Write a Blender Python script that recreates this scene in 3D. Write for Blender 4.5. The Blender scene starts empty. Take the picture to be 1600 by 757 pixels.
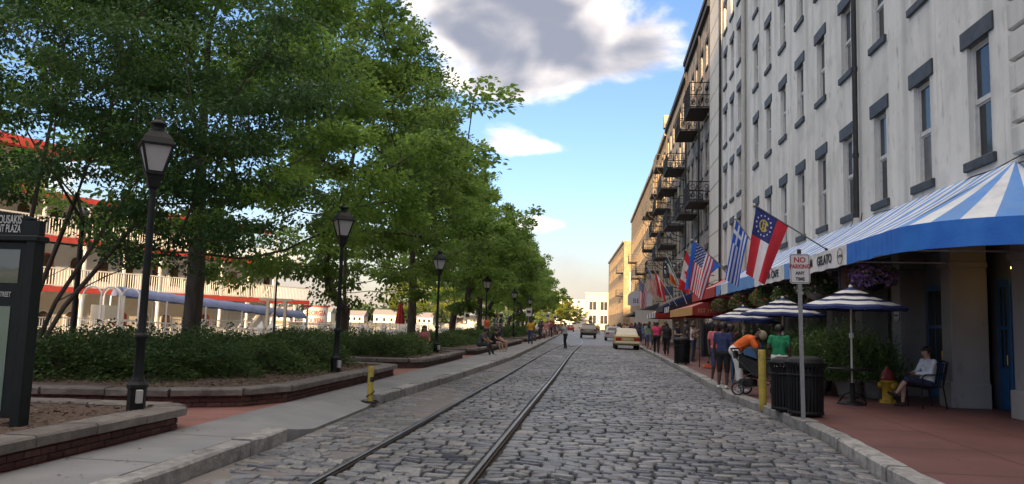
import bpy, math, random
import numpy as np
from mathutils import Vector, Matrix
R = math.radians
random.seed(7)
SC = bpy.context.scene
COL = SC.collection
# ---------------------------------------------------------------- camera
cam_d = bpy.data.cameras.new('camera'); cam = bpy.data.objects.new('camera', cam_d); COL.objects.link(cam)
cam_d.sensor_width = 36.0; cam_d.lens = 27.0; cam_d.clip_start = 0.1; cam_d.clip_end = 6000
YAW, PITCH, ROLL = 0.1121, 0.1042, 0.03
_f = Vector((-math.sin(YAW)*math.cos(PITCH), math.cos(YAW)*math.cos(PITCH), math.sin(PITCH)))
_r = Vector((math.cos(YAW), math.sin(YAW), 0)); _u = _r.cross(_f)
_r2 = _r*math.cos(ROLL)+_u*math.sin(ROLL); _u2 = _u*math.cos(ROLL)-_r*math.sin(ROLL)
cam.matrix_world = Matrix(((_r2.x, _u2.x, -_f.x, 0), (_r2.y, _u2.y, -_f.y, 0), (_r2.z, _u2.z, -_f.z, 1.6), (0, 0, 0, 1)))
SC.camera = cam
# ---------------------------------------------------------------- sky, sun, exposure
SUN_EL, SUN_TURN = R(7.0), R(-6.0)      # low evening sun behind the photographer
world = bpy.data.worlds.new('World'); SC.world = world; world.use_nodes = True
def build_world():
    nt = world.node_tree; N = nt.nodes; L = nt.links
    for n in list(N): N.remove(n)
    def nd(t, **k):
        n = N.new(t)
        for a, b in k.items(): setattr(n, a, b)
        return n
    def val(n, i, v):
        if hasattr(v, 'is_output'): L.new(v, n.inputs[i])
        else: n.inputs[i].default_value = v
    def M(op, a, b=0.0, c=0.0):
        n = nd('ShaderNodeMath', operation=op); val(n, 0, a); val(n, 1, b); val(n, 2, c); return n.outputs[0]
    def mix(f, a, b):
        n = nd('ShaderNodeMix', data_type='RGBA'); val(n, 0, f); val(n, 6, a); val(n, 7, b); return n.outputs[2]
    def sstep(x, a, b):
        n = nd('ShaderNodeMapRange', interpolation_type='SMOOTHSTEP'); val(n, 0, x); val(n, 1, a); val(n, 2, b); return n.outputs[0]
    out = nd('ShaderNodeOutputWorld'); bg = nd('ShaderNodeBackground')
    sky = nd('ShaderNodeTexSky', sky_type='NISHITA', sun_disc=False, sun_elevation=SUN_EL, sun_rotation=R(180)+SUN_TURN,
             altitude=0, air_density=1.0, dust_density=0.6, ozone_density=2.2)
    tc = nd('ShaderNodeTexCoord'); sx = nd('ShaderNodeSeparateXYZ'); L.new(tc.outputs['Generated'], sx.inputs[0])
    az = M('ARCTAN2', sx.outputs[0], sx.outputs[1]); el = M('ARCSINE', sx.outputs[2])
    cv = nd('ShaderNodeCombineXYZ'); val(cv, 0, M('MULTIPLY', az, 7.5)); val(cv, 1, M('MULTIPLY', el, 13.0)); val(cv, 2, 3.7)
    n1 = nd('ShaderNodeTexNoise'); L.new(cv.outputs[0], n1.inputs['Vector']); val(n1, 'Scale', 1.0); val(n1, 'Detail', 6.0); val(n1, 'Roughness', 0.56); val(n1, 'Distortion', 0.2)
    # second lookup shifted up and to the right: light on the upper right edges of the clouds
    cv2 = nd('ShaderNodeVectorMath', operation='ADD'); L.new(cv.outputs[0], cv2.inputs[0]); cv2.inputs[1].default_value = (0.16, 0.22, 0.0)
    n2 = nd('ShaderNodeTexNoise'); L.new(cv2.outputs[0], n2.inputs['Vector']); val(n2, 'Scale', 1.0); val(n2, 'Detail', 2.0); val(n2, 'Roughness', 0.5); val(n2, 'Distortion', 0.2)
    vv = nd('ShaderNodeCombineXYZ'); val(vv, 0, az); val(vv, 1, el)
    tot = core = 0.0
    for (a, e, wa, we, s, g) in CLOUDS:
        ma = nd('ShaderNodeVectorMath', operation='MULTIPLY_ADD'); L.new(vv.outputs[0], ma.inputs[0]); ma.inputs[1].default_value = (1/wa, 1/we, 0); ma.inputs[2].default_value = (-a/wa, -e/we, 0)
        dt = nd('ShaderNodeVectorMath', operation='DOT_PRODUCT'); L.new(ma.outputs[0], dt.inputs[0]); L.new(ma.outputs[0], dt.inputs[1])
        ex = M('POWER', 0.3679, dt.outputs['Value'])
        tot = M('MULTIPLY_ADD', ex, s, tot); core = M('MULTIPLY_ADD', ex, s*g, core)
    dens = M('ADD', tot, M('MULTIPLY', M('SUBTRACT', n1.outputs[0], 0.5), 1.75))
    dens = M('MULTIPLY_ADD', sstep(el, 0.46, 0.85), OVERHEAD, dens)
    mask = sstep(dens, 0.38, 0.82)
    thick = sstep(M('SUBTRACT', M('ADD', core, M('MULTIPLY', M('SUBTRACT', n1.outputs[0], 0.5), 1.5)), M('MULTIPLY', M('SUBTRACT', n1.outputs[0], n2.outputs[0]), 2.6)), 0.05, 1.15)
    lit = CLOUD_LIT; shade = CLOUD_SHADE
    ccol = mix(thick, lit, shade)
    # thin peach veil of cloud low over the horizon all the way round
    veil = M('MULTIPLY', sstep(el, 0.20, 0.0), M('ADD', 0.35, M('MULTIPLY', n1.outputs[0], 0.9)))
    tint = nd('ShaderNodeMix', data_type='RGBA', blend_type='MULTIPLY'); val(tint, 0, 1.0); L.new(sky.outputs[0], tint.inputs[6]); tint.inputs[7].default_value = SKY_TINT
    base = mix(veil, tint.outputs[2], VEIL)
    col = mix(M('MULTIPLY', mask, 0.93), base, ccol)
    L.new(col, bg.inputs[0]); bg.inputs[1].default_value = SKY_STRENGTH
    L.new(bg.outputs[0], out.inputs[0])
OVERHEAD = 1.45  # extra cloud cover overhead, out of view, added to brighten the fill light
SKY_STRENGTH = 0.13
SKY_TINT = (0.39, 0.375, 0.45, 1)
CLOUD_LIT = (2.65, 2.36, 2.10, 1); CLOUD_SHADE = (0.52, 0.535, 0.63, 1); VEIL = (1.10, 0.91, 0.81, 1)
CLOUDS = [ # azimuth, elevation, half widths, strength, greyness (radians; azimuth 0 is straight down the street)
    (-0.10, 0.385, 0.13, 0.090, 0.95, 0.80), (0.03, 0.345, 0.10, 0.050, 0.62, 0.9), (-0.17, 0.42, 0.11, 0.10, 0.8, 0.72), (-0.06, 0.455, 0.13, 0.06, 0.7, 0.62),
    (-0.115, 0.232, 0.055, 0.022, 0.72, 0.8), (-0.055, 0.226, 0.05, 0.012, 0.45, 0.3), (-0.085, 0.128, 0.06, 0.016, 0.75, 0.7), (-0.16, 0.30, 0.06, 0.014, 0.5, 0.5),
    (-0.45, 0.60, 0.22, 0.10, 0.8, 0.8), (0.35, 0.75, 0.25, 0.12, 0.8, 0.9), (-1.0, 0.35, 0.20, 0.07, 0.8, 0.8), (-0.75, 0.16, 0.16, 0.03, 0.7, 0.5),
    (1.1, 0.45, 0.24, 0.08, 0.8, 0.8), (1.9, 0.30, 0.2, 0.06, 0.8, 0.7), (2.7, 0.5, 0.25, 0.08, 0.8, 0.7), (-1.8, 0.5, 0.25, 0.09, 0.8, 0.8), (-2.5, 0.3, 0.2, 0.06, 0.8, 0.6), (-0.62, 0.36, 0.10, 0.05, 0.6, 0.4)]
build_world()
world.cycles.sampling_method = 'MANUAL'; world.cycles.sample_map_resolution = 256
sun_d = bpy.data.lights.new('sun', 'SUN'); sun = bpy.data.objects.new('sun', sun_d); COL.objects.link(sun)
sun_d.energy = 2.4; sun_d.angle = R(0.5); sun_d.color = (1.0, 0.70, 0.40)
sun.rotation_euler = Vector((math.sin(SUN_TURN)*-1*math.cos(SUN_EL), math.cos(SUN_TURN)*math.cos(SUN_EL), -math.sin(SUN_EL))).to_track_quat('-Z', 'Y').to_euler()
vs = SC.view_settings; vs.view_transform = 'Standard'; vs.look = 'None'; vs.gamma = 1.0; vs.use_curve_mapping = False
vs.exposure = 2.5
SC.render.engine = 'CYCLES'; SC.cycles.max_bounces = 8; SC.cycles.transparent_max_bounces = 8; SC.cycles.caustics_reflective = False; SC.cycles.caustics_refractive = False
# ---------------------------------------------------------------- materials
MATS = {}
def mat(name, col, rough=0.6, col2=None, scale=4.0, bump=0.0, bscale=None, metal=0.0, spec=0.5, detail=5.0, dirt=None, dscale=1.2, stretch=None, emit=None, world=False, rng=0.0, alpha=None, sharp=(0.35, 0.65)):
    """Procedural surface: two-tone noise colour, optional larger stains, noise relief."""
    if name in MATS: return MATS[name]
    m = bpy.data.materials.new(name); m.use_nodes = True; MATS[name] = m
    nt = m.node_tree; N = nt.nodes; L = nt.links; b = N['Principled BSDF']
    b.inputs['Roughness'].default_value = rough; b.inputs['Metallic'].default_value = metal
    b.inputs['Specular IOR Level'].default_value = spec
    c4 = (*col, 1)
    tc = N.new('ShaderNodeTexCoord'); vec = tc.outputs['Object']
    if world:
        g = N.new('ShaderNodeNewGeometry'); vec = g.outputs['Position']
    if stretch:
        mp = N.new('ShaderNodeMapping'); mp.inputs['Scale'].default_value = stretch; L.new(vec, mp.inputs[0]); vec = mp.outputs[0]
    cur = None
    if col2 is not None:
        n = N.new('ShaderNodeTexNoise'); n.inputs['Scale'].default_value = scale; n.inputs['Detail'].default_value = detail; L.new(vec, n.inputs['Vector'])
        r = N.new('ShaderNodeMapRange'); r.inputs[1].default_value = sharp[0]; r.inputs[2].default_value = sharp[1]; L.new(n.outputs[0], r.inputs[0])
        x = N.new('ShaderNodeMix'); x.data_type = 'RGBA'; x.inputs[6].default_value = c4; x.inputs[7].default_value = (*col2, 1); L.new(r.outputs[0], x.inputs[0]); cur = x.outputs[2]
    if dirt is not None:
        n = N.new('ShaderNodeTexNoise'); n.inputs['Scale'].default_value = dscale; n.inputs['Detail'].default_value = 6.0; L.new(vec, n.inputs['Vector'])
        r = N.new('ShaderNodeMapRange'); r.inputs[1].default_value = 0.52; r.inputs[2].default_value = 0.78; L.new(n.outputs[0], r.inputs[0])
        x = N.new('ShaderNodeMix'); x.data_type = 'RGBA'; x.inputs[6].default_value = c4; x.inputs[7].default_value = (*dirt, 1); L.new(r.outputs[0], x.inputs[0])
        if cur is not None: L.new(cur, x.inputs[6])
        cur = x.outputs[2]
    if rng:
        oi = N.new('ShaderNodeObjectInfo'); h = N.new('ShaderNodeHueSaturation'); r = N.new('ShaderNodeMapRange')
        r.inputs[3].default_value = 1-rng; r.inputs[4].default_value = 1+rng; L.new(oi.outputs['Random'], r.inputs[0]); L.new(r.outputs[0], h.inputs['Value'])
        if cur is not None: L.new(cur, h.inputs['Color'])
        else: h.inputs['Color'].default_value = c4
        cur = h.outputs[0]
    if cur is not None: L.new(cur, b.inputs['Base Color'])
    else: b.inputs['Base Color'].default_value = c4
    if bump:
        n = N.new('ShaderNodeTexNoise'); n.inputs['Scale'].default_value = bscale or scale*3; n.inputs['Detail'].default_value = 6.0; L.new(vec, n.inputs['Vector'])
        bp = N.new('ShaderNodeBump'); bp.inputs['Strength'].default_value = bump; bp.inputs['Distance'].default_value = 0.02; L.new(n.outputs[0], bp.inputs['Height']); L.new(bp.outputs[0], b.inputs['Normal'])
    if emit:
        b.inputs['Emission Color'].default_value = (*emit[0], 1); b.inputs['Emission Strength'].default_value = emit[1]
    if alpha is not None: b.inputs['Alpha'].default_value = alpha
    return m
def brick_mat(name, c1, c2, mortar, bw, bh, rough=0.8, bump=0.5, vert=None, msize=0.012, noise=0.35):
    if name in MATS: return MATS[name]
    m = bpy.data.materials.new(name); m.use_nodes = True; MATS[name] = m
    nt = m.node_tree; N = nt.nodes; L = nt.links; b = N['Principled BSDF']; b.inputs['Roughness'].default_value = rough
    g = N.new('ShaderNodeNewGeometry'); vec = g.outputs['Position']
    if vert:
        s = N.new('ShaderNodeSeparateXYZ'); L.new(vec, s.inputs[0]); c = N.new('ShaderNodeCombineXYZ')
        L.new(s.outputs[vert[0]], c.inputs[0]); L.new(s.outputs[vert[1]], c.inputs[1]); vec = c.outputs[0]
    t = N.new('ShaderNodeTexBrick'); L.new(vec, t.inputs['Vector'])
    t.inputs['Color1'].default_value = (*c1, 1); t.inputs['Color2'].default_value = (*c2, 1); t.inputs['Mortar'].default_value = (*mortar, 1)
    t.inputs['Scale'].default_value = 1.0; t.inputs['Brick Width'].default_value = bw; t.inputs['Row Height'].default_value = bh; t.inputs['Mortar Size'].default_value = msize; t.inputs['Mortar Smooth'].default_value = 0.3
    n = N.new('ShaderNodeTexNoise'); n.inputs['Scale'].default_value = 1.3; n.inputs['Detail'].default_value = 7; L.new(g.outputs['Position'], n.inputs['Vector'])
    mr = N.new('ShaderNodeMapRange'); mr.inputs[1].default_value = .3; mr.inputs[2].default_value = .7; mr.inputs[3].default_value = 1-noise; mr.inputs[4].default_value = 1+noise*.6; L.new(n.outputs[0], mr.inputs[0])
    x = N.new('ShaderNodeHueSaturation'); L.new(t.outputs['Color'], x.inputs['Color']); L.new(mr.outputs[0], x.inputs['Value']); L.new(x.outputs[0], b.inputs['Base Color'])
    inv = N.new('ShaderNodeMath'); inv.operation = 'SUBTRACT'; inv.inputs[0].default_value = 1; L.new(t.outputs['Fac'], inv.inputs[1])
    ad = N.new('ShaderNodeMath'); ad.operation = 'ADD'; L.new(inv.outputs[0], ad.inputs[0]); L.new(n.outputs[0], ad.inputs[1])
    bp = N.new('ShaderNodeBump'); bp.inputs['Strength'].default_value = bump; bp.inputs['Distance'].default_value = .015; L.new(ad.outputs[0], bp.inputs['Height']); L.new(bp.outputs[0], b.inputs['Normal'])
    return m
def leaf_mat(name, c1, c2, c3, trans=0.35, rough=0.5):
    if name in MATS: return MATS[name]
    m = bpy.data.materials.new(name); m.use_nodes = True; MATS[name] = m
    nt = m.node_tree; N = nt.nodes; L = nt.links; b = N['Principled BSDF']; out = N['Material Output']
    a = N.new('ShaderNodeAttribute'); a.attribute_name = 'tint'
    cr = N.new('ShaderNodeValToRGB'); e = cr.color_ramp.elements; e[0].position = 0.0; e[0].color = (*c1, 1); e[1].position = 1.0; e[1].color = (*c3, 1)
    q = e.new(0.6); q.color = (*c2, 1); L.new(a.outputs['Fac'], cr.inputs[0])
    oi = N.new('ShaderNodeObjectInfo'); r = N.new('ShaderNodeMapRange'); r.inputs[3].default_value = .80; r.inputs[4].default_value = 1.2; L.new(oi.outputs['Random'], r.inputs[0])
    h = N.new('ShaderNodeHueSaturation'); L.new(cr.outputs[0], h.inputs['Color']); L.new(r.outputs[0], h.inputs['Value'])
    L.new(h.outputs[0], b.inputs['Base Color']); b.inputs['Roughness'].default_value = rough; b.inputs['Specular IOR Level'].default_value = 0.35
    t = N.new('ShaderNodeBsdfTranslucent'); h2 = N.new('ShaderNodeHueSaturation'); h2.inputs['Hue'].default_value = 0.485; h2.inputs['Value'].default_value = 1.5; L.new(h.outputs[0], h2.inputs['Color']); L.new(h2.outputs[0], t.inputs[0])
    mx = N.new('ShaderNodeMixShader'); mx.inputs[0].default_value = trans; L.new(b.outputs[0], mx.inputs[1]); L.new(t.outputs[0], mx.inputs[2]); L.new(mx.outputs[0], out.inputs[0])
    return m
# ---------------------------------------------------------------- mesh building helpers
class MB:
    def __init__(s): s.v = []; s.f = []; s.m = []; s.s = []
    def add(s, vs, fs, mi=0, sm=False):
        o = len(s.v); s.v.extend([tuple(p) for p in vs])
        for i, f in enumerate(fs):
            s.f.append([o+k for k in f]); s.m.append(mi[i] if isinstance(mi, (list, tuple)) else mi); s.s.append(sm)
        return s
    def box(s, c, d, rz=0.0, mi=0, ch=0.0, rot=None):
        x, y, z = d[0]/2, d[1]/2, d[2]/2
        if ch > 0:
            k = ch; V = []
            for sx in (-1, 1):
                for sy in (-1, 1):
                    for sz in (-1, 1):
                        V += [(sx*(x-k), sy*(y-k), sz*z), (sx*(x-k), sy*y, sz*(z-k)), (sx*x, sy*(y-k), sz*(z-k))]
            idx = lambda a, b, c_, t: ((a*4+b*2+c_)*3+t)
            F = [[idx(0,0,1,0), idx(1,0,1,0), idx(1,1,1,0), idx(0,1,1,0)], [idx(0,0,0,0), idx(0,1,0,0), idx(1,1,0,0), idx(1,0,0,0)],
                 [idx(0,0,0,1), idx(1,0,0,1), idx(1,0,1,1), idx(0,0,1,1)], [idx(0,1,0,1), idx(0,1,1,1), idx(1,1,1,1), idx(1,1,0,1)],
                 [idx(0,0,0,2), idx(0,0,1,2), idx(0,1,1,2), idx(0,1,0,2)], [idx(1,0,0,2), idx(1,1,0,2), idx(1,1,1,2), idx(1,0,1,2)]]
            for a in (0, 1):
                for b in (0, 1):
                    F.append([idx(0,a,b,0), idx(1,a,b,0), idx(1,a,b,1), idx(0,a,b,1)]); F.append([idx(a,0,b,0), idx(a,1,b,0), idx(a,1,b,2), idx(a,0,b,2)]); F.append([idx(a,b,0,1), idx(a,b,1,1), idx(a,b,1,2), idx(a,b,0,2)])
                    for c_ in (0, 1): F.append([idx(a,b,c_,0), idx(a,b,c_,1), idx(a,b,c_,2)])
        else:
            V = [(sx*x, sy*y, sz*z) for sx in (-1, 1) for sy in (-1, 1) for sz in (-1, 1)]
            F = [[0,1,3,2], [4,6,7,5], [0,4,5,1], [2,3,7,6], [0,2,6,4], [1,5,7,3]]
        if rot is not None: V = [tuple(rot @ Vector(p)) for p in V]
        elif rz:
            cc, ss = math.cos(rz), math.sin(rz); V = [(a*cc-b*ss, a*ss+b*cc, e) for a, b, e in V]
        s.add([(a+c[0], b+c[1], e+c[2]) for a, b, e in V], F, mi); return s
    def b2(s, lo, hi, mi=0, ch=0.0):
        return s.box([(lo[i]+hi[i])/2 for i in range(3)], [hi[i]-lo[i] for i in range(3)], 0, mi, ch)
    def bar(s, a, b, w, h=None, mi=0):
        a = Vector(a); b = Vector(b); d = b-a; h = h or w
        q = d.to_track_quat('Y', 'Z').to_matrix()
        return s.box((a+b)/2, (w, d.length, h), mi=mi, rot=q)
    def quad(s, *p, mi=0): return s.add(p, [list(range(len(p)))], mi)
    def tube(s, path, r, n=8, mi=0, caps=True, sm=True):
        P = [Vector(p) for p in path]; rr = r if isinstance(r, (list, tuple)) else [r]*len(P)
        V = []; F = []
        prev = None
        for i, p in enumerate(P):
            t = (P[min(i+1, len(P)-1)]-P[max(i-1, 0)])
            t = t.normalized() if t.length > 1e-9 else Vector((0, 0, 1))
            ref = prev if prev is not None else (Vector((1, 0, 0)) if abs(t.x) < .9 else Vector((0, 1, 0)))
            a = ref-t*ref.dot(t); a = a.normalized() if a.length > 1e-6 else t.orthogonal().normalized()
            prev = a; b = t.cross(a)
            for k in range(n):
                w = 2*math.pi*k/n; V.append(p+(a*math.cos(w)+b*math.sin(w))*rr[i])
        for i in range(len(P)-1):
            for k in range(n): F.append([i*n+k, i*n+(k+1) % n, (i+1)*n+(k+1) % n, (i+1)*n+k])
        s.add(V, F, mi, sm)
        if caps: s.add(V[:n][::-1], [list(range(n))], mi); s.add(V[-n:], [list(range(n))], mi)
        return s
    def lathe(s, prof, n=16, c=(0, 0, 0), mi=0, sm=True, ang=0.0, sq=None):
        V = []; F = []
        for r, z in prof:
            for k in range(n):
                w = 2*math.pi*k/n+ang; V.append((c[0]+r*math.cos(w), c[1]+r*math.sin(w), c[2]+z))
        for i in range(len(prof)-1):
            for k in range(n): F.append([i*n+k, i*n+(k+1) % n, (i+1)*n+(k+1) % n, (i+1)*n+k])
        s.add(V, F, mi, sm)
        if prof[0][0] > 1e-4: s.add(V[:n][::-1], [list(range(n))], mi)
        if prof[-1][0] > 1e-4: s.add(V[-n:], [list(range(n))], mi)
        return s
    def ell(s, c, r, n=10, m=6, mi=0, rot=None):
        V = []; F = []
        for i in range(m+1):
            th = math.pi*i/m
            for k in range(n):
                w = 2*math.pi*k/n; p = Vector((r[0]*math.sin(th)*math.cos(w), r[1]*math.sin(th)*math.sin(w), r[2]*math.cos(th)))
                if rot is not None: p = rot @ p
                V.append((c[0]+p.x, c[1]+p.y, c[2]+p.z))
        for i in range(m):
            for k in range(n): F.append([i*n+k, (i+1)*n+k, (i+1)*n+(k+1) % n, i*n+(k+1) % n])
        s.add(V, F, mi, True); return s
    def prism(s, poly, axis, a, b, mi=0):
        """extrude a 2-D polygon along an axis (0: poly=(y,z), 1: poly=(x,z), 2: poly=(x,y))"""
        def P(u, v, w): return (w, u, v) if axis == 0 else ((u, w, v) if axis == 1 else (u, v, w))
        n = len(poly); V = [P(u, v, a) for u, v in poly]+[P(u, v, b) for u, v in poly]
        s.add(V, [list(range(n))[::-1], [n+k for k in range(n)]]+[[k, (k+1) % n, n+(k+1) % n, n+k] for k in range(n)], mi); return s
    def grid(s, fn, nu, nv, mi=0, sm=True):
        V = [fn(i/nu, j/nv) for j in range(nv+1) for i in range(nu+1)]; F = []; MI = []
        for j in range(nv):
            for i in range(nu):
                F.append([j*(nu+1)+i, j*(nu+1)+i+1, (j+1)*(nu+1)+i+1, (j+1)*(nu+1)+i]); MI.append(mi((i+.5)/nu, (j+.5)/nv) if callable(mi) else mi)
        s.add(V, F, MI, sm); return s
    def mesh(s, name, mats):
        me = bpy.data.meshes.new(name); me.from_pydata(s.v, [], s.f)
        mats = mats if isinstance(mats, (list, tuple)) else [mats]
        for m in mats: me.materials.append(m)
        me.polygons.foreach_set('material_index', s.m); me.polygons.foreach_set('use_smooth', s.s); me.update(); return me
    def build(s, name, mats, parent=None, loc=None):
        return ob(name, s.mesh(name, mats), parent, loc)
def ob(name, me, parent=None, loc=None, rz=0.0):
    o = bpy.data.objects.new(name, me); COL.objects.link(o)
    if parent is not None: o.parent = parent
    if loc is not None: o.location = loc
    if rz: o.rotation_euler.z = rz
    return o
def tag(o, label=None, cat=None, group=None, kind=None):
    if label: o['label'] = label
    if cat: o['category'] = cat
    if group: o['group'] = group
    if kind: o['kind'] = kind
    return o
def thing(name, label, cat, loc=(0, 0, 0), rz=0.0, group=None):
    o = ob(name, None, None, loc, rz); o.empty_display_size = .2
    return tag(o, label, cat, group)
KIDS = {}
def kids(o): return [c for c in o.children]
def copy_tree(o, loc=None, rz=None, label=None, parent=None):
    c = o.copy(); COL.objects.link(c)
    if parent is not None: c.parent = parent
    if loc is not None: c.location = loc
    if rz is not None: c.rotation_euler.z = rz
    if label: c['label'] = label
    for k in kids(o): copy_tree(k, parent=c)
    return c
def np_mesh(name, V, F, mats, tint=None, smooth=False, mi=None):
    """V (n,3), F (m,k) uniform polygons"""
    me = bpy.data.meshes.new(name); V = np.asarray(V, np.float32); F = np.asarray(F, np.int32); k = F.shape[1]
    me.vertices.add(len(V)); me.vertices.foreach_set('co', V.ravel()); me.loops.add(F.size); me.loops.foreach_set('vertex_index', F.ravel())
    me.polygons.add(len(F)); me.polygons.foreach_set('loop_start', np.arange(0, F.size, k, dtype=np.int32))
    for m in (mats if isinstance(mats, (list, tuple)) else [mats]): me.materials.append(m)
    if mi is not None: me.polygons.foreach_set('material_index', np.asarray(mi, np.int32))
    me.polygons.foreach_set('use_smooth', np.full(len(F), smooth, bool))
    me.update(calc_edges=True)
    if tint is not None:
        a = me.attributes.new('tint', 'FLOAT', 'FACE'); a.data.foreach_set('value', np.asarray(tint, np.float32))
    return me
TMP = bpy.data.scenes.new('workbench')      # scratch scene for evaluating modifiers and lettering
def evaluate(o):
    TMP.collection.objects.link(o); vl = TMP.view_layers[0]; vl.update()
    me = bpy.data.meshes.new_from_object(o.evaluated_get(vl.depsgraph)); bpy.data.objects.remove(o); return me
def text_mesh(name, s, size, m, ext=0.004, align='CENTER', sx=1.0, bold=0.0, space=1.0):
    cu = bpy.data.curves.new(name, 'FONT'); cu.body = s; cu.size = size; cu.extrude = ext; cu.align_x = align; cu.align_y = 'CENTER'; cu.offset = bold; cu.resolution_u = 3; cu.space_character = space
    me = evaluate(bpy.data.objects.new(name, cu))
    if sx != 1.0: me.transform(Matrix.Diagonal((sx, 1, 1, 1)))
    me.materials.clear(); me.materials.append(m); return me
def text(name, s, size, m, loc, rot, parent=None, **k):
    o = ob(name, text_mesh(name, s, size, m, **k), parent, loc); o.rotation_euler = rot; return o
FACE_NEAR = (R(90), 0, 0)             # text that faces the photographer (-Y)
FACE_STREET = (R(90), 0, R(-90))      # text on the right hand facades, facing the street (-X)
# ================================================================ ground, road, pavements
def lerp_path(pts, y):
    for (x0, y0), (x1, y1) in zip(pts, pts[1:]):
        if y <= y1: 
            t = max(0, (y-y0)/(y1-y0)); return x0+(x1-x0)*t
    return pts[-1][0]
KR = [(3.15, -10), (3.15, 5), (3.2, 9), (3.40, 12), (3.32, 14.8), (3.04, 18), (3.1, 22), (3.2, 40), (3.1, 60), (2.8, 120), (1.0, 260), (-6, 400)]
KL = [(-3.95, -10), (-3.95, 9.8), (-4.1, 14.6), (-3.86, 20), (-3.62, 33), (-4.1, 60), (-5.0, 103), (-7.5, 180), (-16, 400)]
RAIL = [(0, -10), (0, 24), (-0.06, 34), (-0.10, 44), (0.02, 60), (0.05, 72), (-1.2, 100), (-6, 180), (-16, 400)]
def kr(y): return lerp_path(KR, y)
def kl(y): return lerp_path(KL, y)
def rail_dx(y): return lerp_path(RAIL, y)
YS = [-10, 2, 5, 6, 7, 8, 9, 9.8, 10.2, 10.8, 11.5, 12.3, 13, 13.6, 14.2, 14.6, 16, 18, 20, 22, 26, 30, 33, 40, 50, 60, 72, 85, 103, 120, 150, 180, 260, 400]
def strip(mb, fa, fb, za, zb, mi=0, ys=YS, n=1):
    def fn(u, v):
        y = ys[round(v*(len(ys)-1))]; a, b = fa(y), fb(y); z0 = za(y) if callable(za) else za; z1 = zb(y) if callable(zb) else zb
        return (a+(b-a)*u, y, z0+(z1-z0)*u)
    mb.grid(fn, n, len(ys)-1, mi, False)
m_mortar = mat('joint_grit', (0.016, 0.0155, 0.015), 0.95, (0.034, 0.032, 0.030), 30, 0.6, 60, world=True)
m_dirtfill = mat('packed_dirt', (0.155, 0.148, 0.148), 0.85, (0.20, 0.178, 0.168), 2.2, 0.5, 50, world=True, dirt=(0.11, 0.106, 0.106), dscale=.9)
def cobble_mat():
    m = bpy.data.materials.new('cobble_granite'); m.use_nodes = True; MATS['cobble'] = m
    N = m.node_tree.nodes; L = m.node_tree.links; b = N['Principled BSDF']
    a = N.new('ShaderNodeAttribute'); a.attribute_name = 'tint'; oi = N.new('ShaderNodeObjectInfo')
    s = N.new('ShaderNodeMath'); s.operation = 'ADD'; L.new(a.outputs['Fac'], s.inputs[0]); L.new(oi.outputs['Random'], s.inputs[1])
    f = N.new('ShaderNodeMath'); f.operation = 'FRACT'; L.new(s.outputs[0], f.inputs[0])
    cr = N.new('ShaderNodeValToRGB'); e = cr.color_ramp.elements; e[0].color = (0.095, 0.102, 0.115, 1); e[1].color = (0.27, 0.268, 0.265, 1)
    for p, c in ((.25, (0.15, 0.156, 0.17)), (.5, (0.205, 0.208, 0.215)), (.75, (0.13, 0.137, 0.15)), (.9, (0.225, 0.215, 0.20))): q = e.new(p); q.color = (*c, 1)
    L.new(f.outputs[0], cr.inputs[0])
    g = N.new('ShaderNodeNewGeometry'); n = N.new('ShaderNodeTexNoise'); n.inputs['Scale'].default_value = 28; n.inputs['Detail'].default_value = 7; L.new(g.outputs['Position'], n.inputs['Vector'])
    n3 = N.new('ShaderNodeTexNoise'); n3.inputs['Scale'].default_value = .35; n3.inputs['Detail'].default_value = 4; L.new(g.outputs['Position'], n3.inputs['Vector'])
    mu = N.new('ShaderNodeMath'); mu.operation = 'MULTIPLY'; L.new(n.outputs[0], mu.inputs[0]); L.new(n3.outputs[0], mu.inputs[1])
    mr = N.new('ShaderNodeMapRange'); mr.inputs[1].default_value = .15; mr.inputs[2].default_value = .36; mr.inputs[3].default_value = .56; mr.inputs[4].default_value = 1.32; L.new(mu.outputs[0], mr.inputs[0])
    h = N.new('ShaderNodeHueSaturation'); L.new(cr.outputs[0], h.inputs['Color']); L.new(mr.outputs[0], h.inputs['Value']); L.new(h.outputs[0], b.inputs['Base Color'])
    r2 = N.new('ShaderNodeMapRange'); r2.inputs[3].default_value = .34; r2.inputs[4].default_value = .62; L.new(n.outputs[0], r2.inputs[0]); L.new(r2.outputs[0], b.inputs['Roughness'])
    bp = N.new('ShaderNodeBump'); bp.inputs['Strength'].default_value = .55; bp.inputs['Distance'].default_value = .012; L.new(n.outputs[0], bp.inputs['Height']); L.new(bp.outputs[0], b.inputs['Normal'])
    return m
m_cob = cobble_mat()
def far_cobble_mat():
    m = brick_mat('far_cobbles', (0.15, 0.155, 0.168), (0.20, 0.204, 0.212), (0.05, 0.05, 0.052), .25, .15, .5, .9, msize=.016, noise=.3)
    return m
m_farcob = far_cobble_mat()
m_conc = mat('walk_concrete', (0.215, 0.222, 0.235), 0.75, (0.26, 0.264, 0.272), 1.4, 0.25, 40, world=True, dirt=(0.145, 0.148, 0.155), dscale=0.8)
m_granite = mat('kerb_granite', (0.22, 0.218, 0.215), 0.75, (0.34, 0.335, 0.325), 9, 0.7, 22, world=True, dirt=(0.08, 0.08, 0.08), dscale=3, rng=.18)
m_redwalk = mat('red_concrete', (0.125, 0.054, 0.049), 0.6, (0.16, 0.070, 0.063), 1.1, 0.18, 70, world=True, dirt=(0.10, 0.048, 0.044), dscale=0.7)
m_redpave = brick_mat('red_pavers', (0.27, 0.125, 0.105), (0.32, 0.15, 0.125), (0.21, 0.125, 0.11), .21, .105, .75, .3, msize=.008, noise=.2)
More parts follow.
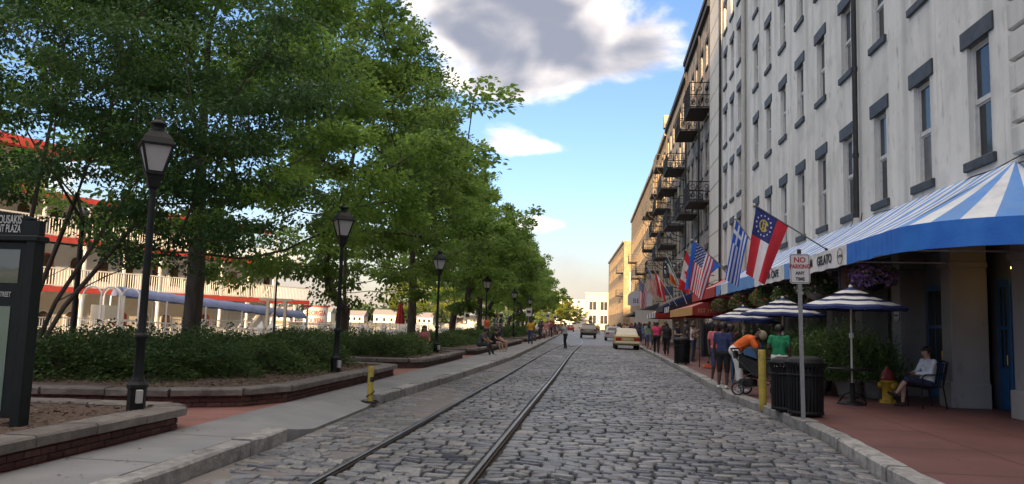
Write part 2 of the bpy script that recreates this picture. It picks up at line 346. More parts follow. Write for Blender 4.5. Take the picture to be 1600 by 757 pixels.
m_soil = mat('mulch_soil', (0.085, 0.058, 0.045), 0.95, (0.15, 0.105, 0.08), 18, 1.0, 45, world=True)
m_coping = mat('coping_stone', (0.14, 0.127, 0.118), 0.85, (0.20, 0.18, 0.165), 7, 0.6, 25, world=True, dirt=(0.075, 0.068, 0.064), dscale=2.2, rng=.2)
m_brick = mat('wall_brick', (0.105, 0.050, 0.043), 0.85, (0.14, 0.068, 0.056), 12, 0.6, 60, world=True, rng=.3)
m_mort = mat('brick_mortar', (0.15, 0.10, 0.085), 0.9, (0.11, 0.075, 0.065), 14, 0.5, 60, world=True)
m_rail = mat('rail_steel', (0.36, 0.36, 0.37), 0.34, (0.22, 0.205, 0.19), 6, 0.1, 60, metal=0.85, world=True, stretch=(1, .15, 1))
m_rust = mat('rail_flange', (0.055, 0.045, 0.038), 0.8, (0.09, 0.065, 0.05), 8, 0.4, 40, world=True)

# one sheet of ground to the horizon (right bank and the land the street stands on)
mb = MB(); mb.quad((-19.6, -400, -.9), (900, -400, -.9), (900, 3000, -.9), (-19.6, 3000, -.9))
tag(mb.build('ground', mat('earth', (.10, .085, .07), .9, (.14, .12, .10), .3, world=True)), kind='structure')
# street
mb = MB(); strip(mb, kl, kr, -0.05, -0.05, lambda u, v: 0, n=1)
road = tag(mb.build('road', m_mortar), kind='structure')
# worn strip filled with dirt between the left kerb and the rails, dark grit elsewhere; paving too far to tell stones apart
mb = MB(); strip(mb, lambda y: kl(y)+.02, lambda y: -2.80+rail_dx(y), -.026, -.024, ys=[-10, 2, 5, 8, 10, 12, 14, 16, 20, 24, 30, 36])
tag(mb.build('dirt_filling', m_dirtfill, road), kind='stuff')
FAR0 = 62
mb = MB(); strip(mb, kl, kr, -.008, -.008, ys=[FAR0-1, 72, 85, 103, 120, 150, 180, 260, 400]); mb.build('distant_paving', m_farcob, road)
# cobbles
rng = np.random.default_rng(3)
def stone_rings(w, d, h, j, seed):
    """8-gon rounded sett, three rings and a domed lid: verts (33,3)"""
    r = np.random.default_rng(seed)
    ang = np.array([0.13, .27, .73, .87, 1.13, 1.27, 1.73, 1.87])*np.pi
    c = np.cos(ang); s = np.sin(ang); k = .30
    px = np.sign(c)*np.abs(c)**k*w/2*(1+r.normal(0, j, 8)); py = np.sign(s)*np.abs(s)**k*d/2*(1+r.normal(0, j*1.4, 8))
    tilt = r.normal(0, .018, 2); V = []
    for f, z in ((1.0, -h), (.985, -.026), (.95, -.006), (.82, .000)):
        V.append(np.stack([px*f, py*f, np.full(8, z)+(0 if z < -.03 else 1)*(px*f*tilt[0]+py*f*tilt[1])], 1))
    return np.concatenate(V)
def stone_faces():
    F = []
    for i in range(3):
        for k in range(8): F.append([i*8+k, i*8+(k+1) % 8, (i+1)*8+(k+1) % 8, (i+1)*8+k])
    F += [[24, 25, 26, 27], [24, 27, 28, 31], [28, 29, 30, 31]]
    return np.array(F)
SF = stone_faces()
stones = []
y = 4.6
row = 0
while y < FAR0:
    d = rng.uniform(.14, .195)
    for x0f, x1f, zone in ((lambda q: kl(q)+.04, lambda q: -2.78+rail_dx(q), 0), (lambda q: -2.64+rail_dx(q), lambda q: -1.31+rail_dx(q), 1), (lambda q: -1.18+rail_dx(q), lambda q: kr(q)-.04, 2)):
        yy = y+rng.uniform(-.03, .03); x0, x1 = x0f(yy), x1f(yy); x = x0+rng.uniform(0, .05)
        while x < x1-.07:
            w = min(rng.choice([.16, .19, .23, .27, .32])*rng.uniform(.9, 1.12), x1-x)
            if x1-x-w < .09: w = x1-x
            wav = .035*math.sin(x*2.1+row*.37)+.02*math.sin(x*5.3+y)
            dz = rng.normal(0, .006)+.018*math.sin(x*1.1+.6*y)*.3
            if zone == 0 and y < 36:
                dz -= .010+.012*max(0, math.sin(x*2.2+y*.55)+.3)
                if rng.random() < .10: x += w; continue
            stones.append((x+w/2, yy+wav, dz, w-.019, d-.023, zone)); x += w
    y += d; row += 1
stones = np.array(stones)
def vis_size(s):
    return s[3]*s[4]/(max(s[1], .1)**3) if s[1] > 7.45-.0*s[0] and abs(s[0]+s[1]*.11) < s[1]*.66 else 0
order = np.argsort([-vis_size(s) for s in stones]); single = set(order[:300].tolist())
variants = []
for i in range(14):
    me = np_mesh('cobble', stone_rings(1, 1, .06, .05, 100+i), SF, m_cob, tint=np.zeros(len(SF)), smooth=True)
    variants.append(me)
VV = []; FF = []; TT = []; off = 0
for i, s in enumerate(stones):
    if i in single:
        o = ob('cobble', variants[i % 14], road, (s[0], s[1], s[2])); o.scale = (s[3], s[4], 1)
    else:
        v = stone_rings(s[3], s[4], .06, .05, i) + np.array([s[0], s[1], s[2]])
        VV.append(v); FF.append(SF+off); off += 32; TT.append(np.full(len(SF), rng.random()))
tag(ob('cobble_field', np_mesh('cobble_field', np.concatenate(VV), np.concatenate(FF), m_cob, np.concatenate(TT), True), road), kind='stuff')
# grooved tram rails, each a thing of its own
for nm, x0, lab in (('rail', -2.72, 'left of the two steel tram rails set in the cobbles'), ('rail', -1.26, 'right of the two steel tram rails set in the cobbles')):
    t = thing('tram_rail', lab, 'rail', (x0, 4, 0), group='tram rails in the street')
    ys = [4, 10, 16, 20, 24, 28, 31, 34, 37, 40, 44, 48, 52, 56, 60, 64, 68, 72, 80, 90, 100, 120, 150, 180]
    def sweep(prof):
        b = MB(); n = len(prof)
        b.grid(lambda u, v: (prof[round(u*(n-1))][0]+rail_dx(ys[round(v*(len(ys)-1))]), ys[round(v*(len(ys)-1))]-4, prof[round(u*(n-1))][1]), n-1, len(ys)-1, 0, False); return b
    sweep([(-.026, -.05), (-.026, .003), (-.019, .008), (.016, .008), (.024, .003), (.024, -.05)]).build('rail_head', m_rail, t)
    sweep([(.024, -.035), (.050, -.035), (.050, -.010), (.058, -.010), (.058, -.05)]).build('guard_flange', m_rust, t)
    sweep([(-.09, -.030), (-.030, -.014)]).build('grit_bed', m_dirtfill if x0 < -2 else m_mortar, t)

# right pavement with granite kerb
mb = MB(); strip(mb, lambda y: kr(y)+.24, lambda y: 16, .142, .142)
pav_r = tag(mb.build('pavement_right', m_redwalk), kind='structure')
def kerb_run(parent, fx, side, y0, y1, seed, m=m_granite, width=.25, top=.15, lo=-.12):
    r = random.Random(seed); y = y0; first = True
    while y < y1:
        ln = r.uniform(1.1, 2.3)*(1 if y < 60 else 3); e = min(y+ln, y1)
        xa, xb = fx(y), fx(e-.02); g = .012
        za, zb = top+r.uniform(-.012, .006), top+r.uniform(-.012, .006)
        b = MB(); w = width*side; ch = .022
        # loft of a chamfered profile with a few uneven cross-sections
        ns = 5 if y < 40 else 2; V = []; 
        for k in range(ns):
            t = k/(ns-1); yy = y+g+(e-y-2*g)*t; xx = xa+(xb-xa)*t+r.uniform(-.010, .010)*(y < 40); zz = za+(zb-za)*t+r.uniform(-.007, .004)*(y < 40)
            c = ch*r.uniform(.6, 1.5)
            V += [(xx, yy, lo), (xx, yy, zz-c), (xx+c*side, yy, zz), (xx+w-.01*side, yy, zz), (xx+w, yy, lo)]
        F = []
        for k in range(ns-1):
            for q in range(4):
                f = [k*5+q, k*5+q+1, (k+1)*5+q+1, (k+1)*5+q]; F.append(f if side < 0 else f[::-1])
        F.append([0, 1, 2, 3, 4]); F.append([(ns-1)*5+q for q in range(5)])
        cx, cy = (xa+xb)/2, (y+e)/2
        b.add([(p[0]-cx, p[1]-cy, p[2]) for p in V], F); b.build('kerb_stone', m, parent, (cx, cy, 0))
        y = e
kerb_run(pav_r, kr, 1, 3, 150, 5)
# left walk: slopes down to the street where the kerb is left out
def kz(y):
    if y < 9.6 or y > 14.7: return .146
    t = min((y-9.6)/1.2, (14.7-y)/.9, 1); t = max(0, t); return .146-.135*t*t*(3-2*t)
WB = lambda y: -5.16 if y < 100 else -5.16-(y-100)*.03
mb = MB()
def walk(u, v):
    y = YS[round(v*(len(YS)-1))]; a = kl(y)-(.24 if y <= 9.8 or y >= 14.6 else 0.0); b = WB(y); t = max(0, (u*9-1)/8)
    if u == 0: return (a, y, -.1)
    z = kz(y)+(.146-kz(y))*min(1, t*1.6); return (a+(b-a)*t, y, z)
mb.grid(walk, 9, len(YS)-1, 0, False)
walk_l = tag(mb.build('pavement_left', m_conc), kind='structure')
kerb_run(walk_l, kl, -1, 3.2, 9.75, 9, width=.26, top=.155); kerb_run(walk_l, kl, -1, 14.6, 150, 13, width=.24, top=.15)
# red paved plaza between and behind the planters, light concrete promenade along the river
mb = MB(); mb.quad((-5.16, -20, .136), (-5.16, 100, .136), (-14.5, 100, .136), (-14.5, -20, .136))
mb.quad((-5.16, 100, .136), (-14, 400, .136), (-14.5, 400, .136), (-14.5, 100, .136))
tag(mb.build('plaza', m_redpave), kind='structure')
mb = MB(); mb.b2((-20.2, -60, -3.5), (-14.5, 400, .14))
tag(mb.build('promenade', mat('promenade_concrete', (.34, .32, .29), .8, (.40, .375, .34), .9, .2, 30, world=True)), kind='structure')
# river
def water_mat():
    m = mat('river_water', (.05, .06, .06), .08, world=True, bump=.25, scale=1, bscale=1.6, stretch=(1, .45, 1)); return m
mb = MB(); mb.quad((-900, -400, -2.6), (-19.9, -400, -2.6), (-19.9, 3000, -2.6), (-900, 3000, -2.6))
tag(mb.build('river', water_mat()), kind='structure')

# ---------------------------------------------------------------- brick planters with stone coping
brick_me = MB().box((0, 0, 0), (.205, .06, .062), ch=.005).mesh('brick', m_brick)
CT = .425     # coping top
def planter(label, path, closed_poly, y_detail=True, seed=1):
    """path: visible wall line (x, y) list, walked with the bed on the left hand; closed_poly: soil outline"""
    t = thing('planter', label, 'planter', (closed_poly[0][0], closed_poly[0][1], .14), group='raised brick planters along the walk')
    ox, oy = closed_poly[0]
    r = random.Random(seed)
    # core wall slabs + bricks + coping
    core = MB()
    for (a, b) in zip(path, path[1:]):
        A = Vector((a[0], a[1], 0)); B = Vector((b[0], b[1], 0)); d = (B-A); ln = d.length; d.normalize(); n = Vector((d.y, -d.x, 0))   # outward = right hand
        ang = math.atan2(d.y, d.x)
        mid = (A+B)/2-n*.11; core.box((mid.x-ox, mid.y-oy, .075), (ln, .16, .27), ang)
        if y_detail:
            for c in range(3):
                s = (.5 if c % 2 else 0)*.215-.1
                while s < ln:
                    w0, w1 = max(s, 0), min(s+.205, ln)
                    if w1-w0 > .03:
                        p = A+d*((w0+w1)/2)-n*(.03+r.uniform(0, .005)); o = ob('brick', brick_me, t, (p.x-ox, p.y-oy, .035+c*.072), ang); o.scale = ((w1-w0)/.205, 1, 1)
                    s += .215
        # coping stones
        k = max(1, round(ln/.95)); st = -.0
        for i in range(k):
            l = ln/k; p = A+d*(l*(i+.5))-n*(.085+r.uniform(-.012, .012)); hh = .105
            cb = MB(); ns = 4; V = []; L2 = l/2-.008
            for q in range(ns+1):
                xx = -L2+2*L2*q/ns; j = lambda s: r.uniform(-s, s)
                V += [(xx, -.185+j(.010), -hh/2), (xx, -.19+j(.010), hh/2-.02), (xx, -.165+j(.008), hh/2+j(.004)), (xx, .165, hh/2+j(.004)), (xx, .185, hh/2-.02), (xx, .18, -hh/2)]
            F = []
            for q in range(ns):
                for e in range(6): F.append([q*6+e, (q+1)*6+e, (q+1)*6+(e+1) % 6, q*6+(e+1) % 6])
            F += [[5, 4, 3, 2, 1, 0], [ns*6+e for e in range(6)]]
            cb.add(V, F); cb.build('coping_stone', m_coping, t, (p.x-ox, p.y-oy, CT-hh/2-.14+r.uniform(-.004, .004))).rotation_euler.z = ang
    core.build('wall', m_mort, t)
    sb = MB(); pts = [Vector((p[0]-ox, p[1]-oy, 0)) for p in closed_poly]; c = sum(pts, Vector())/len(pts); c.z = .05
    for i in range(len(pts)):
        sb.add([pts[i]+Vector((0, 0, .245)), pts[(i+1) % len(pts)]+Vector((0, 0, .245)), c+Vector((0, 0, .27))], [[0, 1, 2]])
    sb.build('soil', m_soil, t)
    return t
planter('raised brick planter under the plaza sign, cut by the left edge', [(-5.2, 2.0), (-5.22, 5.0), (-5.22, 9.35), (-5.5, 9.62), (-14, 9.1)][:5], [(-5.25, 1), (-5.25, 9.3), (-5.5, 9.55), (-14, 9.0), (-14, 1)], seed=2)
planter('raised brick planter with the nearest tree and hedge', [(-14, 10.75), (-8.3, 10.95), (-6.5, 11.35), (-5.6, 11.9), (-5.22, 12.8), (-5.2, 19.7), (-5.6, 20.1), (-14, 20.1)], [(-14, 10.8), (-8.3, 11.0), (-6.5, 11.4), (-5.6, 11.95), (-5.25, 12.85), (-5.25, 19.7), (-5.6, 20.05), (-14, 20.05)], seed=3)
planter('raised brick planter with the third lamp post standing in its corner', [(-14, 22.3), (-6.5, 22.6), (-5.6, 22.8), (-5.2, 23.3), (-5.2, 30.2), (-5.5, 30.5), (-14, 30.5)], [(-14, 22.35), (-6.5, 22.65), (-5.6, 22.85), (-5.25, 23.35), (-5.25, 30.15), (-5.5, 30.45), (-14, 30.45)], False, seed=4)
planter('raised planter edge where several people sit beside the walk', [(-14, 33.0), (-5.6, 33.0), (-5.2, 33.4), (-5.25, 55), (-5.6, 55.4), (-14, 55.4)], [(-14, 33.05), (-5.6, 33.05), (-5.25, 33.45), (-5.3, 55), (-5.6, 55.35), (-14, 55.35)], False, seed=5)
planter('distant raised planter beyond the seated people', [(-14, 59), (-5.7, 59), (-5.3, 59.4), (-5.6, 95), (-6, 95.4), (-14, 95.4)], [(-14, 59.05), (-5.7, 59.05), (-5.35, 59.45), (-5.65, 95), (-6, 95.35), (-14, 95.35)], False, seed=6)
# mulch chips scattered over the beds in front
N = 9000; r = np.random.default_rng(8)
px = r.uniform(-9.5, -5.45, N); py = r.uniform(4.5, 30, N); ok = ((py < 9.3) | ((py > 11.7+np.maximum(0, (px+6.3))*1.2) & (py < 19.8)) | ((py > 23.2) & (py < 30)))
px, py = px[ok], py[ok]; n = len(px); a = r.uniform(0, 6.28, n); l = r.uniform(.012, .045, n); w = r.uniform(.005, .014, n); z = .395+r.uniform(0, .015, n)+np.clip(-5.5-px, 0, 4)*.006
ux, uy = np.cos(a)*l, np.sin(a)*l; wx, wy = -np.sin(a)*w, np.cos(a)*w; tl = r.normal(0, .012, (n, 4))
V = np.stack([np.stack([px-ux-wx, py-uy-wy, z+np.abs(tl[:, 0])], 1), np.stack([px+ux-wx, py+uy-wy, z+np.abs(tl[:, 1])], 1), np.stack([px+ux+wx, py+uy+wy, z+np.abs(tl[:, 2])], 1), np.stack([px-ux+wx, py-uy+wy, z+np.abs(tl[:, 3])], 1)], 1).reshape(-1, 3)
m_chip = leaf_mat('mulch_chip', (.045, .028, .02), (.11, .072, .05), (.24, .19, .14), 0.02, .9)
tag(ob('mulch_chips', np_mesh('mulch_chips', V, np.arange(4*n).reshape(-1, 4), m_chip, r.random(n)**1.6)), 'brown bark mulch and dry leaves on the planter beds', 'mulch', kind='stuff')
# expansion joints cut across the two pavements
m_joint = mat('joint_line', (.07, .07, .07), .9)
for y in (3.6, 5.4, 7.2, 8.9, 16.3, 18.6, 21, 23.6, 26.4, 29.4, 33, 37, 42):
    b = MB(); w = .012; b.quad((-5.15, y-w/2, .1505), (kl(y)-.25, y-w/2, .1505), (kl(y)-.25, y+w/2, .1505), (-5.15, y+w/2, .1505)); b.build('joint', m_joint, walk_l)
m_joint2 = mat('joint_line_red', (.085, .038, .034), .9)
for y in (7, 8.8, 10.6, 12.4, 14.2, 16, 17.8, 19.6, 21.4, 24, 27, 30, 34, 38):
    b = MB(); w = .014; b.quad((kr(y)+.25, y-w/2, .1465), (7.2, y-w/2, .1465), (7.2, y+w/2, .1465), (kr(y)+.25, y+w/2, .1465)); b.build('joint', m_joint2, pav_r)
for x in (4.9, 6.2):
    b = MB(); w = .014; b.quad((x-w/2, 5, .1462), (x+w/2, 5, .1462), (x+w/2, 40, .1462), (x-w/2, 40, .1462)); b.build('joint', m_joint2, pav_r)
# fallen leaves, gum spots and scraps on street and pavements
n = 420; r = np.random.default_rng(41); side = r.random(n); px = np.where(side < .4, r.uniform(-5.1, -3.7, n), np.where(side < .7, r.uniform(-3.6, 3, n), r.uniform(3.5, 7, n))); py = 6+34*r.random(n)**1.5
z = np.where(px < -4.2, .156, np.where(px < 3.3, .006, .150)); z = np.where((px > -4.3) & (px <= -3.7), np.where((py < 9.8) | (py > 14.6), .165, .05), z)
a = r.uniform(0, 6.28, n); L_ = r.uniform(.02, .055, n)
V, F, k = None, None, None
D = np.stack([np.cos(a), np.sin(a), r.normal(0, .12, n)], 1); S = np.stack([-np.sin(a), np.cos(a), r.normal(0, .15, n)], 1); C = np.stack([px, py, z], 1)
V = np.stack([C, C+D*L_[:, None]*.5+S*L_[:, None]*.3, C+D*L_[:, None], C+D*L_[:, None]*.5-S*L_[:, None]*.3], 1).reshape(-1, 3); V[:, 2] = np.maximum(V[:, 2], np.repeat(z, 4))
tag(ob('leaf_litter', np_mesh('leaf_litter', V, np.arange(4*n).reshape(-1, 4), leaf_mat('dry_leaf', (.06, .045, .025), (.14, .10, .05), (.26, .22, .15), .05, .8), r.random(n))), 'scattered dry leaves and scraps on street and pavements', 'leaves', kind='stuff')
# ================================================================ buildings on the right
FX = 7.3
def stucco_mat(name, c1, c2, streak, rough=.85, s=1.0):
    """Painted stucco with rain streaks running down the wall and grey blotches."""
    m = bpy.data.materials.new(name); m.use_nodes = True; MATS[name] = m
    N = m.node_tree.nodes; L = m.node_tree.links; b = N['Principled BSDF']; b.inputs['Roughness'].default_value = rough
    g = N.new('ShaderNodeNewGeometry')
    def noise(sc, stretch, det=6):
        mp = N.new('ShaderNodeMapping'); mp.inputs['Scale'].default_value = stretch; L.new(g.outputs['Position'], mp.inputs[0])
        n = N.new('ShaderNodeTexNoise'); n.inputs['Scale'].default_value = sc; n.inputs['Detail'].default_value = det; L.new(mp.outputs[0], n.inputs['Vector']); return n.outputs[0]
    def rngm(x, a, b_, c=0, d=1):
        r = N.new('ShaderNodeMapRange'); r.inputs[1].default_value = a; r.inputs[2].default_value = b_; r.inputs[3].default_value = c; r.inputs[4].default_value = d; L.new(x, r.inputs[0]); return r.outputs[0]
    def mix(f, a, c):
        x = N.new('ShaderNodeMix'); x.data_type = 'RGBA'; L.new(f, x.inputs[0])
        for i, v in ((6, a), (7, c)):
            if isinstance(v, tuple): x.inputs[i].default_value = (*v, 1)
            else: L.new(v, x.inputs[i])
        return x.outputs[2]
    base = mix(rngm(noise(.9, (1, 1, 1)), .35, .65), c1, c2)
    st = rngm(noise(1.5, (1, 1, .09), 8), .44, .74, 0, .8)
    big = rngm(noise(.25, (1, 1, .6), 4), .30, .55, .25, 1)
    mm = N.new('ShaderNodeMath'); mm.operation = 'MULTIPLY'; L.new(st, mm.inputs[0]); L.new(big, mm.inputs[1])
    c = mix(mm.outputs[0], base, streak)
    c = mix(rngm(noise(5.5, (1, 1, .35), 8), .60, .74, 0, .55), c, tuple(v*.75 for v in streak))
    c = mix(rngm(noise(3.4, (1, 1, .03), 5), .66, .74, 0, .5), c, (.34, .255, .18))
    c = mix(rngm(noise(1.1, (1, 1, 1.0), 9), .52, .72, 0, .45), c, tuple(v*1.25 for v in streak))
    L.new(c, b.inputs['Base Color'])
    bp = N.new('ShaderNodeBump'); bp.inputs['Strength'].default_value = .35; bp.inputs['Distance'].default_value = .02; L.new(noise(7, (1, 1, 1), 8), bp.inputs['Height']); L.new(bp.outputs[0], b.inputs['Normal'])
    return m
m_stucco = stucco_mat('white_stucco', (.74, .735, .685), (.80, .79, .745), (.36, .36, .335))
m_cream = stucco_mat('cream_paint', (.70, .67, .60), (.74, .71, .64), (.55, .52, .47))
m_slate = mat('slate_lintel', (.035, .042, .052), .6, (.06, .068, .08), 5, .4, 20, world=True)
m_frame = mat('window_paint', (.55, .55, .54), .5, (.64, .64, .62), 9, .1, world=True)
m_glass = mat('window_glass', (.018, .020, .022), .10, (.03, .032, .034), 1.5, world=True, spec=.4)
m_shadeb = mat('window_blind', (.10, .10, .105), .25, (.15, .15, .15), 2, world=True)
m_pipe = mat('dark_downpipe', (.018, .016, .016), .5, (.03, .026, .024), 6, world=True)
m_pipe_w = mat('white_downpipe', (.50, .48, .42), .5, (.56, .54, .48), 6, world=True)
m_coltone = stucco_mat('grey_column_paint', (.265, .258, .248), (.30, .292, .28), (.19, .186, .18))
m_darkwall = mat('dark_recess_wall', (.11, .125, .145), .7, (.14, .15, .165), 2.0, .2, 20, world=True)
m_bluedoor = mat('blue_door_paint', (.018, .085, .20), .45, (.022, .10, .235), 5, .1, world=True)
m_iron = mat('black_iron', (.010, .010, .011), .6, (.028, .026, .026), 14, .2, 40)
m_iron_r = mat('rusty_iron', (.014, .012, .011), .65, (.034, .023, .018), 10, .3, 40)
m_stone = brick_mat('ballast_stone', (.29, .26, .23), (.38, .34, .29), (.25, .225, .20), .55, .28, .9, .9, vert=(1, 2), msize=.02, noise=.55)
m_stone2 = brick_mat('brown_stone', (.33, .28, .21), (.40, .34, .26), (.29, .25, .19), .42, .2, .9, .7, vert=(1, 2), msize=.018, noise=.45)
m_tan = brick_mat('tan_brick', (.36, .25, .14), (.42, .30, .17), (.32, .24, .15), .3, .12, .9, .5, vert=(1, 2), msize=.012, noise=.3)
m_tan_x = brick_mat('tan_brick_end', (.36, .25, .14), (.42, .30, .17), (.32, .24, .15), .3, .12, .9, .5, vert=(0, 2), msize=.012, noise=.3)
m_roof = mat('dark_roof', (.03, .03, .032), .8)
m_cable = mat('black_cable', (.012, .012, .012), .6)
def wall_with_openings(name, parent, y0, y1, z0, z1, holes, m, depth=.22, xface=0.0, back=8.0):
    """Front wall facing -X with rectangular openings (y0,y1,z0,z1) and real reveals."""
    ys = sorted({y0, y1} | {h[0] for h in holes} | {h[1] for h in holes}); zs = sorted({z0, z1} | {h[2] for h in holes} | {h[3] for h in holes})
    b = MB()
    def inside(y, z): return any(h[0] < y < h[1] and h[2] < z < h[3] for h in holes)
    for i in range(len(zs)-1):
        run = None
        for j in range(len(ys)-1):
            hole = inside((ys[j]+ys[j+1])/2, (zs[i]+zs[i+1])/2)
            if not hole and run is None: run = ys[j]
            if run is not None and (hole or j == len(ys)-2):
                e = ys[j] if hole else ys[j+1]
                b.quad((xface, run, zs[i]), (xface, run, zs[i+1]), (xface, e, zs[i+1]), (xface, e, zs[i])); run = None
    for h in holes:
        a, c, l, t = h; x1 = xface+depth
        b.quad((xface, a, l), (x1, a, l), (x1, a, t), (xface, a, t)); b.quad((xface, c, l), (xface, c, t), (x1, c, t), (x1, c, l))
        b.quad((xface, a, t), (x1, a, t), (x1, c, t), (xface, c, t)); b.quad((xface, a, l), (xface, c, l), (x1, c, l), (x1, a, l))
    # sides, back and top close the block
    b.quad((xface, y0, z0), (back, y0, z0), (back, y0, z1), (xface, y0, z1)); b.quad((xface, y1, z0), (xface, y1, z1), (back, y1, z1), (back, y1, z0))
    b.quad((xface, y0, z1), (back, y0, z1), (back, y1, z1), (xface, y1, z1)); b.quad((back, y0, z0), (back, y1, z0), (back, y1, z1), (back, y0, z1))
    return b.build(name, m, parent)
WIN = {}
def window_kit(w, h, kind):
    k = (w, h, kind)
    if k in WIN: return WIN[k]
    f = MB(); x = .10; t = .055
    for a, c in ((0, t), (w-t, w)): f.b2((x, a, 0), (x+.09, c, h))
    f.b2((x, t, h-t), (x+.09, w-t, h)); f.b2((x, t, 0), (x+.09, w-t, t))
    s = MB(); s.b2((x+.015, t, h*.5-.025), (x+.08, w-t, h*.5+.03))
    for (z0, z1, dx) in ((h*.5+.03, h-t, .02), (t, h*.5-.025, .05)):
        for a in (t, w-t-.045): s.b2((x+dx, a, z0), (x+dx+.04, a+.045, z1))
        s.b2((x+dx, t+.045, z1-.04), (x+dx+.04, w-t-.045, z1)); s.b2((x+dx, t+.045, z0), (x+dx+.04, w-t-.045, z0+.045))
    if kind == 'grid':
        for q in (.5,): s.b2((x+.03, w*q-.012, t), (x+.06, w*q+.012, h-t))
        for q in (.25, .75): s.b2((x+.03, t, h*q-.012), (x+.06, w-t, h*q+.012))
    p1 = MB().b2((x+.035, t+.02, h*.5), (x+.045, w-t-.02, h-t-.02)); p2 = MB().b2((x+.065, t+.02, t), (x+.075, w-t-.02, h*.5-.02))
    WIN[k] = (f.mesh('window', m_frame), s.mesh('sash', m_frame), p1.mesh('pane', m_glass), p2.mesh('pane', m_shadeb if kind == 'blind' else m_glass)); return WIN[k]
def place_window(parent, y, z, w, h, kind='sash', lint=True, m_l=None, xface=0.0, lw=.20, lh=.36):
    a, s, p, q = window_kit(w, h, kind)
    o = ob('window', a, parent, (xface, y, z)); ob('sash', s, o); ob('pane', p, o); ob('pane', q, o)
    if lint:
        k = ('lint', w, lw, lh)
        if k not in WIN: WIN[k] = (MB().b2((-.045, -lw, 0), (.14, w+lw, lh), ch=.012).mesh('lintel', m_slate), MB().b2((-.075, -lw*.75, -.19), (.14, w+lw*.75, -.002), ch=.012).mesh('sill', m_slate))
        l = ob('lintel', WIN[k][0], o, (0, 0, h)); s = ob('sill', WIN[k][1], o, (0, 0, 0))
        if m_l:
            for x in (l, s): x.material_slots[0].link = 'OBJECT'; x.material_slots[0].material = m_l
    return o
# --- near white stucco building
whiteb = thing('stucco_building', 'near white stucco building with slate lintels above the blue striped awning', 'building', (FX, 0, 0))
GF = 3.75       # top of the open ground floor
holes = []; wins = []
floors = [(5.02, 2.33), (9.30, 2.05), (13.05, 1.95), (16.7, 1.85)]
ycol = [14.98+2.62*i for i in range(9)]       # right (near) side of each opening, towards the camera
for (z, h) in floors:
    for i, yc in enumerate(ycol):
        w = .88; holes.append((yc, yc+w, z, z+h)); wins.append((yc, z, w, h, 'blind' if (i*7+int(z)) % 3 == 0 else 'sash'))
wall_with_openings('wall', whiteb, 12.4, 38.85, GF, 23.2, holes, m_stucco, .24)
for w in wins: place_window(whiteb, *w[:4], w[4])
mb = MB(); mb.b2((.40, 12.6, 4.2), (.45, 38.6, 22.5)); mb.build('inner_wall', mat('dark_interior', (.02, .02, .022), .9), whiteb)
# rusticated corner pilaster
for i in range(33):
    z = 4.75+i*.56; w = .66 if i % 2 else .74
    mb = MB(); mb.box((0, 0, 0), (.14, w, .50), ch=.03); mb.build('quoin_block', m_stucco, whiteb, (-.06, 13.72+(.74-w)/2, z+.27))
mb = MB(); mb.b2((-.35, 12.3, 23.2), (8, 38.9, 23.7)); mb.b2((-.2, 12.3, 22.9), (0, 38.9, 23.2)); mb.build('cornice', m_stucco, whiteb)
# ledge line with cables above the awning
mb = MB(); rr = random.Random(4)
for off, zz in ((-.03, 4.62), (-.05, 4.66)):
    mb.tube([(off-.02*rr.random(), 13+q*.9, zz+rr.uniform(-.05, .05)+.10*math.sin(q*.9)*.5) for q in range(10)], .011, 5)
mb.tube([(-.06, 21.95, 4.9), (-.12, 22.0, 4.3), (-.5, 22.3, 3.95), (-1.2, 23.4, 3.7)], .012, 5)
mb.tube([(-.06, 22.55, 7.0), (-.08, 22.6, 5.4), (-.10, 22.5, 4.8), (-.4, 22.4, 4.15)], .010, 5)
mb.build('cables', m_cable, whiteb)
mb = MB(); mb.tube([(-.13, 22.17, 4.78), (-.13, 22.17, 23)], .075, 10)
for z in (6.5, 9.0, 11.6, 14.5): mb.tube([(-.13, 22.17, z), (-.13, 22.17, z+.12)], .09, 10)
mb.build('downpipe', m_pipe, whiteb)
mb = MB(); mb.tube([(-.13, 22.17, 4.35), (-.13, 22.17, 4.78)], .10, 10); mb.build('pipe_socket', m_pipe_w, whiteb)
# ground floor: piers, dark recessed shopfront, blue doors
def pier(y0, y1, x=0.0, depth=.72):
    b = MB(); b.b2((x, y0, .14), (x+depth, y1, GF), ch=.015); b.b2((x-.06, y0-.06, .14), (x+depth, y1+.06, .66), ch=.02); b.b2((x-.05, y0-.05, 3.0), (x+depth, y1+.05, 3.13), ch=.015)
    b.build('pier', m_coltone, whiteb)
for (a, c, x) in ((12.6, 14.95, .22), (16.70, 17.16, -.08), (19.38, 19.9, -.08), (22.1, 22.6, -.08), (24.8, 25.3, -.08), (27.5, 28, -.08), (30.2, 30.7, -.08), (32.9, 33.4, -.08), (35.6, 36.1, -.08), (38.3, 38.8, -.08)): pier(a, c, x)
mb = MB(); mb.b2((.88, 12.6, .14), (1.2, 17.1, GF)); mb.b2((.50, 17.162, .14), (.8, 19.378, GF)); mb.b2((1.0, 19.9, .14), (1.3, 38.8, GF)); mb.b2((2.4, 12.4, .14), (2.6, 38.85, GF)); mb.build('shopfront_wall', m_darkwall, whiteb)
mb = MB(); mb.b2((-.05, 12.4, GF-.25), (1.5, 38.85, GF-.002)); mb.build('lintel_beam', m_darkwall, whiteb)
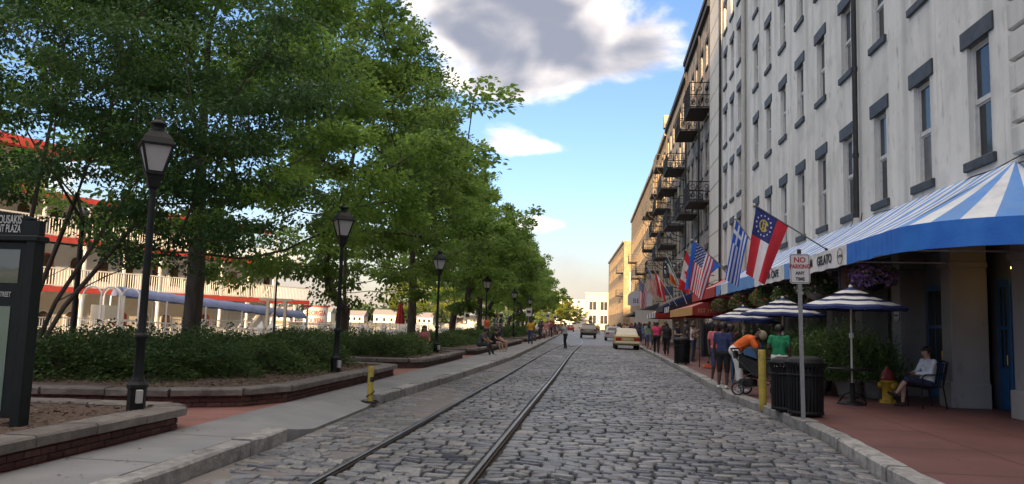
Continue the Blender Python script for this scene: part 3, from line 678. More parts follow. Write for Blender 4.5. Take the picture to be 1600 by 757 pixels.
def shop_door(y, x, glazed=True, w=.95):
    d = MB(); d.b2((x-.06, y, .16), (x, y+w, 2.75), ch=.008); o = d.build('door', m_bluedoor, whiteb)
    for (a, b_, l, t) in ((.14, w/2-.04, 1.0, 1.75), (w/2+.04, w-.14, 1.0, 1.75), (.14, w/2-.04, 1.83, 2.6), (w/2+.04, w-.14, 1.83, 2.6)):
        MB().b2((x-.075, y+a, l), (x-.062, y+b_, t)).build('pane', m_glass, o)
    MB().tube([(x-.1, y+.08, 1.05), (x-.1, y+.08, 1.25)], .015, 6).build('handle', mat('brass', (.5, .35, .12), .3, metal=1), o)
    MB().b2((x-.085, y+.12, .25), (x-.064, y+w-.12, .85), ch=.006).build('door_panel', m_bluedoor, o)
shop_door(15.2, .87); shop_door(16.2, .87, w=.48); shop_door(18.2, .49); shop_door(20.4, .99); shop_door(25.6, .99)
for yy in (21.2, 23.0, 24.0, 28.4, 31.0, 33.8):
    f = MB(); f.b2((.93, yy, .75), (.99, yy+1.0, 2.85)); o = f.build('shop_window', m_frame, whiteb)
    for q in range(2):
        for s in range(2): MB().b2((.905, yy+.07+q*.46, .85+s*1.0), (.925, yy+.47+q*.46, 1.78+s*1.0)).build('pane', m_glass, o)
# amber wall lamp deep in the porch
o = thing('porch_lamp', 'small amber lamp glowing under the porch by the blue door', 'lamp', (FX+.80, 15.75, 3.0))
MB().b2((-.10, -.11, -.02), (.0, .11, .06), ch=.01).build('bracket', m_iron, o); MB().b2((-.12, -.13, -.085), (.02, .13, -.022), ch=.015).build('bulb_cover', mat('amber_lamp', (.9, .55, .1), .4, emit=((1.0, .55, .12), 2.2)), o)
o = thing('round_sign', 'small round white sign on a grey pier above the hydrant', 'sign', (FX-.10, 19.55, 2.05))
b = MB(); b.lathe([(0.0, -.008), (.15, -.008), (.15, .008), (0, .008)], 24); d = b.build('disc', mat('sign_white', (.62, .62, .6), .45), o); d.rotation_euler = (0, R(90), 0)
text('lettering', 'Olympia', .075, mat('sign_ink', (.02, .02, .025), .5), (-.012, 0, 0), FACE_STREET, o, ext=.002)
# --- second white building
w2 = thing('stucco_building', 'narrow white stucco building between white downpipes and cream pilaster', 'building', (FX, 0, 0))
holes = []; ww = []
for (z, h) in ((5.2, 2.15), (8.75, 2.0), (12.3, 1.95), (15.8, 1.9), (19.2, 1.6)):
    for yc in (40.2, 42.4, 44.6): holes.append((yc, yc+.9, z, z+h)); ww.append((yc, z, .9, h))
wall_with_openings('wall', w2, 39.05, 46.4, 0, 23.4, holes, m_stucco, .24)
for w in ww: place_window(w2, *w)
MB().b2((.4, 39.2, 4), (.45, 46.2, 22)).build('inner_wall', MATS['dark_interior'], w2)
for yy, m in ((39.0, m_pipe_w), (38.72, m_pipe_w), (46.3, m_pipe)): MB().tube([(-.14, yy, 3.6), (-.14, yy, 23)], .07, 8).build('downpipe', m, w2)
p = thing('pilaster', 'cream blockwork pilaster dividing white stucco and dark stone facades', 'pilaster', (FX-.12, 46.5, 0))
for i in range(16): MB().b2((0, .0, i*1.5), (1.2, 4.2, i*1.5+1.475), ch=.03).build('block', m_cream, p)
# --- iron balconies
def balcony(parent, y, z, ln=3.0, dep=1.15, h=1.05, m=m_iron_r, bracket=True, lattice=True, floor=.07):
    o = MB().b2((-dep, 0, -floor), (0.02, ln, 0)).build('balcony', m, parent, (0, y, z))
    r = MB()
    for zz in (.06, h*.5, h-.03): r.bar((-dep, 0, zz), (-dep, ln, zz), .055); r.bar((-dep, 0, zz), (0, 0, zz), .055); r.bar((-dep, ln, zz), (0, ln, zz), .055)
    n = int(ln/.42)
    for i in range(n+1): r.bar((-dep, ln*i/n, 0), (-dep, ln*i/n, h), .05)
    for q in (0, ln):
        for i in range(3): r.bar((-dep*(1-i/3), q, 0), (-dep*(1-i/3), q, h), .03)
    if lattice:
        for i in range(n):
            for (za, zb) in ((.06, h*.5), (h*.5, h-.03)):
                a, c = ln*i/n, ln*(i+1)/n; mid = (a+c)/2; zm = (za+zb)/2
                r.tube([(-dep, mid+.13*math.cos(w*math.pi/3), zm+.15*math.sin(w*math.pi/3)) for w in range(7)], .026, 4, caps=False)
        for q in (0, ln):
            for i in range(3):
                for (za, zb) in ((.06, h*.5), (h*.5, h-.03)):
                    xm = -dep*(1-(i+.5)/3); zm = (za+zb)/2
                    r.tube([(xm+.12*math.cos(w*math.pi/3), q, zm+.15*math.sin(w*math.pi/3)) for w in range(7)], .026, 4, caps=False)
    else:
        for i in range(n*3): r.bar((-dep, ln*i/n/3, 0), (-dep, ln*i/n/3, h), .03)
    r.build('railing', m, o)
    if bracket:
        for q in (.25, ln-.25):
            b = MB(); b.tube([(-dep*.9, q, -floor)]+[(-dep*.9*math.cos(t*R(90)/5), q, -floor-.9*math.sin(t*R(90)/5)) for t in range(1, 6)], .035, 5); b.build('bracket', m, o)
def facade(name, label, y0, y1, top, m, cols, rows, lit_m=None, rz=0.0, loc=None, lint=None, pw=.95, extra=None, back=10, m_end=None, ww=True):
    t = thing(name, label, 'building', loc or (FX, 0, 0), rz)
    holes = []; W = []
    for (z, h) in rows:
        for yc in cols: holes.append((yc, yc+pw, z, z+h)); W.append((yc, z, pw, h))
    w = wall_with_openings('wall', t, y0, y1, 0, top, holes, m, .3, 0, back)
    for q in W: place_window(t, *q, kind='grid', m_l=lint)
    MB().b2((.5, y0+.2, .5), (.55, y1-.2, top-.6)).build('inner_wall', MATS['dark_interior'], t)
    MB().b2((-.25, y0+.01, top-.35), (.3, y1-.01, top+.12)).build('cornice', lint or m_roof, t)
    return t
# dark ballast-stone warehouse with iron balconies
s1 = facade('stone_warehouse', 'dark ballast stone warehouse with stacked rusty iron balconies beside pilaster', 51.0, 64.9, 23.6, m_stone, (52.2, 54.8, 57.6, 60.2, 62.8), ((4.6, 2.3), (8.4, 2.3), (12.2, 2.2), (16.0, 2.1), (19.6, 1.8)), lint=m_iron_r, pw=1.0)
for (yy, z) in ((51.3, 9.95), (51.3, 16.3), (57.4, 10.0), (57.4, 16.3)): balcony(s1, yy, z, 3.3 if yy < 55 else 3.6, 1.35, 1.75 if z > 12 else 1.35, bracket=False)
for yy in (56.2, 64.5): MB().tube([(-.12, yy, 3.5), (-.12, yy, 23.4)], .08, 7).build('downpipe', m_pipe, s1)
mb = MB(); mb.b2((-.35, 51.02, 23.75), (.4, 64.9, 24.1)); mb.build('roof_edge', m_roof, s1)
s2 = facade('stone_warehouse', 'grey stone warehouse with curved black balconies behind rusty balconies', 65.0, 84.0, 23.2, m_stone2, (66.5, 69.4, 72.4, 75.4, 78.4, 81.4), ((4.6, 2.3), (8.4, 2.3), (12.2, 2.2), (16.0, 2.1), (19.6, 1.8)), lint=m_iron, pw=1.05)
for (yy, z, l) in ((65.4, 6.0, 4), (65.6, 10.2, 4), (66, 15.2, 4), (72.5, 9.2, 4.5), (72.5, 14.6, 4.5), (79, 8.6, 4), (79, 13.6, 4), (79, 18, 3.6)): balcony(s2, yy, z, l, 1.5, 1.3, m_iron, True, yy < 70)
MB().b2((-.4, 83.2, 23.2), (.9, 84.0, 24.6)).build('chimney', m_stone2, s2)
s3 = facade('brick_warehouse', 'sunlit tan brick warehouse with iron balconies, taller of two', 84.2, 108, 22.9, m_tan, tuple(86+2.9*i for i in range(8)), ((4.6, 2.2), (8.4, 2.2), (12.2, 2.2), (16.0, 2.0), (19.4, 1.7)), lint=m_stone2, pw=1.0)
for (yy, z) in ((86, 12), (93, 8.2), (86, 16.4), (100, 11.5), (101, 16), (94, 15.6)): balcony(s3, yy, z, 4, 1.4, 1.3, m_iron, True, False)
s4 = facade('brick_warehouse', 'sunlit tan warehouse with a plain parapet far down the street', 0, 50, 23, m_tan, tuple(2+3.1*i for i in range(15)), ((4.6, 2.2), (8.4, 2.2), (12.2, 2.2), (16.0, 2.0)), lint=m_stone2, pw=1.0, rz=R(.6), loc=(FX, 108.3, 0))
for (yy, z) in ((8, 9.5), (20, 9.5), (30, 13)): balcony(s4, yy, z, 4, 1.4, 1.3, m_iron, True, False)
s5 = facade('end_warehouse', 'sunlit sandstone warehouse projecting at the far bend of street', 0, 60, 19.8, m_tan, tuple(3+3.6*i for i in range(15)), ((4.6, 2.2), (9, 2.2), (13.4, 2.2), (16.6, 1.6)), lint=m_stone2, pw=1.1, rz=R(2.2), loc=(5.6, 166, 0))
MB().b2((1.2, -.14, 9), (3.0, -.02, 13.0)).build('white_shutter', m_cream, s5)
for z in (8, 13): balcony(s5, 1.0, z, 4, 1.4, 1.3, m_iron, False, False)
# pale building closing the street and its neighbour
def end_block(label, x0, x1, y, h, m, wins):
    t = thing('end_building', label, 'building', (x0, y, 0)); b = MB(); b.b2((0, 0, 0), (x1-x0, 18, h)); b.build('wall', m, t)
    MB().b2((-.2, -.25, h), (x1-x0+.2, 18, h+.5)).build('cornice', m, t)
    for (wx, wz) in wins:
        o = MB().b2((wx, -.06, wz), (wx+2.6, .0, wz+3.0)).build('window', m_frame, t)
        for q in range(2): MB().b2((wx+.15+q*1.2, -.075, wz+.15), (wx+1.25+q*1.2, -.062, wz+2.85)).build('pane', m_glass, o)
m_yel = stucco_mat('yellow_stucco', (.62, .52, .34), (.68, .57, .38), (.52, .43, .28))
end_block('pale yellow sunlit building closing the end of the street', -3.6, 6, 250, 11.5, m_yel, [(1.0, 6.2), (4.6, 6.2), (1.0, 1.8), (4.6, 1.8)])
end_block('lower cream building with stepped roof at the far end of the street', -14, -3.9, 262, 9.5, m_cream, [(2, 4), (6.5, 4)])
t = thing('stucco_building', 'grey stucco building next door, continuing the right side behind the photographer', 'building', (FX, 0, 0))
hl = [(q, q+1, z, z+2.1) for z in (5, 9.2, 13.2) for q in range(-56, 10, 4)]
wall_with_openings('wall', t, -60, 12.2, 0, 23, hl, m_stucco, .24)
for a, c, l, h_ in hl: place_window(t, a, l, 1.0, 2.1)
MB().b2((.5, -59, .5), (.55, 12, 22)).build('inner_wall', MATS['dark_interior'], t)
# hotel behind the photographer: its long evening shadow lies over the near street
t = thing('hotel_block', 'tall concrete hotel block spanning the street behind the photographer', 'hotel', (0, -120, 0))
mb = MB(); mb.b2((-41.3, -26, 5.2), (45, 0, 40)); mb.b2((-41.3, -26, -3), (-14.5, 0, 5.2)); mb.b2((8, -26, -.5), (45, 0, 5.2)); mb.build('wall', stucco_mat('hotel_concrete', (.36, .34, .31), (.4, .38, .35), (.3, .28, .26)), t)
for fl in range(9):
    for i in range(18):
        MB().b2((-30+i*4.0, .0, 6.6+fl*3.4), (-27.6+i*4.0, .05, 8.7+fl*3.4)).build('window', m_glass, t)
# ================================================================ trees and shrubs
m_bark = mat('oak_bark', (.060, .050, .042), .95, (.12, .10, .085), 6, 1.0, 14, stretch=(1, 1, .22), dirt=(.075, .085, .06), dscale=2)
m_bark2 = mat('smooth_bark', (.075, .060, .050), .85, (.13, .10, .085), 5, .5, 12, stretch=(1, 1, .3))
m_oak = leaf_mat('oak_leaves', (.096, .176, .040), (.152, .268, .054), (.24, .38, .075), .52)
m_myrtle = leaf_mat('dark_leaves', (.034, .088, .030), (.058, .138, .040), (.10, .20, .052), .38)
m_shrub = leaf_mat('shrub_leaves', (.050, .10, .032), (.088, .155, .044), (.17, .23, .065), .3)
m_sunny = leaf_mat('sunlit_leaves', (.09, .14, .02), (.15, .19, .03), (.24, .24, .05), .4)  # yellow of the low evening sun is put into the leaf colour
m_far = leaf_mat('far_leaves', (.030, .062, .022), (.05, .085, .028), (.08, .11, .03), .2)
def unit(v): return v/np.maximum(np.linalg.norm(v, axis=-1, keepdims=True), 1e-9)
def leaf_geo(C, D, Nn, Ln, W, lobes=False):
    """pointed folded leaves; lobed=True gives a six-point outline"""
    S = unit(np.cross(D, Nn)); Nn = unit(np.cross(S, D)); n = len(C)
    Ln = Ln[:, None]; W = W[:, None]
    if lobes:
        V = np.stack([C, C+D*Ln*.30+S*W*.36+Nn*W*.10, C+D*Ln*.42+S*W*.20, C+D*Ln*.62+S*W*.5+Nn*W*.16, C+D*Ln, C+D*Ln*.62-S*W*.5+Nn*W*.16, C+D*Ln*.42-S*W*.20, C+D*Ln*.30-S*W*.36+Nn*W*.10], 1).reshape(-1, 3)
        base = np.arange(n)[:, None]*8
        F = np.concatenate([base+np.array([0, 1, 2, 3]), base+np.array([0, 3, 4, 5]), base+np.array([0, 5, 6, 7])], 1).reshape(-1, 4); return V, F, 3
    V = np.stack([C, C+D*Ln*.5+S*W*.5+Nn*W*.14, C+D*Ln, C+D*Ln*.5-S*W*.5+Nn*W*.14], 1).reshape(-1, 3)
    base = np.arange(n)[:, None]*4
    return V, (base+np.array([0, 1, 2, 3])).reshape(-1, 4), 1
def grow(r, centers, root_nodes, power=1.0):
    """connect cluster centres to the nearest, lower part of the growing limb network; returns parent index list"""
    P = [np.array(p, float) for p in root_nodes]; par = [i-1 for i in range(len(P))]
    axis = np.array(root_nodes[-1]); order = np.argsort(np.linalg.norm((centers-np.array(root_nodes[len(root_nodes)//2]))*np.array([1, 1, .8]), axis=1))
    for ci in order:
        c = centers[ci]; A = np.array(P); d = np.linalg.norm(A-c, axis=1)+np.maximum(0, (A[:, 2]-c[2]))*1.6
        d[0] += 3; k = int(np.argmin(d)); a = P[k]; dist = np.linalg.norm(c-a)
        m = max(1, int(dist/.8)); prev = k
        for s in range(1, m+1):
            t = s/m; q = a+(c-a)*t; q = q+r.normal(0, .07*dist/m, 3)*(s < m); q[2] += -.10*math.sin(t*math.pi)*dist*.3
            P.append(q); par.append(prev); prev = len(P)-1
    return np.array(P), par
def limb_mesh(mb, P, par, r_trunk, r_tip, fixed=None, expo=2.3, n=6):
    ch = [[] for _ in P]
    for i, p in enumerate(par):
        if p >= 0: ch[p].append(i)
    w = np.zeros(len(P))
    for i in range(len(P)-1, -1, -1): w[i] = 1 if not ch[i] else sum(w[c] for c in ch[i])
    rad = r_tip*np.power(w, 1/expo); rad *= 1; k = r_trunk/rad[0]; rad = np.maximum(r_tip, rad*np.interp(w, [1, w[0]], [1, k])) if k > 0 else rad
    if fixed: 
        for i, q in fixed.items(): rad[i] = q
    done = set()
    for i in range(len(P)):       # chains
        for c in ch[i]:
            if (i, c) in done: continue
            if i > 0 and par[i] >= 0 and ch[i] and c == max(ch[i], key=lambda q: w[q]) and i != 0 and par[i] >= 0: continue
            path = [i, c]; done.add((i, c))
            while ch[path[-1]]:
                nx = max(ch[path[-1]], key=lambda q: w[q]); done.add((path[-1], nx)); path.append(nx)
            rr = [min(rad[q], rad[path[1]]*1.05) if z == 0 and i != 0 else rad[q] for z, q in enumerate(path)]
            mb.tube([P[q] for q in path], [float(x) for x in rr], n if rr[0] > .05 else 4, caps=False)
def make_tree(seed, H, Rr, z0, r_trunk, nclus, nleaf, ll, mats, lobes=False, flat=.50, spread=.80, trunk_top=None, shape=1.0, roots=None, lean=(0, 0), squash=None, clear=None):
    """returns (trunk mesh, crown mesh) in local space"""
    r = np.random.default_rng(seed); cz = (H+z0)/2; hz = (H-z0)/2
    C = []; ph = r.uniform(0, 6.28, 6)
    while len(C) < nclus:
        u = r.normal(0, 1, 3); u /= np.linalg.norm(u); rad = r.random()**.38
        a = math.atan2(u[1], u[0]); lump = 1+.16*math.sin(3*a+ph[0]+2.2*u[2])+.13*math.sin(5*a+ph[1]+4*u[2])+.10*math.sin(7*u[2]+ph[2])
        prof = (1-.42*max(0, u[2])**1.4*shape)
        if u[2] < 0: prof = 1+.55*min(1, -u[2]*1.3)*math.sqrt(max(0, 1-.3*u[2]*u[2]))
        p = np.array([u[0]*Rr*rad*lump*prof+lean[0], u[1]*Rr*rad*lump*prof+lean[1], cz+u[2]*hz*rad*min(lump, 1.08)])
        if p[2] < z0-.2: continue
        if clear is not None and clear(p): continue
        C.append(p)
    C = np.array(C)
    tt = trunk_top or H*.62
    if roots is None: roots = [(0, 0, 0), (.02, .01, z0*.45), (r.normal(0, .06), r.normal(0, .06), z0*.85), (r.normal(0, .1), r.normal(0, .1), (z0+tt)/2), (r.normal(0, .2), r.normal(0, .2), tt)]
    P, par = grow(r, C, roots)
    mb = MB(); limb_mesh(mb, P, par, r_trunk, .017)
    # root flare
    mb.lathe([(r_trunk*1.55, -.12), (r_trunk*1.28, .06), (r_trunk*1.08, .3), (r_trunk*.99, .6)], 10)
    tr = mb.mesh('trunk', mats[0])
    # leafy twigs all along the finer limbs as well as at their ends
    ex = P[len(roots):][::2]; ex = ex[(ex[:, 2] > z0*.85) & (np.hypot(ex[:, 0], ex[:, 1]) > Rr*.22)]; C = np.concatenate([C, ex+r.normal(0, .12, ex.shape)]); nleaf = int(nleaf*nclus/len(C)*1.15); nclus = len(C)
    n = nclus*nleaf; ci = np.repeat(np.arange(nclus), nleaf)
    size = spread*r.uniform(.7, 1.25, nclus)[ci]
    o = r.normal(0, 1, (n, 3)); o = o/np.linalg.norm(o, axis=1, keepdims=True)*(r.random(n)**.45)[:, None]; o *= size[:, None]*np.array([1, 1, flat])
    # each spray drifts outward and droops a little
    out = C-np.array([lean[0]*.5, lean[1]*.5, cz-hz*.25]); out = unit(out)
    pos = C[ci]+o+out[ci]*size[:, None]*.25
    D = unit(o*np.array([1, 1, .6])+out[ci]*.5+r.normal(0, .45, (n, 3))+np.array([0, 0, -.15])); Nn = unit(np.array([0, 0, 1.0])+r.normal(0, .55, (n, 3))+out[ci]*.35)
    L_ = ll*r.uniform(.7, 1.25, n); V, F, k = leaf_geo(pos, D, Nn, L_, L_*r.uniform(.5, .72, n), lobes)
    ct = r.random(nclus)
    tint = np.clip(.75*ct[ci]+.38*r.random(n)-.08, 0, 1)
    cr = np_mesh('crown', V, F, mats[1], np.repeat(tint, k))
    return tr, cr
OAKS = [make_tree(11, 14.8, 5.6, 2.75, .27, 200, 240, .17, (m_bark, m_oak), True), make_tree(12, 17.2, 5.15, 2.1, .26, 235, 225, .18, (m_bark, m_oak), True), make_tree(13, 15.6, 5.1, 2.3, .25, 190, 165, .24, (m_bark, m_oak)), make_tree(14, 13.8, 5.1, 2.3, .24, 150, 125, .32, (m_bark, m_oak))]
def plant_tree(name, label, k, loc, rz=0.0, sc=1.0, group='oak trees in a row along the walk', mats=None, kit=None, cat='tree', sz=1.0):
    t = thing(name, label, cat, loc, rz, group); t.scale = (sc, sc, sc*sz)
    tr, cr = (kit or OAKS)[k]; a = ob('trunk', tr, t); b = ob('crown', cr, t)
    if mats: b.material_slots[0].link = 'OBJECT'; b.material_slots[0].material = mats
    return t
ord_ = ['nearest', 'second', 'third', 'fourth', 'fifth', 'sixth', 'seventh', 'eighth', 'ninth', 'tenth', 'eleventh', 'twelfth', 'thirteenth']
row = [(0, -11.0, 20.0, 0, 1.0), (1, -11.0, 32.7, 1.2, 1.0), (2, -11.0, 45.2, .4, 1.0), (3, -11, 58.5, 2.0, 1.08), (2, -11, 72.4, 3.3, .95), (3, -11.2, 86, .8, 1.02), (3, -11.4, 100, 2.9, 1.0), (2, -11.6, 114, 4.4, .9), (3, -12.2, 128, 5.1, .97), (3, -13, 143, 1.9, .95)]
for i, (k, x, y, rz, s) in enumerate(row):
    plant_tree('oak_tree', f'{ord_[i]} leafy green oak of the row left of the walk, counted from the camera', k, (x, y, .15), rz, s)
# slender many-stemmed tree in front, dark against the light
def stem_tree():
    r = np.random.default_rng(5); stems = [((-.15, .1), (-1.2, -.6), 6.3), ((.05, -.1), (.3, .4), 6.8), ((.15, 0), (2.3, -.4), 6.6), ((.2, .15), (4.2, .1), 5.6), ((.15, .2), (2.6, 1.2), 6.0), ((-.2, -.1), (-2.4, .6), 5.0)]
    mb = MB(); C = []; allP = []
    nC = 290
    while len(C) < nC:
        u = r.normal(0, 1, 3); u /= np.linalg.norm(u); rad = r.random()**.35
        p = np.array([u[0]*4.3*rad+1.7, u[1]*2.6*rad, 5.1+u[2]*3.6*rad])
        if p[2] < 1.9+.28*abs(p[0]-.2)**1.1*0+ (0.9 if p[0] < .8 else 0): continue
        if p[0] < 2.2 and p[2] < 3.2 and r.random() < .8: continue
        C.append(p)
    C = np.array(C); tips = np.array([(s[1][0], s[1][1], s[2]) for s in stems]); own = np.argmin(np.linalg.norm((C[:, None]-tips[None]*np.array([1, 1, .75]))*np.array([1, 1.2, .5]), axis=2), axis=1)
    for i, (a, b, h) in enumerate(stems):
        root = [(a[0], a[1], -.1), (a[0]+(b[0]-a[0])*.18, a[1]+(b[1]-a[1])*.15, h*.22), (a[0]+(b[0]-a[0])*.5, a[1]+(b[1]-a[1])*.45, h*.5), (a[0]+(b[0]-a[0])*.8, a[1]+(b[1]-a[1])*.8, h*.76), (b[0], b[1], h)]
        c = C[own == i]
        P, par = grow(r, c, root); limb_mesh(mb, P, par, .050, .007, n=7)
    nl = 190; n = nC*nl; ci = np.repeat(np.arange(nC), nl); size = .62*r.uniform(.7, 1.3, nC)[ci]
    o = r.normal(0, 1, (n, 3)); o = o/np.linalg.norm(o, axis=1, keepdims=True)*(r.random(n)**.5)[:, None]*size[:, None]*np.array([1, 1, .30])
    pos = C[ci]+o; D = unit(o*np.array([1, 1, .3])+r.normal(0, .35, (n, 3))+np.array([0, 0, -.25])); Nn = unit(np.array([0, 0, 1.0])+r.normal(0, .4, (n, 3)))
    L_ = .095*r.uniform(.7, 1.3, n); V, F, k = leaf_geo(pos, D, Nn, L_, L_*.55); ct = r.random(nC)
    return mb.mesh('trunk', m_bark2), np_mesh('crown', V, F, m_myrtle, np.clip(.5*ct[ci]+.5*r.random(n), 0, 1))
kit = [stem_tree()]
plant_tree('crape_myrtle', 'dark slender tree with many leaning stems behind the plaza sign', 0, (-10.7, 13.1, .4), 0, 1.0, None, kit=kit)
# sunlit trees farther along the promenade and at the end of the street
SUN = [make_tree(31, 8.5, 3.6, 2.4, .16, 110, 90, .26, (m_bark, m_sunny)), make_tree(32, 12.5, 5.2, 2.6, .2, 150, 110, .36, (m_bark, m_sunny))]
spots = [(-25.5, 104, 0, .9, 'small sunlit tree on the promenade beyond the red parasol'), (-24, 118, 0, .9, 'yellowish sunlit tree on the promenade behind the fourth oak'), (-24.5, 138, 0, .95, 'sunlit promenade tree behind the white booth'), (-23.5, 160, 0, 1.0, 'far sunlit promenade tree seen under the oak crowns')]
for x, y, k, s, lab in spots: plant_tree('promenade_tree', lab, k, (x, y, .14), y, s, 'sunlit trees along the promenade', kit=SUN)
plant_tree('street_tree', 'bright yellow-green sunlit tree at the far end of the street', 1, (-11.6, 205, 0), 0, .80, None, kit=SUN)
plant_tree('street_tree', 'olive sunlit tree just right of the bright far tree', 1, (-8.0, 228, 0), 2, .72, None, kit=SUN)
# hedge shrubs in the beds
def shrub_kit(seed, n=5200, ll=.075, Rx=.85, h=.95):
    r = np.random.default_rng(seed); u = r.normal(0, 1, (n, 3)); u = unit(u); u[:, 2] = np.abs(u[:, 2]); rad = r.random(n)**.22
    a = np.arctan2(u[:, 1], u[:, 0]); lump = 1+.13*np.sin(4*a+seed+3*u[:, 2])+.12*np.sin(9*a+2*seed+5*u[:, 2])+.10*np.sin(11*u[:, 2]+3*a)
    p = u*rad[:, None]*lump[:, None]*np.array([Rx, Rx, h]); p[:, 2] += .02
    D = unit(u+r.normal(0, .6, (n, 3))); Nn = unit(u*.6+np.array([0, 0, .6])+r.normal(0, .5, (n, 3))); L_ = ll*r.uniform(.6, 1.3, n)
    V, F, k = leaf_geo(p, D, Nn, L_, L_*.5); cl = (np.sin(p[:, 0]*6+seed)+np.sin(p[:, 1]*7)+np.sin(p[:, 2]*9))/6+.5
    cr = np_mesh('crown', V, F, m_shrub, np.clip(.35*cl+.55*r.random(n)**1.5, 0, 1))
    mb = MB()
    for i in range(9):
        w = r.uniform(0, 6.28); q = r.uniform(.3, .75); mb.tube([(0.05*math.cos(w), .05*math.sin(w), -.05), (Rx*q*.5*math.cos(w), Rx*q*.5*math.sin(w), h*.4), (Rx*q*math.cos(w), Rx*q*math.sin(w), h*.8)], [.018, .012, .006], 4)
    return mb.mesh('trunk', m_bark2), cr
SHRUBS = [shrub_kit(s) for s in (1, 2, 3, 4)]
r = random.Random(21); beds = []
ORD = ord_[:]; ORD[0] = 'first'; ORD += ['fourteenth', 'fifteenth', 'sixteenth']
for row_y, xs in (((13.15), [-7.9-1.45*i for i in range(5)]), ((14.3), [-7.1-1.5*i for i in range(5)]), ((15.5), [-6.75-1.5*i for i in range(5)]), ((16.9), [-7.2-1.5*i for i in range(4)]), ((18.4), [-7.0-1.6*i for i in range(4)])):
    for x in xs: beds.append((x+r.uniform(-.3, .3), row_y+r.uniform(-.3, .3), .40, r.uniform(1.0, 1.42), 'nearest', f"{ORD[xs.index(x)]} from right in {ORD[[13.15, 14.3, 15.5, 16.9, 18.4].index(row_y)]} row"))
for row_y in (24.4, 26.0, 27.8, 29.4):
    for i in range(5): beds.append((-6.9-1.35*i+r.uniform(-.2, .2), row_y+r.uniform(-.3, .3), .4, r.uniform(.95, 1.25), 'second', f"{ORD[i]} from right in {ORD[[24.4, 26.0, 27.8, 29.4].index(row_y)]} row"))
for i in range(16): beds.append((-7.2-(i % 2)*1.6+r.uniform(-.2, .2), 34.5+i*1.25, .4, r.uniform(.95, 1.3), 'third', f"{ORD[i]} going away"))
for i in range(12): beds.append((-7.6-(i % 2)*1.8, 60.5+i*2.6, .4, r.uniform(1.2, 1.6), 'fourth', f"{ORD[i]} going away"))
glab = {'nearest': 'hedge around the nearest oak', 'second': 'hedge behind the second lamp', 'third': 'hedge behind the seated people', 'fourth': 'farthest hedge beside the walk'}
for x, y, z, s, g, which in beds:
    if g == 'nearest' and r.random() < .14: continue
    k = r.randrange(4); t = thing('hedge_shrub', f'green shrub, {which} of the {glab[g]}', 'shrub', (x, y, z), r.uniform(0, 6), f'hedge shrubs in the {g} bed'); t.scale = (s, s, s*r.uniform(.38, .66))
    ob('trunk', SHRUBS[k][0], t); ob('crown', SHRUBS[k][1], t)
# dry grass tufts at the bed edge
def tuft(n, seed):
    rr = np.random.default_rng(seed); b = MB()
    for i in range(n):
        w = rr.uniform(0, 6.28); l = rr.uniform(.08, .2); q = rr.uniform(.3, 1.0); x0, y0 = rr.normal(0, .03, 2)
        b.add([(x0-.004, y0, 0), (x0+.004, y0, 0), (x0+math.cos(w)*l*q, y0+math.sin(w)*l*q, l)], [[0, 1, 2]])
    return b
m_straw = mat('dry_grass', (.17, .15, .08), .9, (.24, .21, .12), 9)
b = MB(); rr = random.Random(3)
for i in range(150):
    x, y = (rr.uniform(-6.4, -5.6), rr.uniform(13, 19.5)) if i % 3 else (rr.uniform(-9, -6.6), rr.uniform(11.75, 12.4))
    if i % 5 == 0: x, y = rr.uniform(-7, -5.5), rr.uniform(23.3, 30)
    if i % 7 == 0: x, y = rr.uniform(-6.2, -5.5), rr.uniform(34, 50)
    q = tuft(7, i); b.add([(p[0]+x, p[1]+y, p[2]*.6+.39) for p in q.v], q.f)
tag(b.build('dry_grass', m_straw), 'straw coloured grass tufts along the edge of the beds', 'grass', kind='stuff')
# ================================================================ café front: awning, flags, signs, tables
m_white_c = mat('white_canvas', (.70, .72, .74), .8, (.80, .81, .82), 3, .35, 14, world=True, dirt=(.48, .49, .48), dscale=1.9)
m_ltblue_c = mat('light_blue_canvas', (.12, .30, .68), .8, (.16, .35, .73), 3, .2, 30, world=True, dirt=(.16, .29, .52), dscale=1.5)
m_blue_c = mat('royal_blue_canvas', (.018, .15, .58), .7, (.030, .20, .66), 3, .25, 18, world=True)
m_navy = mat('navy_canvas', (.018, .030, .12), .8, (.026, .042, .155), 5, .15, 40)
m_offw = mat('offwhite_canvas', (.68, .68, .66), .8, (.74, .73, .71), 5, .15, 40)
m_ink = MATS['sign_ink']
AX, AZ, WZ = 5.2, 3.44, 4.72    # awning front line, its height, height on the wall
Y0, Y1 = 14.2, 34.6
aw = thing('striped_awning', 'long blue and white striped café awning over the right pavement', 'awning', (FX, 0, 0))
sl = FX-AX
# straight slope: 13 cm stripes as real strips of canvas
st = MB(); n = 70; dw = (Y1-Y0)/n
for i in range(n):
    a = Y0+i*dw; k = 6
    def fn(u, v, a=a):
        yy = a+u*dw; sag = abs(math.sin(math.pi*(yy-Y0)/2.55)); return (-sl*v, yy, WZ+(AZ-WZ)*v-.035*math.sin(v*math.pi)-.055*sag*math.sin(v*math.pi)**.8+.008*math.sin(yy*17+v*9))
    st.grid(fn, 1, k, 1 if i % 2 else 0, True)
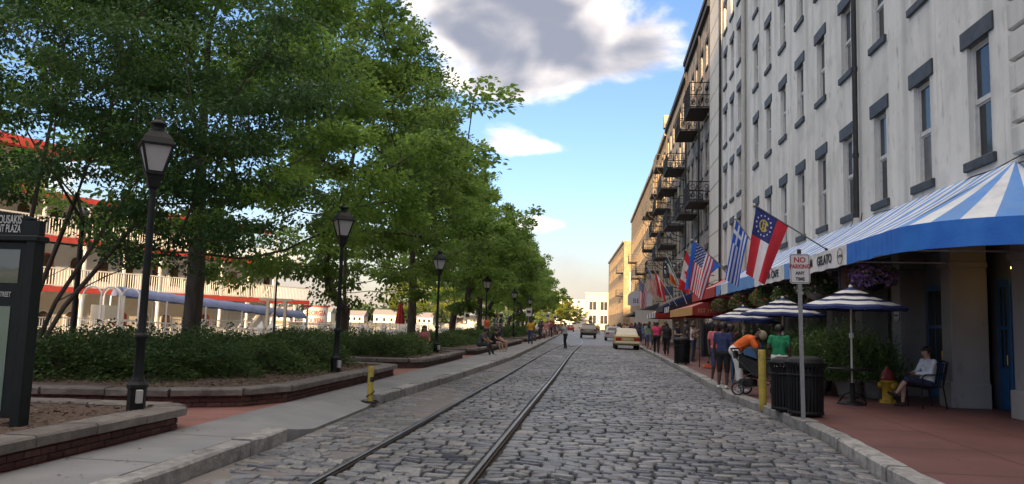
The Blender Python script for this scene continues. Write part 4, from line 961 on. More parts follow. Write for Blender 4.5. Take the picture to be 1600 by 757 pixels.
# fan over the rounded near corner: wedges of a quarter cone
for i in range(7):
    a0, a1 = R(90)*i/7*1.06, R(90)*(i+1)/7*1.06
    def fn(u, v):
        w = a0+(a1-a0)*u; rr = sl*v; return (-rr*math.cos(w), Y0-rr*math.sin(w), WZ+(AZ-WZ)*v-.05*math.sin(v*math.pi))
    st.grid(fn, 3, 6, 0 if i % 2 else 1, True)
st.build('canvas', [m_white_c, m_ltblue_c], aw)
def valance(y0, y1, m, h=.42, wrinkle=.012, name='valance', dx=0.0):
    b = MB(); n = max(6, int((y1-y0)/.06))
    b.grid(lambda u, v: (-sl-dx-wrinkle*(math.sin((y0+(y1-y0)*u)*26)+.6*math.sin((y0+u*(y1-y0))*43+1))*(v*.8+.2), y0+(y1-y0)*u, AZ+.005-h*v+.012*math.sin((y0+u*(y1-y0))*6)*v), n, 4); return b.build(name, m, aw)
b = MB()
def corner(u, v):
    w = R(95)*u; rr = sl+.006+.014*math.sin(w*17)*v+.010*math.sin(w*31+1)*v; return (-rr*math.cos(w), Y0-rr*math.sin(w), AZ+.005-.44*v)
b.grid(corner, 60, 5); b.build('valance', m_blue_c, aw)
valance(Y0, 16.75, m_blue_c, wrinkle=.016); valance(16.75, 21.0, m_white_c, .43, .002); valance(21.0, 22.2, m_ltblue_c, .43, .012); valance(22.2, 26.3, m_white_c, .43, .002); valance(26.3, 31.6, m_ltblue_c, .43, .010); valance(31.6, 33.2, m_white_c, .43, .004); valance(33.2, Y1, m_ltblue_c, .43, .008)
text('lettering', 'GELATO', .30, m_ink, (-sl-.012, 18.35, AZ-.20), FACE_STREET, aw, sx=1.0, bold=.004)
text('lettering', 'ICE CREAM', .30, m_ink, (-sl-.012, 20.0, AZ-.20), FACE_STREET, aw, sx=.92, bold=.002)
text('lettering', 'OLYMPIA CAFE', .30, m_ink, (-sl-.012, 24.2, AZ-.20), FACE_STREET, aw, sx=1.35, bold=.004)
b = MB(); b.tube([(.17*math.cos(a), .17*math.sin(a), 0) for a in np.linspace(0, 6.2832, 29)], .006, 5, caps=False); o = b.build('round_logo', m_ink, aw, (-sl-.014, 17.18, AZ-.21)); o.rotation_euler = (0, R(90), 0)
text('lettering', 'OLYMPIA', .085, m_ink, (-sl-.014, 17.18, AZ-.21), FACE_STREET, aw, ext=.002)
b = MB()
for yy in np.arange(Y0, Y1+.1, 2.55): b.bar((0, yy, AZ-.35), (-sl+.02, yy, AZ-.37), .03); b.bar((0, yy, WZ-.06), (-sl+.02, yy, AZ-.04), .03)
b.bar((-sl+.03, Y0, AZ-.4), (-sl+.03, Y1, AZ-.4), .03); b.build('frame', mat('galvanised', (.35, .36, .37), .45, metal=.6), aw)
b = MB(); b.quad((0, Y1, WZ), (0, Y1, AZ-.4), (-sl, Y1, AZ-.4), (-sl, Y1, AZ)); b.build('end_flap', m_ltblue_c, aw)
# ---------------------------------------------------------------- flags
m_pole = mat('white_pole', (.62, .62, .60), .4); m_poledark = mat('steel_pole', (.22, .22, .23), .35, metal=.7)
FC = {'r': mat('flag_red', (.66, .026, .040), .75, (.58, .022, .035), 6), 'w': mat('flag_white', (.80, .80, .80), .75, (.74, .74, .75), 6), 'b': mat('flag_navy', (.020, .028, .14), .75, (.026, .036, .17), 6), 'B': mat('flag_blue', (.022, .11, .55), .75, (.018, .09, .48), 6), 'g': mat('flag_green', (.02, .17, .09), .75), 'o': mat('flag_orange', (.62, .17, .03), .75), 'y': mat('flag_gold', (.55, .42, .05), .7), 'L': mat('flag_sky_blue', (.03, .17, .62), .75)}
KEYS = list(FC)
def star(u, v, cu, cv, rr, asp):
    x, y = (u-cu)*asp, v-cv; d = math.hypot(x, y)
    if d > rr: return False
    a = (math.atan2(x, y)) % (2*math.pi/5); a = min(a, 2*math.pi/5-a); return d < rr*.42/math.cos(a-R(36)) * 1.0 if a > 0 else True
def pat_ga(u, v, A=1.6):
    if u < .44 and v > 1/3:
        cu, cv = .22, .667; x, y = (u-cu)*A, v-cv; d = math.hypot(x, y)
        for k in range(13):
            w = 2*math.pi*k/13
            if star(u, v, cu+.245*math.sin(w)/A, cv+.245*math.cos(w), .045, A): return 'w'
        if d < .15 and (d > .115 or (abs(y+.06) < .02) or (abs(y-.03) < .017) or (abs(abs(x)-.055) < .014 and y < .03)) and not (y < -.09 and abs(x) < .05): return 'y'
        return 'b'
    return 'r' if v > 2/3 or v < 1/3 else 'w'
def pat_gr(u, v):
    if u < .38 and v > 4/9:
        y = (v-4/9)/(5/9); x = u/.38; return 'w' if abs(x-.5) < .1 or abs(y-.5) < .1 else 'B'
    return 'B' if int((1-v)*9) % 2 == 0 else 'w'
def pat_us(u, v):
    if u < .42 and v > 6/13:
        x = u/.42*11; y = (v-6/13)/(7/13)*9; i, j = round(x-.5+.0), round(y-.5)
        for (ii) in range(max(0, int(x)-1), int(x)+2):
            for jj in range(max(0, int(y)-1), int(y)+2):
                if (ii+jj) % 2 == 0 and math.hypot(x-(ii+.5), (y-(jj+.5))) < .36: return 'w'
        return 'b'
    return 'r' if int((1-v)*13) % 2 == 0 else 'w'
def pat_ca(u, v):
    if u < .25 or u > .75: return 'r'
    x, y = (u-.5)*2, v-.5; a = abs(x); w = math.atan2(a, y); d = math.hypot(a, y)
    leaf = d < .13+.17*abs(math.cos(2.6*w))**1.0*(1 if w < 2.2 else .25) or (a < .018 and -.36 < y < 0)
    return 'r' if leaf and y > -.37 else 'w'
def pat_tri(a, b, c): return lambda u, v: a if u < 1/3 else (b if u < 2/3 else c)
def pat_bar(a, b, c): return lambda u, v: a if v > 2/3 else (b if v > 1/3 else c)
def pat_blue(u, v): return 'L'
def flag(label, base, tip, lo, hb, pat, hoist, nu=90, nv=60, fold=.07, seed=0, pole_m=None, bracket=True, second=None, lo_w=1.0):
    """pole leans from base to tip; cloth hangs from the upper part of the pole; lo=(tip side, low side) lower corners"""
    t = thing('flag', label, 'flag', base, group='flags along the café fronts'); B = Vector(base)
    T = Vector(tip)-B; d = T.normalized(); p = MB(); p.tube([(0, 0, 0), T], .016, 8); p.build('pole', pole_m or m_poledark, t)
    f = MB(); f.ell(T+d*.03, (.035, .035, .035), 8, 6); f.build('finial', mat('finial_white', (.7, .68, .6), .3), t)
    b = MB(); b.tube([(0, 0, 0), -d*.06], .03, 8); b.build('bracket', m_iron, t)
    top = T-d*.03; low = T-d*(hoist+.03); l0 = Vector(lo)-B; l1 = Vector(hb)-B; rr = random.Random(seed); ph = rr.uniform(0, 6)
    f = MB()
    def fn(u, v):   # u along the fly (down), v along the hoist (1 = tip)
        a = low+(top-low)*v; c = l1+(l0-l1)*v; p = a+(c-a)*u
        w = math.sin(v*7.5+ph+u*1.6)*fold*min(1, u*2.2+.05)+math.sin(v*3.1+u*4+ph)*fold*.7*u; s = math.sin(u*math.pi)
        return p+Vector((.35*w-.0*s, w, .04*s))
    f.grid(fn, nu, nv, lambda u, v: KEYS.index(pat(u, v)), True)
    c = f.build('cloth', [FC[k] for k in KEYS], t); return t
flag('red, white and blue flag with a ring of stars and gold arch', (5.19, 18.24, 3.50), (3.60, 18.10, 4.46), (3.37, 18.0, 2.86), (3.80, 18.05, 2.62), pat_ga, .86, 130, 84, .06, 3)
flag('blue and white striped flag with a white cross in its corner', (5.19, 23.4, 3.30), (4.12, 23.6, 4.90), (3.86, 23.9, 3.08), (4.25, 23.9, 2.86), pat_gr, .62, 72, 54, .07, 5)
flag('flag of red and white stripes with white stars on navy', (5.19, 31.6, 3.80), (3.92, 31.1, 5.0), (3.60, 31, 3.12), (4.15, 31, 2.66), pat_us, 1.02, 96, 78, .09, 8)
flag('plain bright blue flag hanging just behind the stars and stripes', (5.25, 31.95, 3.95), (3.80, 31.5, 5.12), (3.50, 31.4, 3.1), (4.1, 31.4, 3.3), pat_blue, 1.55, 20, 20, .06, 9)
flag('red and white flag with a red maple leaf', (5.2, 39.0, 3.6), (4.35, 38.6, 5.4), (4.0, 38.6, 3.5), (4.5, 38.6, 3.2), pat_ca, 1.0, 72, 48, .10, 11)
flag('green, white and orange flag on a long white pole', (5.3, 46.5, 3.0), (4.1, 46.5, 5.9), (4.35, 46.5, 4.3), (4.75, 46.5, 3.9), pat_tri('g', 'w', 'o'), .85, 30, 20, .10, 12, m_pole)
flag('red, white and red flag on a white pole over the navy awning', (5.3, 52, 3.0), (3.75, 52, 5.4), (4.1, 52, 3.6), (4.6, 52, 3.2), pat_bar('r', 'w', 'r'), .95, 30, 30, .10, 13, m_pole)
flag('farther star-spangled striped flag on a leaning white pole', (5.3, 57, 3.2), (3.6, 57, 6.0), (4.0, 57, 4.0), (4.4, 57, 3.7), pat_us, .9, 60, 52, .10, 14, m_pole)
flag('farthest small star-spangled flag near the shop signs', (5.3, 66, 3.2), (3.6, 66, 5.6), (3.5, 66, 3.3), (4.0, 66, 3.0), pat_us, 1.2, 60, 52, .10, 15, m_pole)
# string lights between building fronts
t = thing('string_lights', 'string of small white bulbs in front of the dark stone facade', 'string lights', (5.6, 44, 6.6))
pts = [(0.4*math.sin(i*.4), i*1.3, -.55*math.sin(math.pi*((i % 6)/6))) for i in range(19)]
MB().tube(pts, .01, 4).build('wire', m_cable, t)
for p in pts[1::1]:
    MB().ell((p[0], p[1], p[2]-.07), (.055, .055, .075), 6, 5).build('bulb', mat('bulb_glass', (.8, .8, .75), .3), t)
# ---------------------------------------------------------------- no parking sign
t = thing('parking_sign', 'white NO PARKING ANY TIME sign on a grey steel post', 'sign', (3.42, 13.35, .14)); t.rotation_euler = (0, R(-1.0), R(4))
b = MB(); b.b2((-.03, -.012, -.1), (.03, -.006, 2.78)); b.b2((-.03, -.006, -.1), (-.022, .022, 2.78)); b.b2((.022, -.006, -.1), (.03, .022, 2.78)); b.build('post', mat('galv_post', (.24, .25, .26), .5, (.30, .31, .32), 12, metal=.3), t)
def rrect(w, h, rad, n=5):
    P = []
    for cx, cy, a0 in ((w/2-rad, h/2-rad, 0), (-w/2+rad, h/2-rad, 90), (-w/2+rad, -h/2+rad, 180), (w/2-rad, -h/2+rad, 270)):
        for k in range(n+1): a = R(a0+90*k/n); P.append((cx+rad*math.cos(a), cy+rad*math.sin(a)))
    return P
b = MB(); b.prism(rrect(.335, .50, .04), 1, -.022, -.016); b.build('plate', mat('sign_plate', (.60, .59, .575), .5, (.66, .65, .635), 6), t, (0, 0, 2.50))
P1, P2 = rrect(.312, .477, .034), rrect(.294, .459, .027); b = MB(); n = len(P1)
b.add([(x, -.0235, z) for x, z in P1]+[(x, -.0235, z) for x, z in P2], [[k, (k+1) % n, n+(k+1) % n, n+k] for k in range(n)]); b.build('border', mat('sign_dark', (.04, .035, .035), .5), t, (0, 0, 2.5))
m_sred = mat('sign_red', (.42, .02, .03), .5)
for s, z, sz, m, sx in (('NO', 2.645, .125, m_sred, 1.0), ('PARKING', 2.535, .10, m_sred, .82), ('ANY', 2.425, .075, MATS['sign_dark'], .95), ('TIME', 2.325, .075, MATS['sign_dark'], .95)):
    text('lettering', s, sz, m, (0, -.0245, z), FACE_NEAR, t, ext=.001, bold=.003, sx=sx)
b = MB(); b.b2((-.03, -.02, 2.755), (.03, .01, 2.83)); b.build('post_cap', m_iron, t)
# ---------------------------------------------------------------- litter bins with slatted, flared sides
m_binb = mat('black_powdercoat', (.007, .0075, .009), .55, (.011, .012, .014), 9, spec=.25)
def litter_bin(label, loc, s=1.0):
    t = thing('litter_bin', label, 'trash can', loc, group='black slatted litter bins'); t.scale = (s, s, s)
    n = 30; sm = MB(); w = .019
    pts = [(.285, .05), (.29, .70), (.30, .82), (.345, .93)]
    for i in range(len(pts)-1):
        (r0, z0), (r1, z1) = pts[i], pts[i+1]; sm.add([(r0, -w, z0), (r0, w, z0), (r1, w, z1), (r1, -w, z1), (r0+.012, -w, z0), (r0+.012, w, z0), (r1+.012, w, z1), (r1+.012, -w, z1)], [[0, 3, 2, 1], [4, 5, 6, 7], [0, 4, 7, 3], [1, 2, 6, 5], [3, 7, 6, 2], [0, 1, 5, 4]])
    me = sm.mesh('slat', m_binb)
    for i in range(n): ob('slat', me, t, None, 2*math.pi*i/n)
    b = MB(); b.lathe([(.30, .04), (.305, .04), (.305, .10), (.298, .10)], 32); b.build('band', m_binb, t); b = MB(); b.lathe([(.302, .70), (.312, .70), (.312, .745), (.302, .745)], 32); b.build('band', m_binb, t); b = MB(); b.tube([(.352*math.cos(a), .352*math.sin(a), .94) for a in np.linspace(0, 6.2832, 33)], .012, 6, caps=False); b.build('band', m_binb, t)
    MB().lathe([(.0, .06), (.26, .06), (.265, .84), (.25, .84), (.245, .09), (0, .09)], 24).build('liner', mat('liner_plastic', (.02, .02, .02), .6), t)
    MB().lathe([(.33, .88), (.30, .99), (.20, 1.045), (.17, 1.03), (.19, .98)], 28).build('lid', m_binb, t)
    for i in range(4): MB().lathe([(.03, 0), (.03, .05), (.012, .06)], 8).build('foot', m_binb, t, (.22*math.cos(i*1.57+.7), .22*math.sin(i*1.57+.7), 0))
    return t
litter_bin('nearest black slatted bin, beside the no parking post', (3.62, 13.98, .14), .98)
litter_bin('black slatted bin tucked behind the nearest bin', (3.47, 14.62, .14), .94)
litter_bin('black slatted bin farther along, by the group of women', (3.42, 31.6, .14), 1.02)
# yellow bollards
m_yb = mat('yellow_paint', (.46, .35, .05), .6, (.36, .27, .045), 5, .3, 20, dirt=(.16, .12, .06), dscale=4)
def bollard(label, loc, h, r, worn=False):
    t = thing('bollard', label, 'bollard', loc); b = MB(); b.lathe([(r, -.1), (r, h-.02), (r*.85, h), (0, h)], 12); o = b.build('post', m_yb, t); o.rotation_euler = (R(.5), R(-1), 0)
    if worn:
        c = MB(); rr = random.Random(2)
        for k in range(14): a = k*.7; c.tube([(.13*math.cos(a+q*.5)*(1+.3*rr.random()), .13*math.sin(a+q*.5)*(1+.3*rr.random()), .03+.02*rr.random()) for q in range(4)], .014, 5)
        for k in range(8): c.tube([(r*1.15*math.cos(k), r*1.15*math.sin(k), .02+k*.03), (r*1.15*math.cos(k+.7), r*1.15*math.sin(k+.7), .05+k*.03)], .012, 5)
        c.build('chain', m_iron_r, t); MB().lathe([(r*2.2, 0), (r*1.7, .03), (r*1.1, .05)], 12).build('base_collar', mat('old_asphalt', (.05, .05, .05), .9), t)
        MB().lathe([(r+.002, 0), (r+.004, .01), (r+.004, .08), (r+.002, .09)], 12).build('rust_band', m_iron_r, t, (0, 0, .40))
bollard('tall yellow bollard beside the black bins on the right pavement', (3.26, 15.7, .14), 1.07, .075)
bollard('short worn yellow bollard with a chain at its foot, left of the rails', (-4.13, 14.05, .03), .68, .058, True)
# ---------------------------------------------------------------- parasols and café tables
def parasol(label, loc, rad=1.08, rz=0.0, top=2.40):
    t = thing('parasol', label, 'parasol', loc, rz, group='navy and white café parasols'); n = 8; rim = top-.36
    def ring(r0, z0, r1, z1, mi, mb):
        V = []
        for k in range(n):
            a0, a1 = 2*math.pi*k/n, 2*math.pi*(k+1)/n
            for q in range(2):
                b0, b1 = a0+(a1-a0)*q/2, a0+(a1-a0)*(q+1)/2
                f = lambda r, z, a: (r*math.cos(a)*(.95 if abs(((a-a0)/(a1-a0))-.5) < .01 else 1), r*math.sin(a)*(.95 if abs(((a-a0)/(a1-a0))-.5) < .01 else 1), z-(.02*r if abs(((a-a0)/(a1-a0))-.5) < .01 else 0))
                mb.add([f(r0, z0, b0), f(r1, z1, b0), f(r1, z1, b1), f(r0, z0, b1)], [[0, 1, 2, 3]], mi)
    zz = lambda q: top-.02-(top-.02-rim)*(q**1.12)
    c = MB(); q = [0.10, .44, .66, .84, 1.0]; cols = [1, 0, 1, 0]
    cols = [0, 1, 0, 1]
    q = [.28, .50, .70, .88, 1.0]; cols = [0, 1, 1, 0]; cols = [0, 1, 0, 0]
    q = [.26, .42, .58, .70, .88, 1.0]; cols = [0, 1, 0, 1, 0]
    for i in range(5): ring(rad*q[i], zz(q[i]), rad*q[i+1], zz(q[i+1]), cols[i], c)
    ring(rad, zz(1), rad, zz(1)-.05, 0, c)
    c.build('canopy', [m_navy, m_offw], t)
    v = MB(); ring(.02, top+.05, rad*.17, top-.015, 0, v); ring(rad*.17, top-.015, rad*.33, zz(.30)+.03, 1, v); v.build('vent_cap', [m_navy, m_offw], t)
    MB().lathe([(0, top+.11), (.04, top+.085), (.045, top+.05), (.02, top+.03)], 10).build('finial', m_offw, t)
    MB().tube([(0, 0, .08), (0, 0, top)], .021, 10).build('pole', mat('cream_pole', (.60, .58, .52), .4), t)
    MB().lathe([(.045, 1.35), (.05, 1.40), (.045, 1.45)], 10).build('crank_hub', m_offw, t)
    for k in range(8):
        a = 2*math.pi*k/8; MB().bar((.06*math.cos(a), .06*math.sin(a), top-.04), (rad*.98*math.cos(a), rad*.98*math.sin(a), zz(1)-.02), .014).build('rib', m_offw, t)
    MB().lathe([(.27, 0), (.27, .03), (.22, .055), (.06, .08), (.05, .42), (.03, .44), (.03, .1)], 20).build('base', m_binb, t)
    return t
parasol('nearest navy and white striped parasol, left of the hydrant', (5.22, 16.6, .14), 1.09, R(12), 2.34)
parasol('second navy and white parasol from the hydrant', (4.78, 20.6, .14), 1.05, R(30), 2.24)
parasol('third navy and white parasol from the hydrant', (4.78, 26.0, .14), 1.02, R(5), 2.16)
parasol('farthest navy and white parasol, nearest the red awnings', (5.55, 28.6, .14), 1.0, R(20), 2.12)
def cafe_table(label, loc, r=.42):
    t = thing('cafe_table', label, 'table', loc, group='round black café tables'); MB().lathe([(0, .70), (r, .70), (r+.01, .715), (r, .73), (0, .73)], 24).build('table_top', m_binb, t)
    MB().lathe([(.03, .05), (.03, .70)], 8).build('column', m_binb, t)
    for k in range(4):
        a = k*math.pi/2+.4; MB().tube([(.03*math.cos(a), .03*math.sin(a), .25), (.25*math.cos(a), .25*math.sin(a), .18), (.36*math.cos(a), .36*math.sin(a), .02)], .014, 5).build('leg', m_binb, t)
for lab, x, y in (('round black table under the nearest parasol', 5.22, 16.62), ('round black table under the second parasol', 4.78, 20.62), ('round black table under the third parasol', 4.78, 26.02)): cafe_table(lab, (x, y, .14), .45)
def metal_chair(name, label, loc, rz, group=None):
    t = thing(name, label, 'chair', loc, rz, group)
    # front is -Y
    b = MB(); b.b2((-.24, -.24, .42), (.24, .22, .445), ch=.008); b.build('seat', m_binb, t)
    b = MB()
    for i in range(7): x = -.2+.4*i/6; b.tube([(x, .23, .46), (x, .27, .68), (x*.95, .33, .90)], .011, 5)
    b.tube([(-.24, .22, .44), (-.24, .28, .7), (-.22, .34, .91), (-.1, .35, .94), (.1, .35, .94), (.22, .34, .91), (.24, .28, .7), (.24, .22, .44)], .015, 6); b.build('backrest', m_binb, t)
    for s in (-1, 1):
        MB().tube([(.24*s, -.22, 0), (.25*s, -.24, .42), (.26*s, -.23, .62), (.26*s, -.15, .665), (.26*s, .15, .67), (.25*s, .30, .74)], .014, 6).build('armrest', m_binb, t)
        MB().tube([(.23*s, .30, 0), (.24*s, .22, .43)], .014, 6).build('leg', m_binb, t)
    return t
# hydrant
def hydrant(label, loc):
    t = thing('fire_hydrant', label, 'hydrant', loc); m1 = mat('hydrant_yellow', (.52, .34, .035), .5, (.46, .29, .03), 6, .2, dirt=(.3, .19, .05), dscale=5); m2 = mat('hydrant_red', (.22, .022, .025), .5, (.17, .018, .02), 6)
    MB().lathe([(.17, 0), (.17, .04), (.115, .05), (.11, .10), (.105, .42), (.135, .43), (.135, .47), (.12, .48)], 18).build('barrel', m1, t)
    MB().lathe([(.125, .48), (.15, .485), (.15, .52), (.125, .53), (.12, .60), (.09, .67), (.045, .70), (.045, .73), (.025, .735), (.025, .77), (0, .77)], 18).build('bonnet', m2, t)
    for ax, r0, l in ((R(90), .062, .19), (R(-90), .062, .19), (R(180), .08, .21)):
        b = MB(); b.lathe([(r0, .05), (r0, l-.05), (r0*1.25, l-.05), (r0*1.25, l), (.02, l), (.02, l+.03), (0, l+.03)], 12); o = b.build('nozzle', m1, t, (0, 0, .36)); o.rotation_euler = (R(90), 0, ax-R(90)+R(30))
    for k in range(8): MB().lathe([(.014, 0), (.014, .03), (0, .03)], 6).build('bolt', m1, t, (.15*math.cos(k*.785), .15*math.sin(k*.785), .04))
hydrant('yellow fire hydrant with a dark red bonnet beside the seated woman', (6.16, 17.3, .14))
# ---------------------------------------------------------------- potted greenery along the shopfront
m_pot = mat('stone_pot', (.20, .19, .17), .85, (.26, .245, .22), 6, .4, 25, rng=.15)
def pot_kit(): 
    return MB().lathe([(.20, 0), (.24, .05), (.30, .34), (.34, .38), (.34, .42), (.30, .42), (.28, .36), (0, .36)], 20).mesh('pot', m_pot)
pot_me = pot_kit()
rr = random.Random(6)
pots = [(5.75, 18.5, 1.15, 'broad leafy plant in a stone pot behind the nearest parasol'), (5.1, 18.9, 1.0, 'leafy potted plant left of the nearest parasol pole'), (6.3, 18.4, .95, 'dark potted plant just behind the hydrant'), (5.6, 20.2, 1.2, 'tall potted shrub between first and second parasols'), (5.9, 22.0, 1.1, 'potted shrub near the second parasol, by the shop windows'), (5.6, 23.6, 1.0, 'potted shrub behind the person in green'), (5.7, 26.2, 1.1, 'potted shrub between second and third parasols'), (5.8, 28.4, 1.0, 'potted shrub behind the third parasol'), (5.6, 30.6, 1.1, 'farthest potted shrub before the red awning')]
for x, y, s, lab in pots:
    t = thing('potted_shrub', lab, 'plant', (x, y, .14), rr.uniform(0, 6), 'potted shrubs along the café front'); ob('pot', pot_me, t); k = rr.randrange(4)
    a = ob('trunk', SHRUBS[k][0], t, (0, 0, .36)); b = ob('crown', SHRUBS[k][1], t, (0, 0, .36)); 
    for q in (a, b): q.scale = (.78*s, .78*s, 1.05*s)
# hanging baskets
def basket_kit(seed, cols, n=1500, nf=420, R0=.42):
    r = np.random.default_rng(seed); u = unit(r.normal(0, 1, (n+nf, 3))); u[:, 2] = np.where(u[:, 2] < -.5, -.5*r.random(n+nf), u[:, 2]); rad = r.random(n+nf)**.25; rad[n:] = r.uniform(.92, 1.08, nf)
    p = u*rad[:, None]*np.array([R0, R0, R0*.75]); D = unit(u+r.normal(0, .5, (n+nf, 3))); Nn = unit(u+r.normal(0, .4, (n+nf, 3))); D[n:] = unit(np.cross(Nn[n:], r.normal(0, 1, (nf, 3))))
    L_ = np.where(np.arange(n+nf) < n, .07, .065)*r.uniform(.7, 1.2, n+nf); W = np.where(np.arange(n+nf) < n, .45, .95)*L_
    V, F, k = leaf_geo(p, D, Nn, L_, W); mi = np.zeros(n+nf, int); mi[n:] = 1+r.integers(0, len(cols), nf)
    return np_mesh('flowers', V, F, [m_shrub]+cols, np.clip(.3+.5*r.random(n+nf), 0, 1), mi=mi)
m_pur = mat('purple_petals', (.22, .10, .34), .7); m_lil = mat('lilac_petals', (.36, .22, .46), .7); m_pk = mat('pink_petals', (.42, .10, .16), .7); m_rd = mat('red_petals', (.42, .05, .03), .7); m_wh = mat('white_petals', (.6, .58, .55), .7); m_or = mat('orange_petals', (.5, .16, .03), .7)
def hanging_basket(label, loc, me, s=1.0, rod=.7):
    t = thing('hanging_basket', label, 'flower basket', loc, group='hanging flower baskets under the awning'); o = ob('flowers', me, t); o.scale = (s, s, s)
    MB().lathe([(0, -.30*s), (.18*s, -.24*s), (.27*s, -.05*s), (.28*s, 0)], 14).build('basket', m_pot if 'purple' not in label else m_binb, t)
    b = MB()
    for k in range(3): b.tube([(.27*s*math.cos(k*2.1), .27*s*math.sin(k*2.1), 0), (0, 0, rod)], .006, 4)
    b.build('chain', m_iron, t)
bk = [basket_kit(1, [m_pur, m_lil, m_pur], 1500, 900, .45), basket_kit(2, [m_pk, m_rd], 1800, 160), basket_kit(3, [m_rd, m_or], 1800, 120), basket_kit(4, [m_pk, m_wh], 1800, 90)]
hanging_basket('hanging basket brimming with purple and lilac flowers', (5.98, 17.5, 2.82), bk[0], 1.05, .55)
for lab, x, y, z, k, s in (('green hanging basket right of the parking sign, few flowers', 5.7, 20.9, 2.75, 3, 1.15), ('hanging basket of pink flowers above the second parasol', 5.6, 23.4, 2.6, 3, 1.1), ('hanging basket with orange-red flowers below the striped flag', 5.5, 26.0, 2.6, 2, 1.15), ('hanging basket of pink-red flowers above the farthest parasols', 5.4, 29.5, 2.55, 1, 1.2), ('farthest hanging basket with red flowers by the red awning', 5.2, 33.2, 2.55, 1, 1.0)): hanging_basket(lab, (x, y, z), bk[k], s)
# hanging menu sign under the awning
t = thing('hanging_sign', 'brown framed ice cream sign hanging under the awning beside purple flowers', 'sign', (5.95, 18.75, 2.84)); t.rotation_euler.z = R(8)
b = MB(); b.prism([(-.33, .30), (.33, .30), (.33, -.22), (.24, -.30), (-.24, -.30), (-.33, -.22)], 1, -.02, .02); b.build('frame', mat('sign_navy', (.06, .085, .13), .6), t)
b = MB(); b.prism([(-.29, .26), (.29, .26), (.29, -.19), (.22, -.26), (-.22, -.26), (-.29, -.19)], 1, -.026, -.0205); b.build('board', mat('sign_brown', (.26, .14, .115), .6, (.31, .17, .14), 4), t)
text('lettering', 'ICE CREAM', .105, mat('sign_gold', (.42, .30, .16), .6), (0, -.028, .12), FACE_NEAR, t, ext=.002); text('lettering', 'Cones', .14, MATS['sign_ink'], (0, -.028, -.12), FACE_NEAR, t, ext=.002)
MB().bar((-.25, 0, .3), (-.25, 0, .42), .012).build('hanger', m_iron, t); MB().bar((.25, 0, .3), (.25, 0, .42), .012).build('hanger', m_iron, t)
# ---------------------------------------------------------------- awnings and shop signs farther along
m_red_c = mat('red_canvas', (.42, .035, .03), .75, (.36, .03, .026), 3, .2, 20); m_pink_c = mat('faded_pink_canvas', (.55, .24, .22), .8, (.60, .30, .27), 3, .2, 20); m_dkred_c = mat('dark_red_canvas', (.34, .03, .03), .8, (.29, .025, .026), 3, .2, 20); m_gold_c = mat('gold_canvas', (.52, .28, .08), .8, (.58, .33, .10), 3, .2, 20); m_blk_c = mat('black_canvas', (.016, .018, .026), .8, (.025, .027, .036), 3, .2, 20)
def awning(label, y0, y1, x0, zf, zw, val, mats, stripes=0, xw=FX):
    """mats: slope, slope2, valance, end"""
    t = thing('awning', label, 'awning', (xw, y0, 0)); L_ = y1-y0; sl = xw-x0; n = max(1, stripes or 1); b = MB()
    for i in range(n): b.grid(lambda u, v: (-sl*v, L_*(i+u)/n, zw+(zf-zw)*v-.06*math.sin(v*math.pi)), 2, 5, i % 2)
    b.build('canvas', [mats[0], mats[1]], t)
    b = MB(); m = max(2, stripes)
    for i in range(m): b.grid(lambda u, v: (-sl-.012*math.sin((i+u)*5+v), L_*(i+u)/m, zf-val*v), 4, 2, i % 2)
    b.build('valance', [mats[2], mats[2] if len(mats) < 5 else mats[4]], t)
    for q in (0, L_): MB().add([(0, q, zw), (-sl, q, zf), (-sl, q, zf-val), (0, q, zf-val)], [[0, 1, 2, 3]]).build('end_panel', mats[3], t)
    return t
awning('red awning with a faded slope just beyond the striped awning', 35.0, 43.2, 5.2, 3.45, 4.5, .45, (m_pink_c, m_pink_c, m_red_c, m_red_c))
t = awning('low red awning lettered EST 1973 with gold valance', 37.6, 49, 4.55, 2.62, 3.55, .42, (m_pink_c, m_pink_c, m_gold_c, m_dkred_c))
text('lettering', 'EST 1973', .26, mat('gold_letter', (.50, .36, .12), .5), (-2.05, -.012, 2.42), FACE_NEAR, t, ext=.004, sx=.9)
awning('yellow and black striped awning beyond the red ones', 53.5, 57.5, 4.9, 3.0, 3.9, .4, (mat('yellow_canvas', (.55, .45, .16), .8), m_blk_c, m_white_c, m_blk_c, m_blk_c), 6)
awning('navy awning between the yellow striped and the black striped awnings', 58.2, 65, 4.9, 3.15, 4.3, .4, (m_blk_c, m_blk_c, m_blk_c, m_navy))
awning('awning striped black and white with a red edge', 66, 76, 4.9, 2.8, 3.9, .45, (m_red_c, m_white_c, m_white_c, m_red_c, m_blk_c), 9)
awning('long grey metal awning far down the pavement', 92, 118, 4.3, 3.2, 4.4, .25, (m_slate, m_slate, m_slate, m_slate))
def shop_sign(label, loc, w, h, m, lines, ink, arch=False, size=.3):
    t = thing('shop_sign', label, 'sign', loc); P = [(-w/2, -h/2), (w/2, -h/2), (w/2, h/2)]+([(w/2*math.cos(R(a)), h/2+w*.22*math.sin(R(a))) for a in range(15, 180, 15)] if arch else [])+[(-w/2, h/2)]
    b = MB(); b.prism(P, 1, -.04, .04); b.build('board', m, t)
    for i, (s, z) in enumerate(lines): text('lettering', s, size, ink, (0, -.045, z), FACE_NEAR, t, ext=.003)
    MB().bar((w/2, 0, 0), (w/2+1.2, 0, 0), .05).build('bracket', m_iron, t); return t
shop_sign('pale arched BEER sign above the far right pavement', (4.6, 84, 4.3), 2.6, 1.0, mat('sign_pale', (.55, .57, .60), .6), [('BEER', -.02)], MATS['sign_ink'], True, .7)
shop_sign('small dark hanging sign near the far flags', (5.3, 61, 4.4), 1.2, .7, MATS['sign_navy'], [('THE SHOP', 0)][:0], MATS['sign_gold'])
